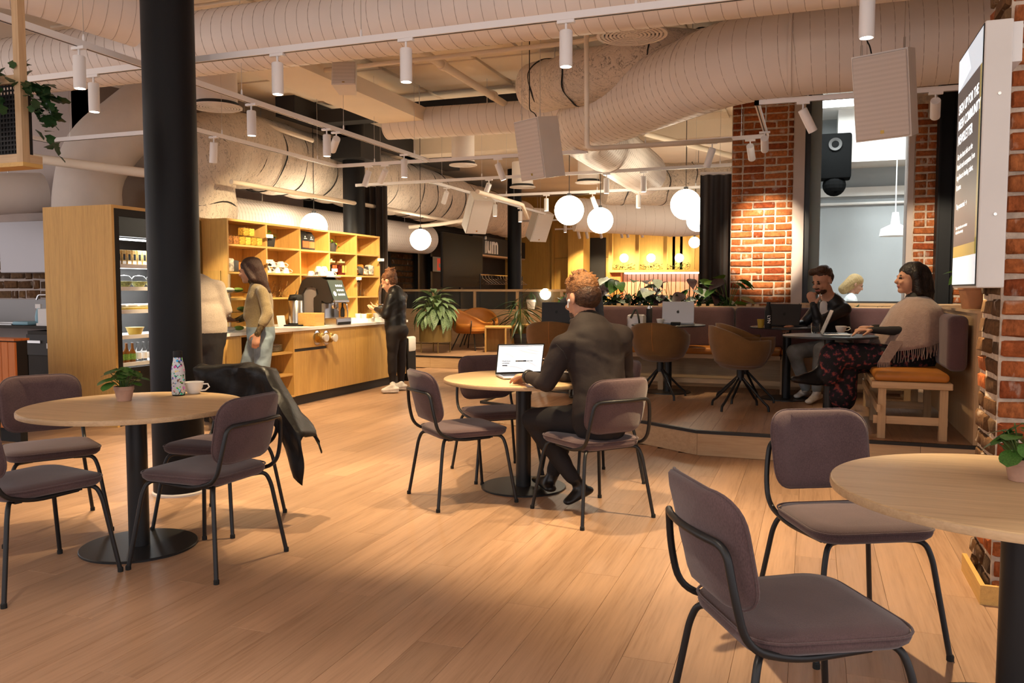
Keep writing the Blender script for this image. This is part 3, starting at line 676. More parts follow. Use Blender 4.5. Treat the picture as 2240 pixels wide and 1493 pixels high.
# leaves
def leaf_mesh(name,mat,L=1.,W=.4,cup=.15,droop=.25,nseg=5,round_=False,lobed=False):
    vs=[];fs=[]
    for i in range(nseg+1):
        t=i/nseg
        w=W/2*(math.sin(math.pi*min(1,t**(.8 if not round_ else .62))) if not round_ else math.sqrt(max(0,1-(2*t-1)**2)))
        if lobed: w*=(1.25 if i%2 else .72)
        z=-droop*L*t*t
        for s in (-1,0,1): vs.append((s*w,L*t,z+(cup*abs(s)*w)))
    for i in range(nseg):
        for s in range(2): a=i*3+s; fs.append((a,a+1,a+4,a+3))
    me=bpy.data.meshes.new(name); me.from_pydata(vs,[],fs); me.materials.append(M[mat]); shade(me,80); me.update(); return me
LV={'round':leaf_mesh('leaf','leaf',1,.92,.10,.15,6,True),'rounddark':leaf_mesh('leaf','leaf_dark',1,.92,.10,.15,6,True),'lance':leaf_mesh('leaf','leaf',1,.30,.3,.45,6),'big':leaf_mesh('leaf','leaf',1,.62,.2,.3,6),
    'purple':leaf_mesh('leaf','leaf_purple',1,.70,.2,.35,6),'vari':leaf_mesh('leaf','leaf_variegated',1,.42,.25,.55,6),'bright':leaf_mesh('leaf','leaf_bright',1,.6,.1,.2,4),
    'ivy':leaf_mesh('leaf','leaf_dark',1,.85,.1,.15,4,False,True),'frond':leaf_mesh('leaf','leaf_dark',1,.085,.2,.6,6),'pale':leaf_mesh('leaf','leaf_pale',1,.8,.25,.3,6)}
def put_leaf(parent,kind,loc,az,el,size,roll=0,name='leaf'):
    o=bpy.data.objects.new(name,LV[kind]); COL.objects.link(o); o.parent=parent; o.location=loc
    q=Quaternion((0,0,1),az-math.pi/2)@Quaternion((1,0,0),el)@Quaternion((0,1,0),roll)
    o.rotation_mode='QUATERNION'; o.rotation_quaternion=q; o.scale=(size,size,size); return o
def stems(parent,items,mat='stem_green',r=.0022):
    m=MB()
    for a,b in items:
        a=Vector(a);b=Vector(b); mid=(a+b)/2+Vector((0,0,.15*(b-a).length)); m.tube([a,a.lerp(mid,.7),b],r,5)
    return m.build('stems',mat,parent,True)
def pot(parent,r,h,mat,taper=.72,rim=True):
    pr=[(r*taper*.96,0),(r*taper,.004),(r*(.93 if rim else .99),h*.72)]
    if rim: pr+=[(r*.95,h*.74),(r,h*.75),(r,h)]
    else: pr+=[(r,h)]
    pr+=[(r*.88,h),(r*.84,h*.86)]
    part('pot',mat,parent,lambda m:m.lathe(pr,28),True,35)
    part('soil','soil',parent,lambda m:m.lathe([(0,h*.87),(r*.85,h*.87)],20,cap=False))
def small_plant(x,y,z,label,n=13,seed=0,R=.05,H=.078,kind='round',mat='terracotta_pale',spread=.085,lsize=.058):
    t=thing('potted_plant',label,'plant',(x,y,z)); pot(t,R,H,mat)
    r=random.Random(seed); st=[]
    for k in range(n):
        a=k*2.4+r.uniform(-.3,.3); d=spread*math.sqrt((k+.6)/n); p=Vector((d*math.cos(a),d*math.sin(a),H+.015+.085*(1-((k+.6)/n))**.8+r.uniform(-.008,.012)))
        st.append(((.2*p.x,.2*p.y,H*.87),p)); put_leaf(t,kind,p-Vector((math.cos(a),math.sin(a),0))*lsize*.35,a,r.uniform(-.75,-.1)+.15,lsize*r.uniform(.75,1.15))
    stems(t,st); return t
p=G(272,876,.741); small_plant(p.x,p.y,.741,'small round-leaved plant in clay pot on the left table',n=24,seed=3,lsize=.07,spread=.09)
p=G(2232,1050,.741); small_plant(p.x,p.y,.741,'round-leaved plant in clay pot cut by the right picture edge',n=22,seed=5,R=.046,H=.07,spread=.085,lsize=.062)
def cup(parent_xyz,label,r=.045,h=.06,az=0.,flip=False,group=None,mat='white_ceramic',sc=1.):
    t=thing('cup',label,'cup',parent_xyz,az,group)
    pr=[(r*.55,0),(r*.62,.004),(r*.86,h*.5),(r,h),(r*.93,h),(r*.8,h*.5),(r*.5,.008)]
    part('cup_body',mat,t,lambda m:m.lathe(pr,22),True,50)
    part('handle',mat,t,lambda m:m.tube([(r*.92,0,h*.82),(r*1.45,0,h*.84),(r*1.6,0,h*.58),(r*1.2,0,h*.30),(r*.72,0,h*.26)],.0045,6),True)
    if flip:
        for c in t.children: c.rotation_euler=(math.pi,0,0); c.location=(0,0,h)
    return t
p=G(424,860,.741); cup((p.x,p.y,.741),'white cup behind the printed bottle on the left table',.056,.066,.3)
# sticker-covered bottle
p=G(391,864,.741); t=thing('drinking_bottle','white bottle covered in colourful doodles with black cap, on left table','bottle',(p.x,p.y,.741))
m,n,l,b=nt('doodles'); tc=n.new('ShaderNodeTexCoord'); vo=n.new('ShaderNodeTexVoronoi'); vo.inputs['Scale'].default_value=46; l.new(tc.outputs['Object'],vo.inputs[0])
nz=n.new('ShaderNodeTexNoise'); nz.inputs['Scale'].default_value=60; l.new(tc.outputs['Object'],nz.inputs[0])
hs=n.new('ShaderNodeHueSaturation'); hs.inputs['Saturation'].default_value=1.1; l.new(vo.outputs['Color'],hs.inputs['Color'])
gt=n.new('ShaderNodeMath'); gt.operation='GREATER_THAN'; gt.inputs[1].default_value=.545; l.new(nz.outputs[0],gt.inputs[0])
mx=n.new('ShaderNodeMix'); mx.data_type='RGBA'; mx.inputs[6].default_value=(.62,.62,.66,1); l.new(gt.outputs[0],mx.inputs[0]); l.new(hs.outputs[0],mx.inputs[7])
v2=n.new('ShaderNodeTexVoronoi'); v2.feature='DISTANCE_TO_EDGE'; v2.inputs['Scale'].default_value=46; l.new(tc.outputs['Object'],v2.inputs[0])
lt=n.new('ShaderNodeMath'); lt.operation='LESS_THAN'; lt.inputs[1].default_value=.07; l.new(v2.outputs['Distance'],lt.inputs[0]); ml=n.new('ShaderNodeMath'); ml.operation='MULTIPLY'; l.new(lt.outputs[0],ml.inputs[0]); l.new(gt.outputs[0],ml.inputs[1])
m2=n.new('ShaderNodeMix'); m2.data_type='RGBA'; m2.inputs[7].default_value=(.02,.02,.02,1); l.new(ml.outputs[0],m2.inputs[0]); l.new(mx.outputs[2],m2.inputs[6]); l.new(m2.outputs[2],b.inputs['Base Color']); b.inputs['Roughness'].default_value=.35
part('bottle_body','doodles',t,lambda m:m.lathe([(.033,.004),(.036,.012),(.036,.135),(.033,.160),(.0255,.195),(.0235,.212)],30),True)
part('bottle_foot','rubber',t,lambda m:m.lathe([(.031,0),(.034,.003),(.034,.008)],30),True)
part('cap','black_matte',t,lambda m:m.lathe([(.0235,.212),(.0245,.214),(.0245,.243),(.022,.247),(0,.247)],30),True)
# jacket hung over the chair back: draped sheet with folds
def jacket():
    c=Vector((-3.16,3.80)); h=Vector((.08,-1)).normalized(); sd=Vector((-h.y,h.x))   # sd = to chair's left
    m=MB(); nu,nv=26,30; r=random.Random(4); ph=[r.uniform(0,6) for _ in range(8)]
    for iv in range(nv+1):
        v=iv/nv   # 0 = front hem, .35 = over the top, 1 = rear hem
        for iu in range(nu+1):
            u=(iu/nu-.5)
            lat=-.27+(u+.5)*.74; ex=max(0,lat-.17); top=.862-.02*abs(lat)-1.25*ex
            if v<.34: s=(v/.34); z=top-.30*(1-s)*(1-.35*abs(math.sin(u*5+1))); back=-.235+.0+.02*s
            elif v<.46: s=(v-.34)/.12; z=top+.018*math.sin(s*math.pi); back=-.215-.10*s
            else: s=(v-.46)/.54; z=top-(.26+.07*math.sin(u*9.+ph[0]))*s*(1-.5*min(1,ex*4)); back=-.318-.06*s-.02*math.sin(s*3)
            wob=.018*math.sin(u*15+ph[1]+6*v)+.014*math.sin(u*29+ph[2]-11*v)+.011*math.sin(v*23+u*13+ph[3])
            back+=wob*(1 if v>.46 else -.35 if v>.34 else .6)
            w=.50+.06*math.sin(v*5)+ (.07*(v-.46)/.54 if v>.46 else 0)
            q=c+sd*(lat+.05*ex*math.sin(v*9))+h*(back+(.0 if v>=.46 else .055*min(1,(abs(lat)/.21)**2))+.25*ex)
            m.v.append((q.x,q.y,z+.22*wob))
    for iv in range(nv):
        for iu in range(nu):
            a=iv*(nu+1)+iu; m.f.append((a,a+1,a+nu+2,a+nu+1)); m.mi.append(0)
    o=m.build('jacket','leather_black',smooth=True,angle=80)
    md=o.modifiers.new('thickness','SOLIDIFY'); md.thickness=.007; md.offset=1
    tag(o,'crumpled black leather jacket slung over a chair back at the left table','jacket')
    return
    sl=MB().tube([(-2.93,4.13,.80),(-2.86,4.17,.66),(-2.85,4.15,.50),(-2.88,4.12,.42)],[.06,.058,.05,.047],14).build('sleeve','leather_black',o,True)
jacket()
# ================= COUNTER, SHELVES =================
CX=-5.47; CT=.89
wt=tag(MB().prism([(-6.22,6.62),(CX+.02,6.62),(CX+.02,10.60),(-6.36,10.60),(-6.36,7.24),(-6.22,7.24)],CT-.032,CT).build('worktop','white_plastic'),'long pale stone worktop of the coffee counter','worktop')
def cab(y0,y1,label,drawer=False,open_=False):
    t=thing('cabinet_unit',label,'cabinet',(-5.9,(y0+y1)/2,0)); dx=5.9; dy=-(y0+y1)/2
    T=lambda m:m.xf(Matrix.Translation((dx,dy,0)))
    Z0=.115; Z1=CT-.034
    part('plinth','dark_grey',t,lambda m:T(m.box(-6.25,CX-.06,y0,y1,0,Z0)))
    if open_:
        part('back_panel','oak_v',t,lambda m:T(m.box(-6.25,-6.22,y0,y1,Z0,Z1)))
        for a,b in ((y0,y0+.022),(y1-.022,y1)): part('side_panel','oak_v',t,lambda m:T(m.box(-6.22,CX,a,b,Z0,Z1)))
        part('bottom_panel','oak_y',t,lambda m:T(m.box(-6.22,CX,y0+.022,y1-.022,Z0,Z0+.022)))
        for z in (.37,.62): part('shelf_board','oak_y',t,lambda m:T(m.box(-6.22,CX-.01,y0+.022,y1-.022,z-.011,z+.011)))
        part('top_rail','oak_y',t,lambda m:T(m.box(-6.22,CX-.01,y0+.022,y1-.022,Z1-.02,Z1)))
    else:
        part('carcass','oak_v',t,lambda m:T(m.box(-6.25,CX-.025,y0+.001,y1-.001,Z0,Z1)))
        g=.0025
        if drawer:
            part('drawer_front','oak_v',t,lambda m:T(m.box(CX-.022,CX,y0+g,y1-g,.655,Z1-.004)))
            part('finger_groove','dark_grey',t,lambda m:T(m.box(CX-.024,CX-.012,y0+g,y1-g,.620,.655)))
            part('door','oak_v',t,lambda m:T(m.box(CX-.022,CX,y0+g,y1-g,Z0+.004,.620)))
        else: part('door','oak_v',t,lambda m:T(m.box(CX-.022,CX,y0+g,y1-g,Z0+.004,Z1-.004)))
    return t
cab(6.66,6.92,'narrow closed end cabinet at the near end of the coffee counter')
cab(6.92,7.86,'open shelf cabinet with plates under the coffee counter',open_=True)
cd=cab(7.86,8.52,'counter cabinet with drawer and two brass chutes',drawer=True)
cab(8.52,9.18,'plain counter cabinet right of the brass chutes'); cab(9.18,9.86,'plain counter cabinet left of the woman in black'); cab(9.86,10.57,'counter cabinet behind the woman in black')
for k,px in enumerate((693,713)):
    q=AX(px,738,0,CX)
    t=thing('waste_chute',['brass chute in the drawer front, the left one','brass chute in the drawer front, the right one'][k],'chute',(CX,q.y,q.z),group='brass chutes in the counter')
    R_=Matrix.Rotation(math.pi/2,4,'Y')
    part('flange','chrome',t,lambda m:m.lathe([(.085,0),(.085,.008),(.066,.012)],28).xf(R_),True)
    part('throat','brass',t,lambda m:m.lathe([(.062,.008),(.056,.075),(.045,.08)],28).xf(R_),True)
    part('knob','white_ceramic',t,lambda m:m.lathe([(.018,.08),(.030,.11),(.048,.125),(.046,.14),(0,.142)],20).xf(R_),True)
# plates on the open shelf
for k in range(6):
    tag(MB().lathe([(.07,0),(.12,.012),(.122,.015),(.07,.004)],28).build('plate','white_ceramic',smooth=True,loc=(-5.68,7.72-.0,.632+k*.013)),'white plate in the stack on the open counter shelf, %s'%['at the bottom','second from the bottom','third from the bottom','third from the top','second from the top','on top'][k],'plate','plates under the counter')
# shelf unit on the worktop
SX=-5.99; SXB=-6.34; ys=[7.41,8.09,8.76,9.42,10.11,10.76]; zs=[CT+.0,1.22,1.51,1.815,2.10]
su=thing('shelf_unit','tall oak pigeonhole shelf standing on the coffee counter','shelf',(-6.12,9.0,CT))
off=Matrix.Translation((6.12,-9.0,-CT))
part('back_panel','oak_v',su,lambda m:m.box(SXB,SXB+.015,ys[0],ys[-1],CT,2.10).xf(off))
for k,y in enumerate(ys): part('side_panel' if k in (0,5) else 'divider','oak_v',su,lambda m:m.box(SXB+.015,SX,y-.012,y+.012,CT+.001,2.10-.024).xf(off))
part('top_board','oak_y',su,lambda m:m.box(SXB,SX+.001,ys[0]-.012,ys[-1]+.012,2.10-.024,2.10).xf(off))
for k in range(5):
    for z in zs[1:4]: part('shelf_board','oak_y',su,lambda m:m.box(SXB+.015,SX-.001,ys[k]+.012,ys[k+1]-.012,z-.011,z+.011).xf(off))
tc_=thing('tall_cabinet','tall oak end cabinet left of the pigeonhole shelf','cabinet',(-6.5,7.5,0))
part('side_panel','oak_v',tc_,lambda m:m.box(-.27,.16,-.16,-.13,0,2.13)); part('carcass','oak_v',tc_,lambda m:m.box(-.27,.12,-.13,.4,.0,2.12))
MB().box(-6.78,-6.66,7.30,7.33,0,2.13).xf(Matrix.Translation((6.5,-7.5,0))).build('front_panel','oak_v',tc_)
# ---- things on the shelves
def cellp(c,fy,r,x=-6.05): return Vector((x-.04,ys[c]+.012+(ys[c+1]-ys[c]-.024)*fy,zs[r]+.012))
plain('cereal_a',(.50,.26,.03),.7,var=.7,scale=70); plain('cereal_b',(.32,.13,.03),.7,var=.8,scale=60); plain('cereal_c',(.58,.40,.06),.7,var=.5,scale=70)
ordn=['leftmost','second from the left','third from the left','third from the right','second from the right','rightmost']
def jar(p,mat,label,r=.045,h=.10,lidmat='white_plastic'):
    t=thing('storage_jar',label,'jar',p,group='jars of dry food on the shelf')
    part('contents',mat,t,lambda m:m.rbox(-r*.95,r*.95,-r*.95,r*.95,.003,h*.9,.006,1)); part('lid','glass',t,lambda m:m.rbox(-r,r,-r,r,h*.9,h,.004,1))
for k in range(6): jar(cellp(0,.10+k*.158,3,-6.02),['cereal_b','cereal_b','cereal_a','cereal_c','cereal_a','cereal_c'][k],'square jar of dry food in the lower shelf row, '+ordn[k])
for k in range(2):
    q=cellp(0,.52+k*.158,3,-6.02); q.z+=.101; jar(q,['cereal_a','cereal_c'][k],'square jar of dry food stacked on top, '+['left','right'][k])
def herb(p,label,seed,trail=False):
    t=thing('potted_herb',label,'plant',p); pot(t,.075,.125,'dark_pot',.8,False); r=random.Random(seed)
    for k in range(46):
        a=r.uniform(0,6.28); d=r.uniform(0,.085); put_leaf(t,'bright',(d*math.cos(a),d*math.sin(a),.12+r.uniform(0,.075)*(1-d*5)),a,r.uniform(-.6,.8),r.uniform(.03,.05))
    if trail:
        for k in range(9): put_leaf(t,'bright',(.03,.08+.012*k,.125-.008*k),r.uniform(0,6),r.uniform(-.8,.3),.035)
herb(cellp(1,.28,3,-6.06),'green herb in dark pot beside the stacked jars',1); herb(cellp(3,.36,3,-6.08),'trailing green herb in dark pot on the upper shelf',2,True)
plain('orange_print',(.62,.10,.03),.6)
def coffee_bag(p,label,w=.09,h=.235):
    t=thing('coffee_bag',label,'bag',p,group='black coffee bags on the shelf')
    def f(m):
        for z,a,b in ((0,1,1),(.02,1.03,1.05),(h*.72,1.,.95),(h*.86,.92,.5),(h,.86,.12)): 
            for k in range(16):
                an=2*math.pi*k/16; c,s=math.cos(an),math.sin(an); e=(abs(c)**6+abs(s)**6)**(-1/6); m.v.append((s*e*w*.6*b,c*e*w*a,z))
        for i in range(4):
            for k in range(16): m.f.append((i*16+k,i*16+(k+1)%16,i*16+16+(k+1)%16,i*16+16+k)); m.mi.append(0)
        m.f.append(tuple(range(64,80))); m.mi.append(0)
    part('bag_body','black_matte',t,f,True,50); part('label','orange_print',t,lambda m:m.box(w*.6,w*.64,-w*.72,w*.72,.025,.105))
    part('wordmark','paper',t,lambda m:m.box(w*.61,w*.635,-w*.35,w*.35,.135,.142).box(w*.61,w*.635,-w*.2,w*.0,.152,.17))
coffee_bag(cellp(2,.20,3,-6.02),'black coffee bag with orange label, the left one'); coffee_bag(cellp(2,.48,3,-6.05),'black coffee bag with orange label, the right one')
cp=['left','middle','right']
for k in range(3): q=cellp(1,.12+.27*k,2,-6.02); cup(q,'upturned white cup in the bottom row of the shelf pile, '+cp[k],.058,.07,.5,True,'upturned cups on the shelf')
for k in range(2): q=cellp(1,.26+.27*k,2,-6.02); q.z+=.071; cup(q,'upturned white cup in the top row of the shelf pile, '+['left','right'][k],.058,.07,.5,True,'upturned cups on the shelf')
plain('tea_a',(.05,.02,.01),.8,var=.6,scale=70); plain('tea_b',(.24,.03,.02),.8,var=.6,scale=70); plain('yellow_print',(.60,.42,.10),.6)
for k in range(2):
    q=cellp(3,.25+.36*k,2,-6.04); t=thing('tea_jar',['glass tea jar with orange label','glass tea jar with yellow label'][k],'jar',q)
    part('contents',['tea_a','tea_b'][k],t,lambda m:m.lathe([(.055,.004),(.058,.02),(.058,.14)],22),True); part('label',['orange_print','yellow_print'][k],t,lambda m:m.box(.035,.0605,-.04,.045,.03,.13))
    part('glass_body','glass',t,lambda m:m.lathe([(.062,0),(.063,.15),(.055,.165)],22,cap=False),True); part('lid','ash_x',t,lambda m:m.lathe([(.055,.165),(.058,.185),(.02,.19),(.015,.20),(.018,.215),(0,.218)],22),True)
plain('snack_a',(.55,.50,.42),.5,var=.8,scale=22); plain('snack_b',(.05,.05,.05),.5,var=.3); plain('snack_c',(.55,.17,.02),.5,var=.4,scale=20)
for k in range(7):
    q=cellp(4,.14+.12*(k%6),2,-6.05+.02*(k%2)); t=tag(MB().rbox(-.05,.05,-.055,.055,0,.085+.03*(k%3),.02,2).xf(Matrix.Rotation([.2,-.3,.15,-.2,.35,-.15,.1][k],4,'X')).build('snack_bag',['snack_a','snack_b','snack_c','snack_a','snack_b','snack_a','snack_c'][k],smooth=True,loc=(q.x,q.y,q.z+.012)),'small printed snack bag in the pile on the right shelf, '+['first','second','third','fourth','fifth','sixth','seventh'][k]+' from the left','snack bag','snack bags on the shelf')
for k in range(3):
    q=cellp(0,.14+.13*k,2,-6.03); tag(MB().rbox(-.04,.04,-.05,.05,0,.15-.02*k,.018,2).build('snack_bag',['snack_a','snack_b','snack_c'][k],smooth=True,loc=q),'printed snack bag near the walking woman, '+cp[k],'snack bag','snack bags near the walking woman')
def tumbler(p,label,r=.034,h=.095):
    return tag(MB().lathe([(0,.004),(r*.8,.004),(r*.92,h),(r,h),(r*.88,0),(0,0)],16).build('tumbler','glass',smooth=True,loc=p),label,'glass','clear tumblers on the shelves')
for k in range(6): tumbler(cellp(4,.10+.15*(k%4),1,-6.02-.09*(k//4)),'clear tumbler on the middle right shelf, '+['first','second','third','fourth','fifth','sixth'][k]+' from the left')
for k in range(4): q=cellp(4,.12+.14*k,1,-6.02); q.z+=.096; (tumbler(q,'clear tumbler stacked on another on the middle right shelf, '+['left','right'][k]) if k<2 else None)
for k in range(8): tumbler(cellp(4,.10+.15*(k%5),0,-6.02-.09*(k//5)),'clear tumbler on the lowest right shelf, '+['first','second','third','fourth','fifth','sixth','seventh','eighth'][k]+' from the left')
for k in range(9):
    q=cellp(1,.20+.22*(k%3),1,-6.02); q.z+=.066*(k//3); cup(q,'pale glass mug below the upturned cups, '+['bottom','middle','top'][k//3]+' row, '+cp[k%3],.042,.064,.6,False,'glass mugs in the stack','glass')
# price cards on clips
def card(p,label,w=.075,h=.04,rz=0.,clip=True):
    t=thing('price_card',label,'card',p,rz,'white price cards on clips'); part('card_sheet','paper',t,lambda m:m.box(-.001,.001,-w/2,w/2,.0,h)); part('print_lines','ink',t,lambda m:m.box(.0011,.0016,-w*.3,w*.3,h*.52,h*.60).box(.0011,.0016,-w*.3,w*.1,h*.3,h*.36))
    if clip: part('clip','black_matte',t,lambda m:m.tube([(-.0,0,.0),(-.03,.01,-.012),(-.06,.03,-.02)],.007,6).box(-.075,-.05,.015,.045,-.03,-.008))
for px,py,lb in [(590,520,'white price card on black clip before the herb pot'),(590,575,'white price card on black clip before the upturned cups'),(732,594,'white price card before the tea jars'),(785,612,'white price card on black clip above the tumblers'),(833,571,'white price card clipped to the right end of the shelf')]:
    q=AX(px,py,0,SX+.07); card(q,lb,w=.085 if px!=833 else .11,rz=-.5)
# ---- on the worktop
def onct(px,py): return G(px,py,CT+.001)
q=onct(648,712); t=thing('airpot','brushed steel airpot with black pump lid on the counter','airpot',q,-1.2)
part('tray','black_matte',t,lambda m:m.rbox(-.12,.17,-.11,.11,0,.018,.006,1)); part('flask','steel',t,lambda m:m.lathe([(.088,.018),(.088,.30),(.084,.305)],30),True); part('foot','black_matte',t,lambda m:m.lathe([(.091,.018),(.091,.034)],30))
part('pump_lid','black_matte',t,lambda m:m.lathe([(.086,.302),(.088,.33),(.07,.372),(.0,.378)],30).rbox(-.02,.16,-.032,.032,.325,.355,.012,2),True); part('handle','black_matte',t,lambda m:m.tube(fillet([(-.04,0,.36),(-.12,0,.345),(-.14,0,.27),(-.095,0,.25)],.03),.013,8),True)
part('lever','chrome',t,lambda m:m.tube([(0,0,.375),(.03,.02,.41),(.07,.03,.42)],.006,8),True)
# coffee machine: dark arched body seen from the side
plain('machine_brown',(.035,.027,.022),.4); plain('display_green',(.05,.06,.05),.15,emit=(.10,.13,.10),es=.5); plain('icon_white',(.8,.8,.8),.5,emit=(.8,.85,.85),es=1.2)
q=onct(745,714); my=q.y+.50; mx_=-5.52
t=thing('coffee_machine','dark arched coffee machine with slanted screen and chrome nozzles','coffee machine',(mx_,my,CT+.001)); t.scale=(.84,1,1)
prof=[(-.56,.0),(-.56,.42),(-.50,.54),(-.40,.585),(-.18,.585),(-.08,.54),(.03,.30),(.03,.27),(-.10,.27),(-.17,.30),(-.17,.0),(-.30,.0),(-.30,.33),(-.22,.38),(-.24,.44),(-.33,.47),(-.44,.455),(-.50,.38),(-.50,.0)]
def arch(m):
    w=.17; n=len(prof); vs=[(a,-w,b) for a,b in prof]+[(a,w,b) for a,b in prof]; fs=[(i,(i+1)%n,n+(i+1)%n,n+i) for i in range(n)]
    m.add(vs,fs+[tuple(range(n)),tuple(range(2*n-1,n-1,-1))])
part('arched_housing','machine_brown',t,lambda m:arch(m)); part('side_cover','cabinet_metal',t,lambda m:m.box(-.50,-.29,-.13,.13,.0,.46))
part('top_rail','steel',t,lambda m:m.box(-.48,-.08,-.165,.165,.586,.600)); S0=Vector((-.075,0,.548)); S1=Vector((.037,0,.30)); sd=(S1-S0).normalized(); sn=Vector((-sd.z,0,sd.x)); sn=sn if sn.x>0 else -sn
fm=frame((S0+S1)/2+sn*.004,(0,1,0),-sd)
part('screen','display_green',t,lambda m:m.box(-.165,.165,-.135,.135,0,.006).xf(fm)); part('screen_icons','icon_white',t,lambda m:[m.box(-.03+.042*i,-.005+.042*i,-.075+.06*j,-.05+.06*j,.006,.007).xf(fm,len(m.v)-8) for i in range(4) for j in range(3)] and m.lathe([(.0,.0065),(.032,.0068)],16,(-.10,-.05,0),cap=False).xf(fm,len(m.v)-32))
part('screen_ledge','steel',t,lambda m:m.rbox(.0,.06,-.17,.17,.275,.305,.006,1)); part('boiler_case','steel',t,lambda m:m.rbox(-.30,-.12,-.165,.165,.03,.27,.01,1)); part('drip_tray','steel',t,lambda m:m.rbox(-.12,.09,-.175,.175,.0,.085,.012,1)); part('tray_front','black_matte',t,lambda m:m.box(.088,.092,-.15,.15,.005,.035))
part('group_head','chrome',t,lambda m:m.lathe([(.035,.20),(.04,.22),(.04,.27)],18,(-.05,-.05,0)).tube([(-.04,-.05,.205),(.01,-.05,.20),(.03,-.05,.17)],.012,8),True); part('steam_wand','chrome',t,lambda m:m.tube(fillet([(-.03,.13,.27),(.03,.14,.26),(.04,.15,.15),(.03,.16,.06)],.03),.008,8),True); part('steam_grip','black_matte',t,lambda m:m.lathe([(.022,.06),(.03,.075),(.03,.15),(.012,.19),(.012,.24)],14,(-.02,.11,.03)),True)
for k,(a,b,c_) in enumerate([(-.40,-.09,0),(-.38,.02,0),(-.40,.11,0),(-.22,-.09,0),(-.20,.02,0),(-.22,.11,0),(-.31,-.04,.06),(-.30,.07,.06)]):
    cup((mx_+a*.84,my+b,CT+.603+c_),'upturned cup on top of the coffee machine, '+['rear left','rear middle','rear right','front left','front middle','front right','upper left','upper right'][k],.05,.06,-.5+.3*k,True,'cups on the coffee machine')
q=onct(682,713); t=tag(MB().rbox(-.12,.12,-.10,.10,0,.155,.004,1).build('wooden_box','oak_y',loc=(q.x-.06,q.y+.08,CT+.001)),'oak wooden box between airpot and coffee machine','box')
q=onct(812,703); t=thing('serving_tray','white tray of sachets and cups at the end of the counter','tray',(-5.72,9.86,CT+.001))
part('tray_base','white_plastic',t,lambda m:m.box(-.18,.18,-.24,.24,0,.006).box(-.18,.18,-.24,-.232,.006,.05).box(-.18,.18,.232,.24,.006,.05).box(-.18,-.172,-.232,.232,.006,.05).box(.172,.18,-.232,.232,.006,.05))
plain('yellow_cup',(.42,.27,.03),.5)
for k,(a,b,mt) in enumerate([(.06,-.14,'white_ceramic'),(.08,-.03,'yellow_cup'),(.02,.07,'white_ceramic'),(.08,.16,'white_plastic'),(-.08,-.05,'white_ceramic')]):
    tag(MB().lathe([(.035,0),(.043,.10),(.038,.10),(.03,.01)],18).build('paper_cup',mt,smooth=True,loc=(-5.72+a,9.86+b,CT+.008)),['white paper cup at the near end of the counter tray','yellow paper cup in the counter tray','white paper cup in the middle of the tray','white paper cup at the far end of the tray','white paper cup at the back of the tray'][k],'paper cup','cups in the tray')
q=onct(818,700); t=thing('water_tap','curved chrome water tap on the counter before the woman in black','tap',(-5.75,10.30,CT+.001))
part('tap_base','chrome',t,lambda m:m.lathe([(.06,0),(.06,.02),(.03,.03)],20),True); part('spout','chrome',t,lambda m:m.tube(fillet([(0,0,.02),(.02,-.02,.40),(.05,-.02,.52),(.22,.03,.52),(.23,.04,.45)],.08,6),.022,12),True); part('tap_lever','black_matte',t,lambda m:m.tube([(.23,.04,.53),(.235,.04,.62)],.012,8),True); part('drip_grate','chrome',t,lambda m:m.lathe([(.07,.22),(.07,.23)],18,(.10,-.06,.0)),True)
q=onct(628,712); t=tag(MB().box(-.002,.002,-.05,.05,0,.13).xf(Matrix.Rotation(-.3,4,'Y')).build('menu_card','paper',loc=(q.x,q.y-.1,CT+.001),),'small white menu card standing left of the airpot','card'); t.rotation_euler=(0,0,-.5)
# glass display case at the near end
t=thing('display_case','glass cake display case at the near end of the counter','display case',(-5.72,7.02,CT+.001))
for a in ((-.24,.24,-.36,-.354),(-.24,.24,.354,.36),(.234,.24,-.354,.354)): part('glass_pane','window_glass',t,lambda m:m.box(*a,0,.62))
for z in (.2,.4): part('glass_shelf','smoke_glass',t,lambda m:m.box(-.23,.18,-.35,.35,z,z+.006))
for a in ((-.24,-.35),(-.24,.34)): part('post','ash_v',t,lambda m:m.box(a[0],a[0]+.02,a[1],a[1]+.02,0,.6))
plain('pastry',(.42,.20,.05),.7,var=.4,scale=30,bump=.4,bscale=50); plain('filling_green',(.14,.22,.03),.6)
for k in range(9):
    tag(MB().sphere((0,0,.025),.05,14,8,(1,1.25,.5)).build('pastry',['pastry','white_ceramic','filling_green'][k%3],smooth=True,loc=(-5.72+.05*(k%2),6.82+.2*(k%3),CT+.002+(0,.206,.406)[k//3])),['pastry','white bun','green filled roll'][k%3]+' on the '+['bottom','middle','top'][k//3]+' level of the display case','pastry','pastries in the display case')

t=thing('waste_bin','slim black bin with white liner past the end of the counter','bin',(-5.62,10.78,0)); part('bin_body','black_matte',t,lambda m:m.rbox(-.16,.14,-.13,.13,0,.62,.01,1)); part('liner','paper',t,lambda m:m.rbox(.06,.16,-.11,.11,.42,.64,.03,2),True)
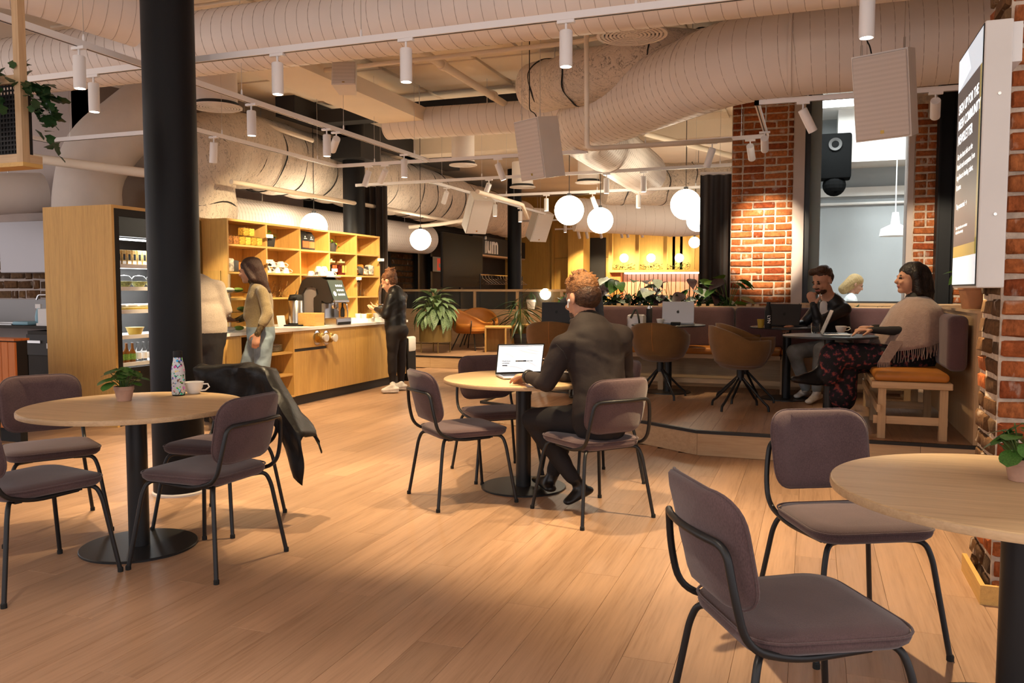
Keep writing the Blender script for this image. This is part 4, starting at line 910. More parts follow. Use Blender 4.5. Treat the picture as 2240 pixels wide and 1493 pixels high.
# ================= FRIDGE AND KITCHEN =================
ORD=['first','second','third','fourth','fifth','sixth','seventh','eighth','ninth','tenth']
FX=-6.25; FB=-7.12; FY0=6.08; FY1=7.22; FZ=2.13
fr=thing('display_fridge','tall oak-clad display fridge with lit open shelves','fridge',(-6.68,6.65,0)); fo=Matrix.Translation((6.68,-6.65,0))
def fp(name,mat,fn,**k): m=MB(); fn(m); m.xf(fo); return m.build(name,mat,fr,**k)
fp('side_panel','oak_v',lambda m:m.box(FB,FX,FY0,FY0+.03,0,FZ)); fp('side_panel','oak_v',lambda m:m.box(FB,FX,FY1-.03,FY1,0,FZ)); fp('top_panel','oak_y',lambda m:m.box(FB,FX,FY0+.03,FY1-.03,FZ-.03,FZ)); fp('back_panel','charcoal',lambda m:m.box(FB,FB+.03,FY0+.03,FY1-.03,0,FZ-.03))
fp('front_frame','black_matte',lambda m:m.box(FX-.06,FX-.012,FY0+.03,FY0+.10,.02,FZ-.03).box(FX-.06,FX-.012,FY1-.10,FY1-.03,.02,FZ-.03).box(FX-.06,FX-.012,FY0+.10,FY1-.10,FZ-.10,FZ-.03).box(FX-.08,FX-.02,FY0+.10,FY1-.10,.02,.56))
fp('header','screen_black',lambda m:m.box(FX-.10,FX-.03,FY0+.10,FY1-.10,1.84,FZ-.10)); fp('inner_back','dark_grey',lambda m:m.box(-6.86,-6.84,FY0+.05,FY1-.05,.5,1.9)); fp('inner_side','dark_grey',lambda m:m.box(-6.84,FX-.06,FY0+.05,FY0+.07,.5,1.9).box(-6.84,FX-.06,FY1-.07,FY1-.05,.5,1.9))
fs_z=[.60,.87,1.12,1.345,1.565]
for z in fs_z:
    s=fp('shelf','white_plastic',lambda m:m.box(-6.82,FX-.08,FY0+.08,FY1-.08,z-.012,z)); MB().box(FX-.08,FX-.068,FY0+.08,FY1-.08,z-.03,z+.008).xf(fo).build('price_rail','white_plastic',s)
    MB().box(-6.80,FX-.10,FY0+.10,FY1-.10,z-.02,z-.013).xf(fo).build('light_strip','led_white',s)
fp('light_strip','led_white',lambda m:m.box(-6.45,-6.38,FY0+.08,FY1-.08,1.815,1.83)); fp('light_strip','led_white',lambda m:m.box(-6.835,-6.825,6.46,6.49,.65,1.8))
fp('holes','paper',lambda m:[m.box(-6.839,-6.837,FY0+.12+.05*i,FY0+.128+.05*i,.66+.05*j,.668+.05*j) for i in range(9) for j in range(22)])
fp('wordmark','brass',lambda m:m.box(FX-.02,FX-.017,FY0+.16,FY0+.32,.50,.515))
plain('carton_a',(.55,.36,.12),.5,var=.6,scale=26); plain('salad',(.22,.20,.05),.5,var=.9,scale=40); plain('beer',(.20,.07,.012),.12); plain('label_green',(.20,.34,.06),.6,var=.4,scale=50); plain('juice',(.45,.16,.03),.2)
y=FY0+.12; k=0
while y<FY1-.14 and k<10:
    t=thing('drink_carton','printed drink carton on the top fridge shelf, '+ORD[k]+' from the left','carton',(-6.42,y+.03,1.567),group='drink cartons in the fridge'); part('carton_body','carton_a',t,lambda m:m.rbox(-.03,.03,-.029,.029,0,.15,.004,1)); part('label','ink',t,lambda m:m.box(.0302,.031,-.015,.015,.05,.11)); part('stripe','paper',t,lambda m:m.box(.0302,.0308,-.022,.022,.012,.04)); y+=.066; k+=1
for k in range(4):
    t=thing('salad_bowl','domed salad bowl on the second fridge shelf, '+['nearest','second','third','farthest'][k],'salad bowl',(-6.44,FY0+.13+.19*k,1.347),group='salad bowls in the fridge'); part('bowl','salad',t,lambda m:m.lathe([(.045,0),(.075,.05),(.075,.06),(0,.062)],20),True); part('dome_lid','glass',t,lambda m:m.lathe([(.078,.06),(.074,.085),(.05,.115),(0,.125)],20,cap=False),True)
t=tag(MB().rbox(-.10,.06,-.30,.30,0,.03,.008,1).build('food_tray','yellow_cup',loc=(-6.42,FY0+.45,1.122)),'yellow tray of wraps on the middle fridge shelf','tray')
for k in range(4): tag(MB().rbox(-.05,.05,-.06,.06,0,.03,.012,2).build('wrap','paper',smooth=True,loc=(-6.43,FY0+.22+.15*k,1.153)),'white wrapped sandwich on the fridge tray, '+['nearest','second','third','farthest'][k],'sandwich','wraps in the fridge')
def bottle(p,mat,label,grp,r=.03,h=.22,lab='label_green'):
    t=thing('glass_bottle',label,'bottle',p,group=grp); part('bottle_body',mat,t,lambda m:m.lathe([(r*.9,0),(r,.01),(r,h*.52),(r*.42,h*.72),(r*.36,h*.97),(r*.42,h*.97),(r*.42,h),(0,h)],14),True); part('label',lab,t,lambda m:m.lathe([(r*1.02,h*.14),(r*1.02,h*.46)],14,cap=False),True)
bottle((-6.40,FY0+.12,.872),'juice','tall bottle alone on the fourth fridge shelf','single bottle in the fridge',.032,.23,'paper')
tag(MB().lathe([(.06,0),(.085,.07),(.09,.075),(0,.08)],20).build('food_tub','yellow_cup',smooth=True,loc=(-6.42,FY0+.42,.872)),'yellow food tub with lid on the fourth fridge shelf','tub')
for k in range(7):
    bottle((-6.38,FY0+.115+.075*k,.602),'beer' if k<4 else 'glass','small drink bottle in the front row of the lowest fridge shelf, '+ORD[k]+' from the left','bottles in the lowest fridge row',.03,.19,'label_green' if k<4 else 'paper')
    bottle((-6.46,FY0+.115+.075*k,.602),'beer' if k<4 else 'glass','small drink bottle in the rear row of the lowest fridge shelf, '+ORD[k]+' from the left','bottles in the lowest fridge row, behind',.03,.19,'label_green' if k<4 else 'paper')
spot((-6.36,6.6,1.80),(-6.45,6.6,.5),14,120,.9,(.95,.98,1.),.05)
# kitchen run on the back wall
KY=7.13
def kthing(name,label,cat): return thing(name,label,cat,(-9.2,KY+.3,0))
ko=Matrix.Translation((9.2,-(KY+.3),0))
t=tag(MB().box(-12,-7.9,KY,7.8,.865,.90).build('kitchen_worktop','dark_wall'),'dark kitchen worktop behind the fridge','worktop')
for k,(a,b) in enumerate(((-9.40,-8.55),(-8.54,-7.95))):
    q=thing('wall_cabinet',['wide brushed metal wall cabinet over the sink','narrow brushed metal wall cabinet beside the fridge'][k],'cabinet',((a+b)/2,7.5,1.53)); part('carcass','cabinet_metal',q,lambda m:m.box(a-(a+b)/2,b-(a+b)/2,-.08,.29,0,.62)); part('door','cabinet_metal',q,lambda m:m.rbox(a-(a+b)/2+.004,b-(a+b)/2-.004,-.10,-.08,.002,.618,.003,1))
brick_face(wk,(-10.6,7.8,0),(1,0,0),(0,-1,0),1.95,.95,2.2,meshes=BRD,seed=8,ch=.125)
t=thing('kitchen_sink','steel sink basin rim and splash panel at the far left','sink',(-9.3,7.45,.90)); part('splash_panel','splash_steel',t,lambda m:m.box(-1.2,.75,.30,.32,0,.30)); part('basin','steel',t,lambda m:m.box(-.5,.3,-.25,-.235,0,.012).box(-.5,.3,.18,.2,0,.012).box(-.5,-.48,-.235,.18,0,.012).box(.28,.3,-.235,.18,0,.012).box(-.48,.28,-.235,.18,-.001,.002))
q=G(73,688,.9); t=thing('kitchen_tap','chrome angled kitchen tap by the spray bottle','tap',(-8.62,7.5,.901)); part('tap_body','chrome',t,lambda m:m.tube(fillet([(0,0,0),(0,0,.36),(-.22,-.05,.36),(-.24,-.06,.30)],.05),.013,10),True); part('tap_lever','chrome',t,lambda m:m.lathe([(.024,0),(.024,.03),(.016,.04)],14),True)
plain('spray_blue',(.25,.45,.55),.4)
t=thing('spray_bottle','white spray bottle with blue liquid beside the tap','bottle',(-8.72,7.35,.901)); part('bottle_body','spray_blue',t,lambda m:m.lathe([(.045,0),(.047,.10),(.035,.17),(.016,.20)],18),True); part('trigger_head','white_plastic',t,lambda m:m.box(-.05,.035,-.012,.012,.20,.25).box(-.03,-.018,-.008,.008,.15,.2))
t=tag(MB().rbox(-.13,.13,-.10,.10,0,.045,.02,2).build('cleaning_cloth','spray_blue',smooth=True,loc=(-8.84,7.28,.901)),'crumpled light blue cloth on the kitchen worktop','cloth')
t=thing('white_box','white lidded box on the kitchen worktop next to the fridge','box',(-8.35,7.3,.901)); part('box_body','white_plastic',t,lambda m:m.rbox(-.2,.2,-.12,.12,0,.20,.008,1)); part('box_foot','white_plastic',t,lambda m:m.box(-.21,.21,-.13,.13,0,.03))
t=thing('base_cabinet','dark kitchen base cabinet with steel handles under the worktop','cabinet',(-9.2,KY+.3,0)); part('carcass','dark_wall',t,lambda m:m.box(-11.5,-8.72,KY+.04,7.75,.0,.60).xf(ko)); part('drawer_front','dark_wall',t,lambda m:m.box(-9.1,-8.73,KY+.02,KY+.04,.1,.58).xf(ko)); part('handle','steel',t,lambda m:m.box(-9.05,-8.78,KY-.01,KY+.02,.66,.70).xf(ko)); part('lower_handle','steel',t,lambda m:m.box(-9.05,-8.74,KY+.0,KY+.02,.47,.56).xf(ko))
t=thing('dishwasher','dark dishwasher with control buttons beside the fridge','dishwasher',(-8.3,KY+.3,0)); part('machine_body','dark_wall',t,lambda m:m.box(-.38,.3,-.28,.3,0,.84)); part('control_panel','dark_grey',t,lambda m:m.box(-.38,.3,-.30,-.28,.56,.80)); part('button','white_plastic',t,lambda m:m.box(-.06,.0,-.305,-.30,.64,.70).box(.06,.12,-.305,-.30,.64,.70)); part('door_handle','steel',t,lambda m:m.box(-.34,-.14,-.32,-.30,.70,.73).box(.0,.3,-.32,-.30,.40,.43))
t=thing('slatted_cabinet','orange vertical-board cabinet at the far left picture edge','cabinet',(-7.24,5.25,0)); part('plinth','black_matte',t,lambda m:m.box(-.7,.80,-.05,.02,0,.12)); part('top_board','orange_wood',t,lambda m:m.box(-.82,.825,-.10,.05,.885,.905)); part('carcass','black_matte',t,lambda m:m.box(-.8,.82,-.07,.03,.12,.885))
for k in range(20): part('slat','orange_wood',t,lambda m:m.rbox(-.80+k*.081+.002,-.80+k*.081+.079,-.092,-.068,.125,.875,.004,1))
# ================= PLATFORM SEATING =================
BY0,BY1=9.12,9.58    # back bench seat, then cushion
bn=thing('bench','long upholstered bench along the window wall with mauve backrest','bench',(-.8,9.1,PZ)); bo=Matrix.Translation((.8,-9.1,-PZ))
def bp(par,name,mat,fn,**k): m=MB(); fn(m); m.xf(bo); return m.build(name,mat,par,**k)
for a,b in ((-2.98,-1.6),(-1.59,-.3),(-.29,1.0)):
    bp(bn,'seat_cushion','leather_tan',lambda m:m.rbox(a,b,BY0,BY1,.62,.69,.025,3),smooth=True); bp(bn,'seat_frame','ash_x',lambda m:m.box(a,b,BY0+.02,BY1,.575,.62))
for x_ in (-2.9,-1.6,-.3,.9):
    bp(bn,'leg','ash_v',lambda m:m.box(x_,x_+.06,BY0+.04,BY0+.10,PZ,.575)); bp(bn,'leg','ash_v',lambda m:m.box(x_,x_+.06,BY1-.1,BY1-.04,PZ,.575))
bp(bn,'rail','ash_x',lambda m:m.box(-2.8,.9,BY0+.05,BY0+.08,.30,.35))
for a,b in ((-2.98,-.82),(-.81,1.08)): bp(bn,'backrest','bench_fabric',lambda m:m.rbox(a,b,BY1,BY1+.13,.66,1.125,.045,4),smooth=True)
tb=tag(MB().box(-3.02,1.08,9.725,9.755,PZ,1.135).box(-3.02,1.08,9.755,10.13,1.02,1.04).box(-3.02,1.08,10.13,10.155,PZ,1.135).box(-3.02,-2.99,9.755,10.13,PZ,1.135).build('planter_trough','ash_x'),'pale wooden trough behind the bench backrest holding the plants','planter')
for k in range(8):
    x_=-2.7+.5*k; MB().box(x_,x_+.05,9.712,9.726,1.06,1.16).build('block','ash_v',tb); MB().box(x_+.09,x_+.14,9.712,9.726,1.06,1.16).build('block','ash_v',tb)
rb=thing('bench','open-ended bench with tan leather seat under the woman in the shawl','bench',(.75,7.9,PZ)); ro=Matrix.Translation((-.75,-7.9,-PZ))
def rp(name,mat,fn,**k): m=MB(); fn(m); m.xf(ro); return m.build(name,mat,rb,**k)
RX0,RX1,RY0,RY1=.44,.97,6.76,8.70
rp('seat_cushion','leather_tan',lambda m:m.rbox(RX0+.02,RX1,RY0,RY1,.635,.705,.03,3),smooth=True); rp('seat_frame','ash_x',lambda m:m.rbox(RX0,RX1+.02,RY0-.01,RY1,.585,.635,.006,1))
for a in (RX0+.05,RX1-.06):
    for b in (RY0+.03,7.7,RY1-.1): rp('leg','ash_v',lambda m:m.box(a,a+.055,b,b+.055,PZ,.585))
for b in (RY0+.05,7.715): rp('stretcher','ash_x',lambda m:m.box(RX0+.02,RX1,b,b+.022,.31,.37))
rp('side_rail','ash_y',lambda m:m.box(RX0+.04,RX0+.065,RY0-.0,RY1,.40,.46)); rp('backrest','bench_fabric',lambda m:m.rbox(RX1-.02,RX1+.12,RY0+.04,RY1+.3,.72,1.135,.05,4),smooth=True)
sb=thing('bench_side_board','tall pale wooden end board beside the brick pillar','side board',(1.3,7.5,PZ)); part('end_panel','ash_v',sb,lambda m:m.box(-.18,.5,-.80,-.77,0,.955)); part('top_board','ash_y',sb,lambda m:m.box(-.20,.5,-.81,2.2,.955,.975)); part('inner_panel','ash_v',sb,lambda m:m.box(-.18,-.15,-.77,1.7,0,.955))
def leafy(x,y,z,label,kind,n,seed,R,H,size,mat='terracotta',height=.3,spread=.2,potname=True):
    t=thing('potted_plant',label,'plant',(x,y,z)); pot(t,R,H,mat); r=random.Random(seed); st=[]
    for k in range(n):
        a=k*2.4+r.uniform(-.4,.4); u=(k+.5)/n; p=Vector((spread*u*math.cos(a)*.5,spread*u*math.sin(a)*.5,H+height*(1-.55*u)*r.uniform(.5,.9))); st.append(((.1*p.x,.1*p.y,H*.85),p)); put_leaf(t,kind,p,a,r.uniform(-.2,.7)*(1-u)+.1-.4*u,size*r.uniform(.7,1.1),r.uniform(-.3,.3))
    stems(t,st,r=.003); return t
leafy(1.20,7.35,PZ+.976,'terracotta pot with broad leaves behind the shawled woman','big',9,1,.115,.20,.20,height=.16,spread=.2)
leafy(1.34,6.98,PZ+.976,'terracotta pot with striped leaf half hidden by the screen','big',6,2,.115,.20,.20,height=.15,spread=.2)
# tub chairs
def make_tub():
    t=thing('tub_chair','','chair'); nu,nv=36,9
    def shell(m,off=0.):
        for iv in range(nv+1):
            v=iv/nv
            for iu in range(nu+1):
                a=math.radians(-232+284*iu/nu)   # opening to +Y
                back=max(0,-math.sin(a)); top=.66+.13*back**.8
                z=.40+(top-.40)*v; r=.215+.085*math.sin(min(1,v*1.25)*math.pi/2)-off
                if v==0: r*=.80
                m.v.append((r*1.02*math.cos(a),r*math.sin(a),z))
        for iv in range(nv):
            for iu in range(nu): q=iv*(nu+1)+iu; m.f.append((q,q+1,q+nu+2,q+nu+1)); m.mi.append(0)
    o=part('shell','tan_fabric',t,shell,True,80); md=o.modifiers.new('thickness','SOLIDIFY'); md.thickness=.032; md.offset=-1
    part('shell_underside','tan_fabric',t,lambda m:m.lathe([(.0,.375),(.12,.378),(.19,.40),(.215,.43),(0,.43)],30),True); part('seat_cushion','tan_fabric',t,lambda m:m.lathe([(.0,.43),(.22,.43),(.245,.455),(.235,.485),(0,.495)],30),True)
    part('seam','leather_tan',t,lambda m:m.tube([(0,-.183,.41),(0,-.255,.50),(0,-.298,.62),(0,-.302,.785)],.0022,5))
    part('hub','black_metal',t,lambda m:m.lathe([(.035,.27),(.035,.38)],16),True)
    for k in range(4):
        a=math.pi/4+k*math.pi/2; c,s=math.cos(a),math.sin(a); part('leg','black_metal',t,lambda m:m.tube(fillet([(.02*c,.02*s,.30),(.26*c,.26*s,.075),(.30*c,.30*s,.05),(.305*c,.305*s,0)],.04),.012,8),True)
    return t
TUB=make_tub(); tf=[True]
def tub(x,y,hx,hy,label):
    o=TUB if tf[0] else dup(TUB); tf[0]=False; o.location=(x,y,PZ); o.rotation_euler=(0,0,math.atan2(hy,hx)-math.pi/2); o['label']=label; o['group']='tan tub chairs on the platform'
q=G(1618,893,PZ); tub(q.x,q.y,.95,.30,'tan tub chair nearest the platform edge'); tub(-.62,8.62,.85,.40,'tan tub chair tucked behind the nearest one')
q=G(1443,868,PZ); tub(q.x,q.y,.12,1,'tan tub chair with its back to the viewer at the grey laptop'); q=G(1212,858,PZ); tub(q.x,q.y,-.1,1,'tan tub chair left of the man in the dark shirt')
def bar_table(x,y,r,label,zt=.745):
    t=thing('bistro_table',label,'table',(x,y,PZ),group='black bistro tables on the platform')
    part('tabletop','black_metal',t,lambda m:m.lathe([(0,zt),(r-.004,zt),(r,zt-.004),(r,zt-.014),(r-.03,zt-.018),(0,zt-.018)],56),True,30); part('pole','black_metal',t,lambda m:m.lathe([(.042,.01),(.042,zt-.018)],24),True); part('base_plate','black_metal',t,lambda m:m.lathe([(0,.01),(.25,.01),(.252,0),(0,0)],48),True,30); return (x,y)
T1=G(1462,709,PZ+.745); T1=bar_table(T1.x,T1.y,.40,'black bistro table with the open grey laptop')
T2=G(1722,714,PZ+.745); T2=bar_table(T2.x,T2.y,.37,'black bistro table of the man resting his chin')
T3=G(1815,733,PZ+.745); T3=bar_table(T3.x,T3.y,.375,'black bistro table before the woman in the shawl')
T0=G(1250,708,PZ+.745); T0=bar_table(T0.x,T0.y,.38,'black bistro table hidden behind the man in the dark shirt')
TT=PZ+.746
# laptops; local: hinge along X at y=0, keyboard towards -Y, user looks +Y
def apple(m,s,z):
    pts=[]
    for k in range(28):
        a=2*math.pi*k/28; r=s*(1-.10*math.sin(a)**8*(1 if math.sin(a)>0 else .6))*(1.0); x=r*.92*math.cos(a); y=r*math.sin(a)
        if math.hypot(x-s*1.12,y-s*.05)<s*.5:
            d=Vector((x-s*1.12,y-s*.05)); d.normalize(); x,y=s*1.12+d.x*s*.5,s*.05+d.y*s*.5
        pts.append((x,y))
    m.add([(x,y,z) for x,y in pts],[tuple(range(28))]); m.add([(s*.02,s*1.1,z),(s*.10,s*1.35,z),(s*.38,s*1.55,z),(s*.34,s*1.25,z)],[(0,1,2,3)])
def laptop(x,y,z,rz,label,open_=1.85,w=.31,d=.215,lid='laptop_grey',body='laptop_body',screen=None,logo='ink'):
    t=thing('laptop',label,'laptop',(x,y,z),rz)
    part('keyboard_deck',body,t,lambda m:m.rbox(-w/2,w/2,-d,0,.002,.014,.004,1)); part('keys','keys',t,lambda m:[m.box(-w*.42+i*w*.0765,-w*.42+i*w*.0765+w*.066,-d*.12-j*d*.095-d*.08,-d*.12-j*d*.095,.0141,.0152) for i in range(11) for j in range(5)]); part('touchpad',lid,t,lambda m:m.box(-w*.17,w*.17,-d*.93,-d*.62,.0141,.0146))
    H=Matrix.Translation((0,.0,.012))@Matrix.Rotation(open_-math.pi,4,'X')   # lid initially lying to -Y face down
    o=MB().rbox(-w/2,w/2,-d,0,0,.006,.003,1).xf(H).build('lid',lid,t)
    # screen on the inner (z=0) side, logo on outer
    MB().box(-w/2+.004,w/2-.004,-d+.004,-.006,-.0006,-.0001).xf(H).build('bezel','screen_black',o)
    MB().box(-w/2+.008,w/2-.008,-d+.008,-.016,-.0012,-.0007).xf(H).build('display',screen or 'screen_black',o)
    m=MB(); apple(m,.017,0); m.xf(H@Matrix.Translation((0,-d*.52,.0064))@Matrix.Rotation(math.pi,4,'Z')); m.build('logo',logo,o)
    return t,o,H,w,d
# man's laptop on the oak table
lp=G(1137,822,.741); lt,lo,LH,lw,ld=laptop(lp.x-.02,lp.y+.03,.741,math.atan2(.80,-.60)-math.pi/2-.05,'open laptop with bright white page on the oak table',open_=1.95,w=.325,d=.225,lid='laptop_dark',body='laptop_body',screen='screen_white')
LS=LH@Matrix.Translation((0,0,-.0014))@Matrix.Rotation(math.pi,4,'X')@Matrix.Diagonal((1,1,1,1))   # screen plane: x right, y up(0..d), facing user
def scr(m): m.xf(LS); return m
def waves(m):
    for k,(x0,y0,x1,y1,b) in enumerate([(-.06,.20,.15,.145,.012),(.0,.205,.15,.165,.01),(-.15,.165,.02,.07,.02),(-.15,.05,.06,.018,.02),(-.02,.10,.15,.03,.02)]):
        pts=[]; n=14
        for i in range(n+1):
            u=i/n; xx=x0+(x1-x0)*u; yy=y0+(y1-y0)*u+b*math.sin(u*math.pi)*(-1 if k<2 else 1); pts.append((xx,yy))
        th=[.006*math.sin(math.pi*i/n)+.0006 for i in range(n+1)]
        m.add([(a,c+e,0) for (a,c),e in zip(pts,th)]+[(a,c-e*.2,0) for (a,c),e in zip(pts,th)],[(i,i+1,n+2+i,n+1+i) for i in range(n)])
scr_o=MB(); waves(scr_o); scr(scr_o).build('page_waves','screen_wave',lo)
def inkp(m):
    m.box(-.125,-.115,.108,.1095,0,.0003); m.box(-.03,.045,.093,.103,0,.0003); m.box(-.120,-.085,.062,.069,0,.0003); m.box(-.15,.15,.2095,.213,0,.0002)
mm=MB(); inkp(mm); scr(mm).build('page_marks','ink',lo)
text_mesh('Work from',.0125,'ink','page_text',lo,LS@Matrix.Translation((-.125,.095,.0002)),bold=.0004,depth=0); text_mesh('the world',.0125,'paper','page_text',lo,LS@Matrix.Translation((-.026,.095,.0005)),depth=0); text_mesh('and stay',.0125,'ink','page_text',lo,LS@Matrix.Translation((.05,.095,.0002)),bold=.0004,depth=0); text_mesh('connected',.0125,'ink','page_text',lo,LS@Matrix.Translation((-.125,.080,.0002)),bold=.0004,depth=0)
laptop(T1[0]+.10,T1[1]+.02,TT,math.pi+.1,'grey laptop seen from behind on the bistro table by the bench',open_=1.75,w=.345,d=.24)
laptop(T2[0]-.04,T2[1]-.02,TT,math.pi-.30,'black laptop seen from behind before the man resting his chin',open_=1.90,w=.33,d=.23,lid='laptop_dark',body='laptop_dark',logo='screen_black',screen='screen_wave')
laptop(T3[0]-.06,T3[1]+.03,TT,math.pi/2+.06,'slim open laptop seen edge-on before the woman in the shawl',open_=1.95,w=.30,d=.21)
laptop(T0[0]-.16,T0[1]-.05,TT,math.pi+.2,'black laptop left of the seated man\'s head',open_=1.75,w=.33,d=.23,lid='laptop_dark',body='laptop_dark',logo='screen_black')
t=thing('phone','phone lying at the edge of the left bistro table','phone',(T0[0]-.30,T0[1]-.12,TT)); part('phone_body','screen_black',t,lambda m:m.rbox(-.06,.06,-.035,.035,0,.008,.003,1)); part('phone_rim','steel',t,lambda m:m.rbox(-.061,.061,-.036,.036,.002,.006,.001,1))
def flask(x,y,z,label,word=None,h=.25,r=.034,steelcap=False):
    t=thing('drinking_bottle',label,'bottle',(x,y,z),-.3); part('bottle_body','black_matte',t,lambda m:m.lathe([(r*.95,0),(r,.004),(r,h*.66),(r*.9,h*.75),(r*.55,h*.88),(r*.5,h*.90)] if not steelcap else [(r*.95,0),(r,.004),(r,h*.82),(r*.95,h*.84)],24),True); part('cap','steel' if steelcap else 'black_metal',t,lambda m:m.lathe([(r*.52,h*.90),(r*.55,h*.91),(r*.55,h*.985),(r*.4,h),(0,h)] if not steelcap else [(r*.97,h*.84),(r*.97,h*.93),(r*.7,h*.95),(r*.7,h),(0,h)],20),True)
    if word: text_mesh(word,.042,'paper','lettering',t,frame((.006,-r-.0012,h*.50),(0,0,-1),(1,0,0)),bold=.0005,depth=.0004)
q=G(1680,718,TT); flask(q.x,q.y,TT,'black swing-top bottle lettered in white beside the black laptop','LYN',.26)
q=G(1420,708,TT); flask(q.x,q.y,TT,'black flask with steel cap beside the grey laptop',None,.20,.033,True)
q=G(1444,709,TT); cup((q.x,q.y,TT),'white cup in front of the grey laptop',.042,.06,2.)
q=G(1478,711,TT); tag(MB().rbox(-.05,.05,-.03,.03,0,.035,.006,1).build('small_case','black_matte',loc=(q.x,q.y,TT)),'small black case before the grey laptop','case')
q=G(1668,717,TT); tag(MB().lathe([(.026,0),(.036,.085),(.032,.085),(.024,.005)],18).build('paper_cup','yellow_cup',smooth=True,loc=(q.x-.02,q.y+.05,TT)),'yellow paper cup behind the lettered bottle','paper cup')
q=G(1784,728,TT); t=thing('water_glass','faceted glass of water on the shawled woman\'s table','glass',(q.x,q.y,TT)); part('glass_wall','glass',t,lambda m:m.lathe([(.028,0),(.036,.01),(.038,.085),(.034,.085),(.032,.012),(0,.012)],10)); part('water','smoke_glass',t,lambda m:m.lathe([(0,.013),(.031,.013),(.033,.05),(0,.05)],10))
q=G(1840,727,TT); cup((q.x,q.y+.06,TT),'white cup behind the slim laptop',.05,.055,.2)
# grey bag on the bench between table and laptop
t=thing('shoulder_bag','silver grey bag with black straps on the bench by the flask','bag',(T1[0]-.42,9.40,.70)); part('bag_body','cabinet_metal',t,lambda m:m.rbox(-.10,.10,-.09,.08,0,.34,.03,2),True); part('strap','black_matte',t,lambda m:m.tube(fillet([(.06,-.095,.10),(.05,-.12,.30),(.0,-.05,.42),(-.05,-.1,.3)],.06),.012,6),True)
# ---------------- planter greenery behind the bench
r=random.Random(11)
hm=MB()
for k in range(1500):
    x_=r.uniform(-2.95,-.95) if k<1250 else r.uniform(-.95,1.0); y_=r.uniform(9.77,10.11); z_=1.04+r.uniform(0,.20 if x_<-.95 else .07); a=r.uniform(0,6.3); s=r.uniform(.02,.05); e=r.uniform(-.5,.9)
    d=Vector((math.cos(a)*math.cos(e),math.sin(a)*math.cos(e),math.sin(e))); sd_=Vector((-math.sin(a),math.cos(a),0)); p=Vector((x_,y_,z_)); hm.cur=0 if k%3 else 1
    hm.add([p,p+d*s+sd_*s*.55,p+d*s*2.1,p+d*s-sd_*s*.55],[(0,1,2,3)])
ho=hm.build('trailing_greenery',['leaf_dark','leaf']); tag(ho,'low trailing greenery filling the trough behind the bench','greenery',kind='stuff')
for k in range(9):
    x_=-2.72+.225*k; y_=9.9+.08*(k%2); t=thing('caladium_plant','broad-leaved plant in the trough behind the bench, '+['farthest left','second from the left','third from the left','fourth from the left','in the middle','fourth from the right','third from the right','second from the right','next to the brick pier'][k],'plant',(x_,y_,1.041),group='broad-leaved plants behind the bench'); st=[]
    for j in range(11):
        a=r.uniform(0,6.28); d=r.uniform(.04,.17); p=Vector((d*math.cos(a),d*math.sin(a)*.6,r.uniform(.10,.42))); st.append(((0,0,0),p)); put_leaf(t,r.choice(['purple','purple','big','big','pale'] if k not in (8,) else ['big','big','bright','purple']),p,a if math.sin(a)<.2 else -a,r.uniform(-.5,.25),r.uniform(.15,.25),r.uniform(-.5,.5))
    stems(t,st,r=.004)
# ================= LOUNGE =================
def lounge(x,y,hx,hy,label):
    t=thing('lounge_chair',label,'chair',(x,y,PZ),math.atan2(hy,hx)-math.pi/2,'orange leather lounge chairs')
    def shell(m):
        nu,nv=30,8
        for iv in range(nv+1):
            v=iv/nv
            for iu in range(nu+1):
                a=math.radians(-215+250*iu/nu); back=max(0,-math.sin(a)); top=.50+.26*back**1.1; z=.34+(top-.34)*v; rr=.30+.10*math.sin(v*math.pi/2)+.03*math.sin(v*math.pi)
                m.v.append((rr*1.1*math.cos(a),rr*math.sin(a)-.06*v*back,z))
        for iv in range(nv):
            for iu in range(nu): q=iv*(nu+1)+iu; m.f.append((q,q+1,q+nu+2,q+nu+1)); m.mi.append(0)
    o=part('back_shell','leather_tan',t,shell,True,80); md=o.modifiers.new('thickness','SOLIDIFY'); md.thickness=.05; md.offset=-1
    part('seat_cushion','leather_tan',t,lambda m:m.lathe([(0,.30),(.28,.31),(.345,.36),(.335,.40),(.25,.425),(0,.43)],32),True); part('arm_frame','black_metal',t,lambda m:[m.tube(fillet([(s*.36,.24,.55),(s*.40,.27,.50),(s*.33,.20,.30)],.05),.009,6) for s in (-1,1)],True)
    for sx in (-1,1):
        for sy in (-1,1): part('leg','black_metal',t,lambda m:m.tube([(sx*.16,sy*.16,.31),(sx*.27,sy*.27,0)],.011,8),True)
q=G(1040,757,PZ); lounge(q.x,q.y,.25,-.97,'orange leather lounge chair in the middle of the lounge'); q=G(1135,748,PZ); lounge(q.x,q.y+.2,-.3,-.95,'orange leather lounge chair on the right of the lounge'); q=G(985,770,PZ); lounge(q.x+.10,q.y+.75,.98,-.2,'orange leather lounge chair half hidden by the large potted plant')
def cube_table(x,y,label,w=.40,h=.42):
    t=thing('side_table',label,'table',(x,y,PZ),.35,'box side tables in the lounge'); part('top','oak_v',t,lambda m:m.rbox(-w/2,w/2,-w/2,w/2,h-.03,h,.003,1)); part('side','oak_v',t,lambda m:m.box(-w/2,-w/2+.03,-w/2,w/2,0,h-.03)); part('side','oak_v',t,lambda m:m.box(w/2-.12,w/2-.09,-w/2,w/2,0,h-.03)); part('back','oak_v',t,lambda m:m.box(-w/2+.03,w/2-.12,w/2-.06,w/2-.03,0,h-.03))
q=G(1090,768,PZ); cube_table(q.x,q.y,'open oak box side table behind the laptop screen',.48,.46); q=G(1150,757,PZ); cube_table(q.x,q.y-.15,'open oak box side table left of the tub chair',.46,.44)
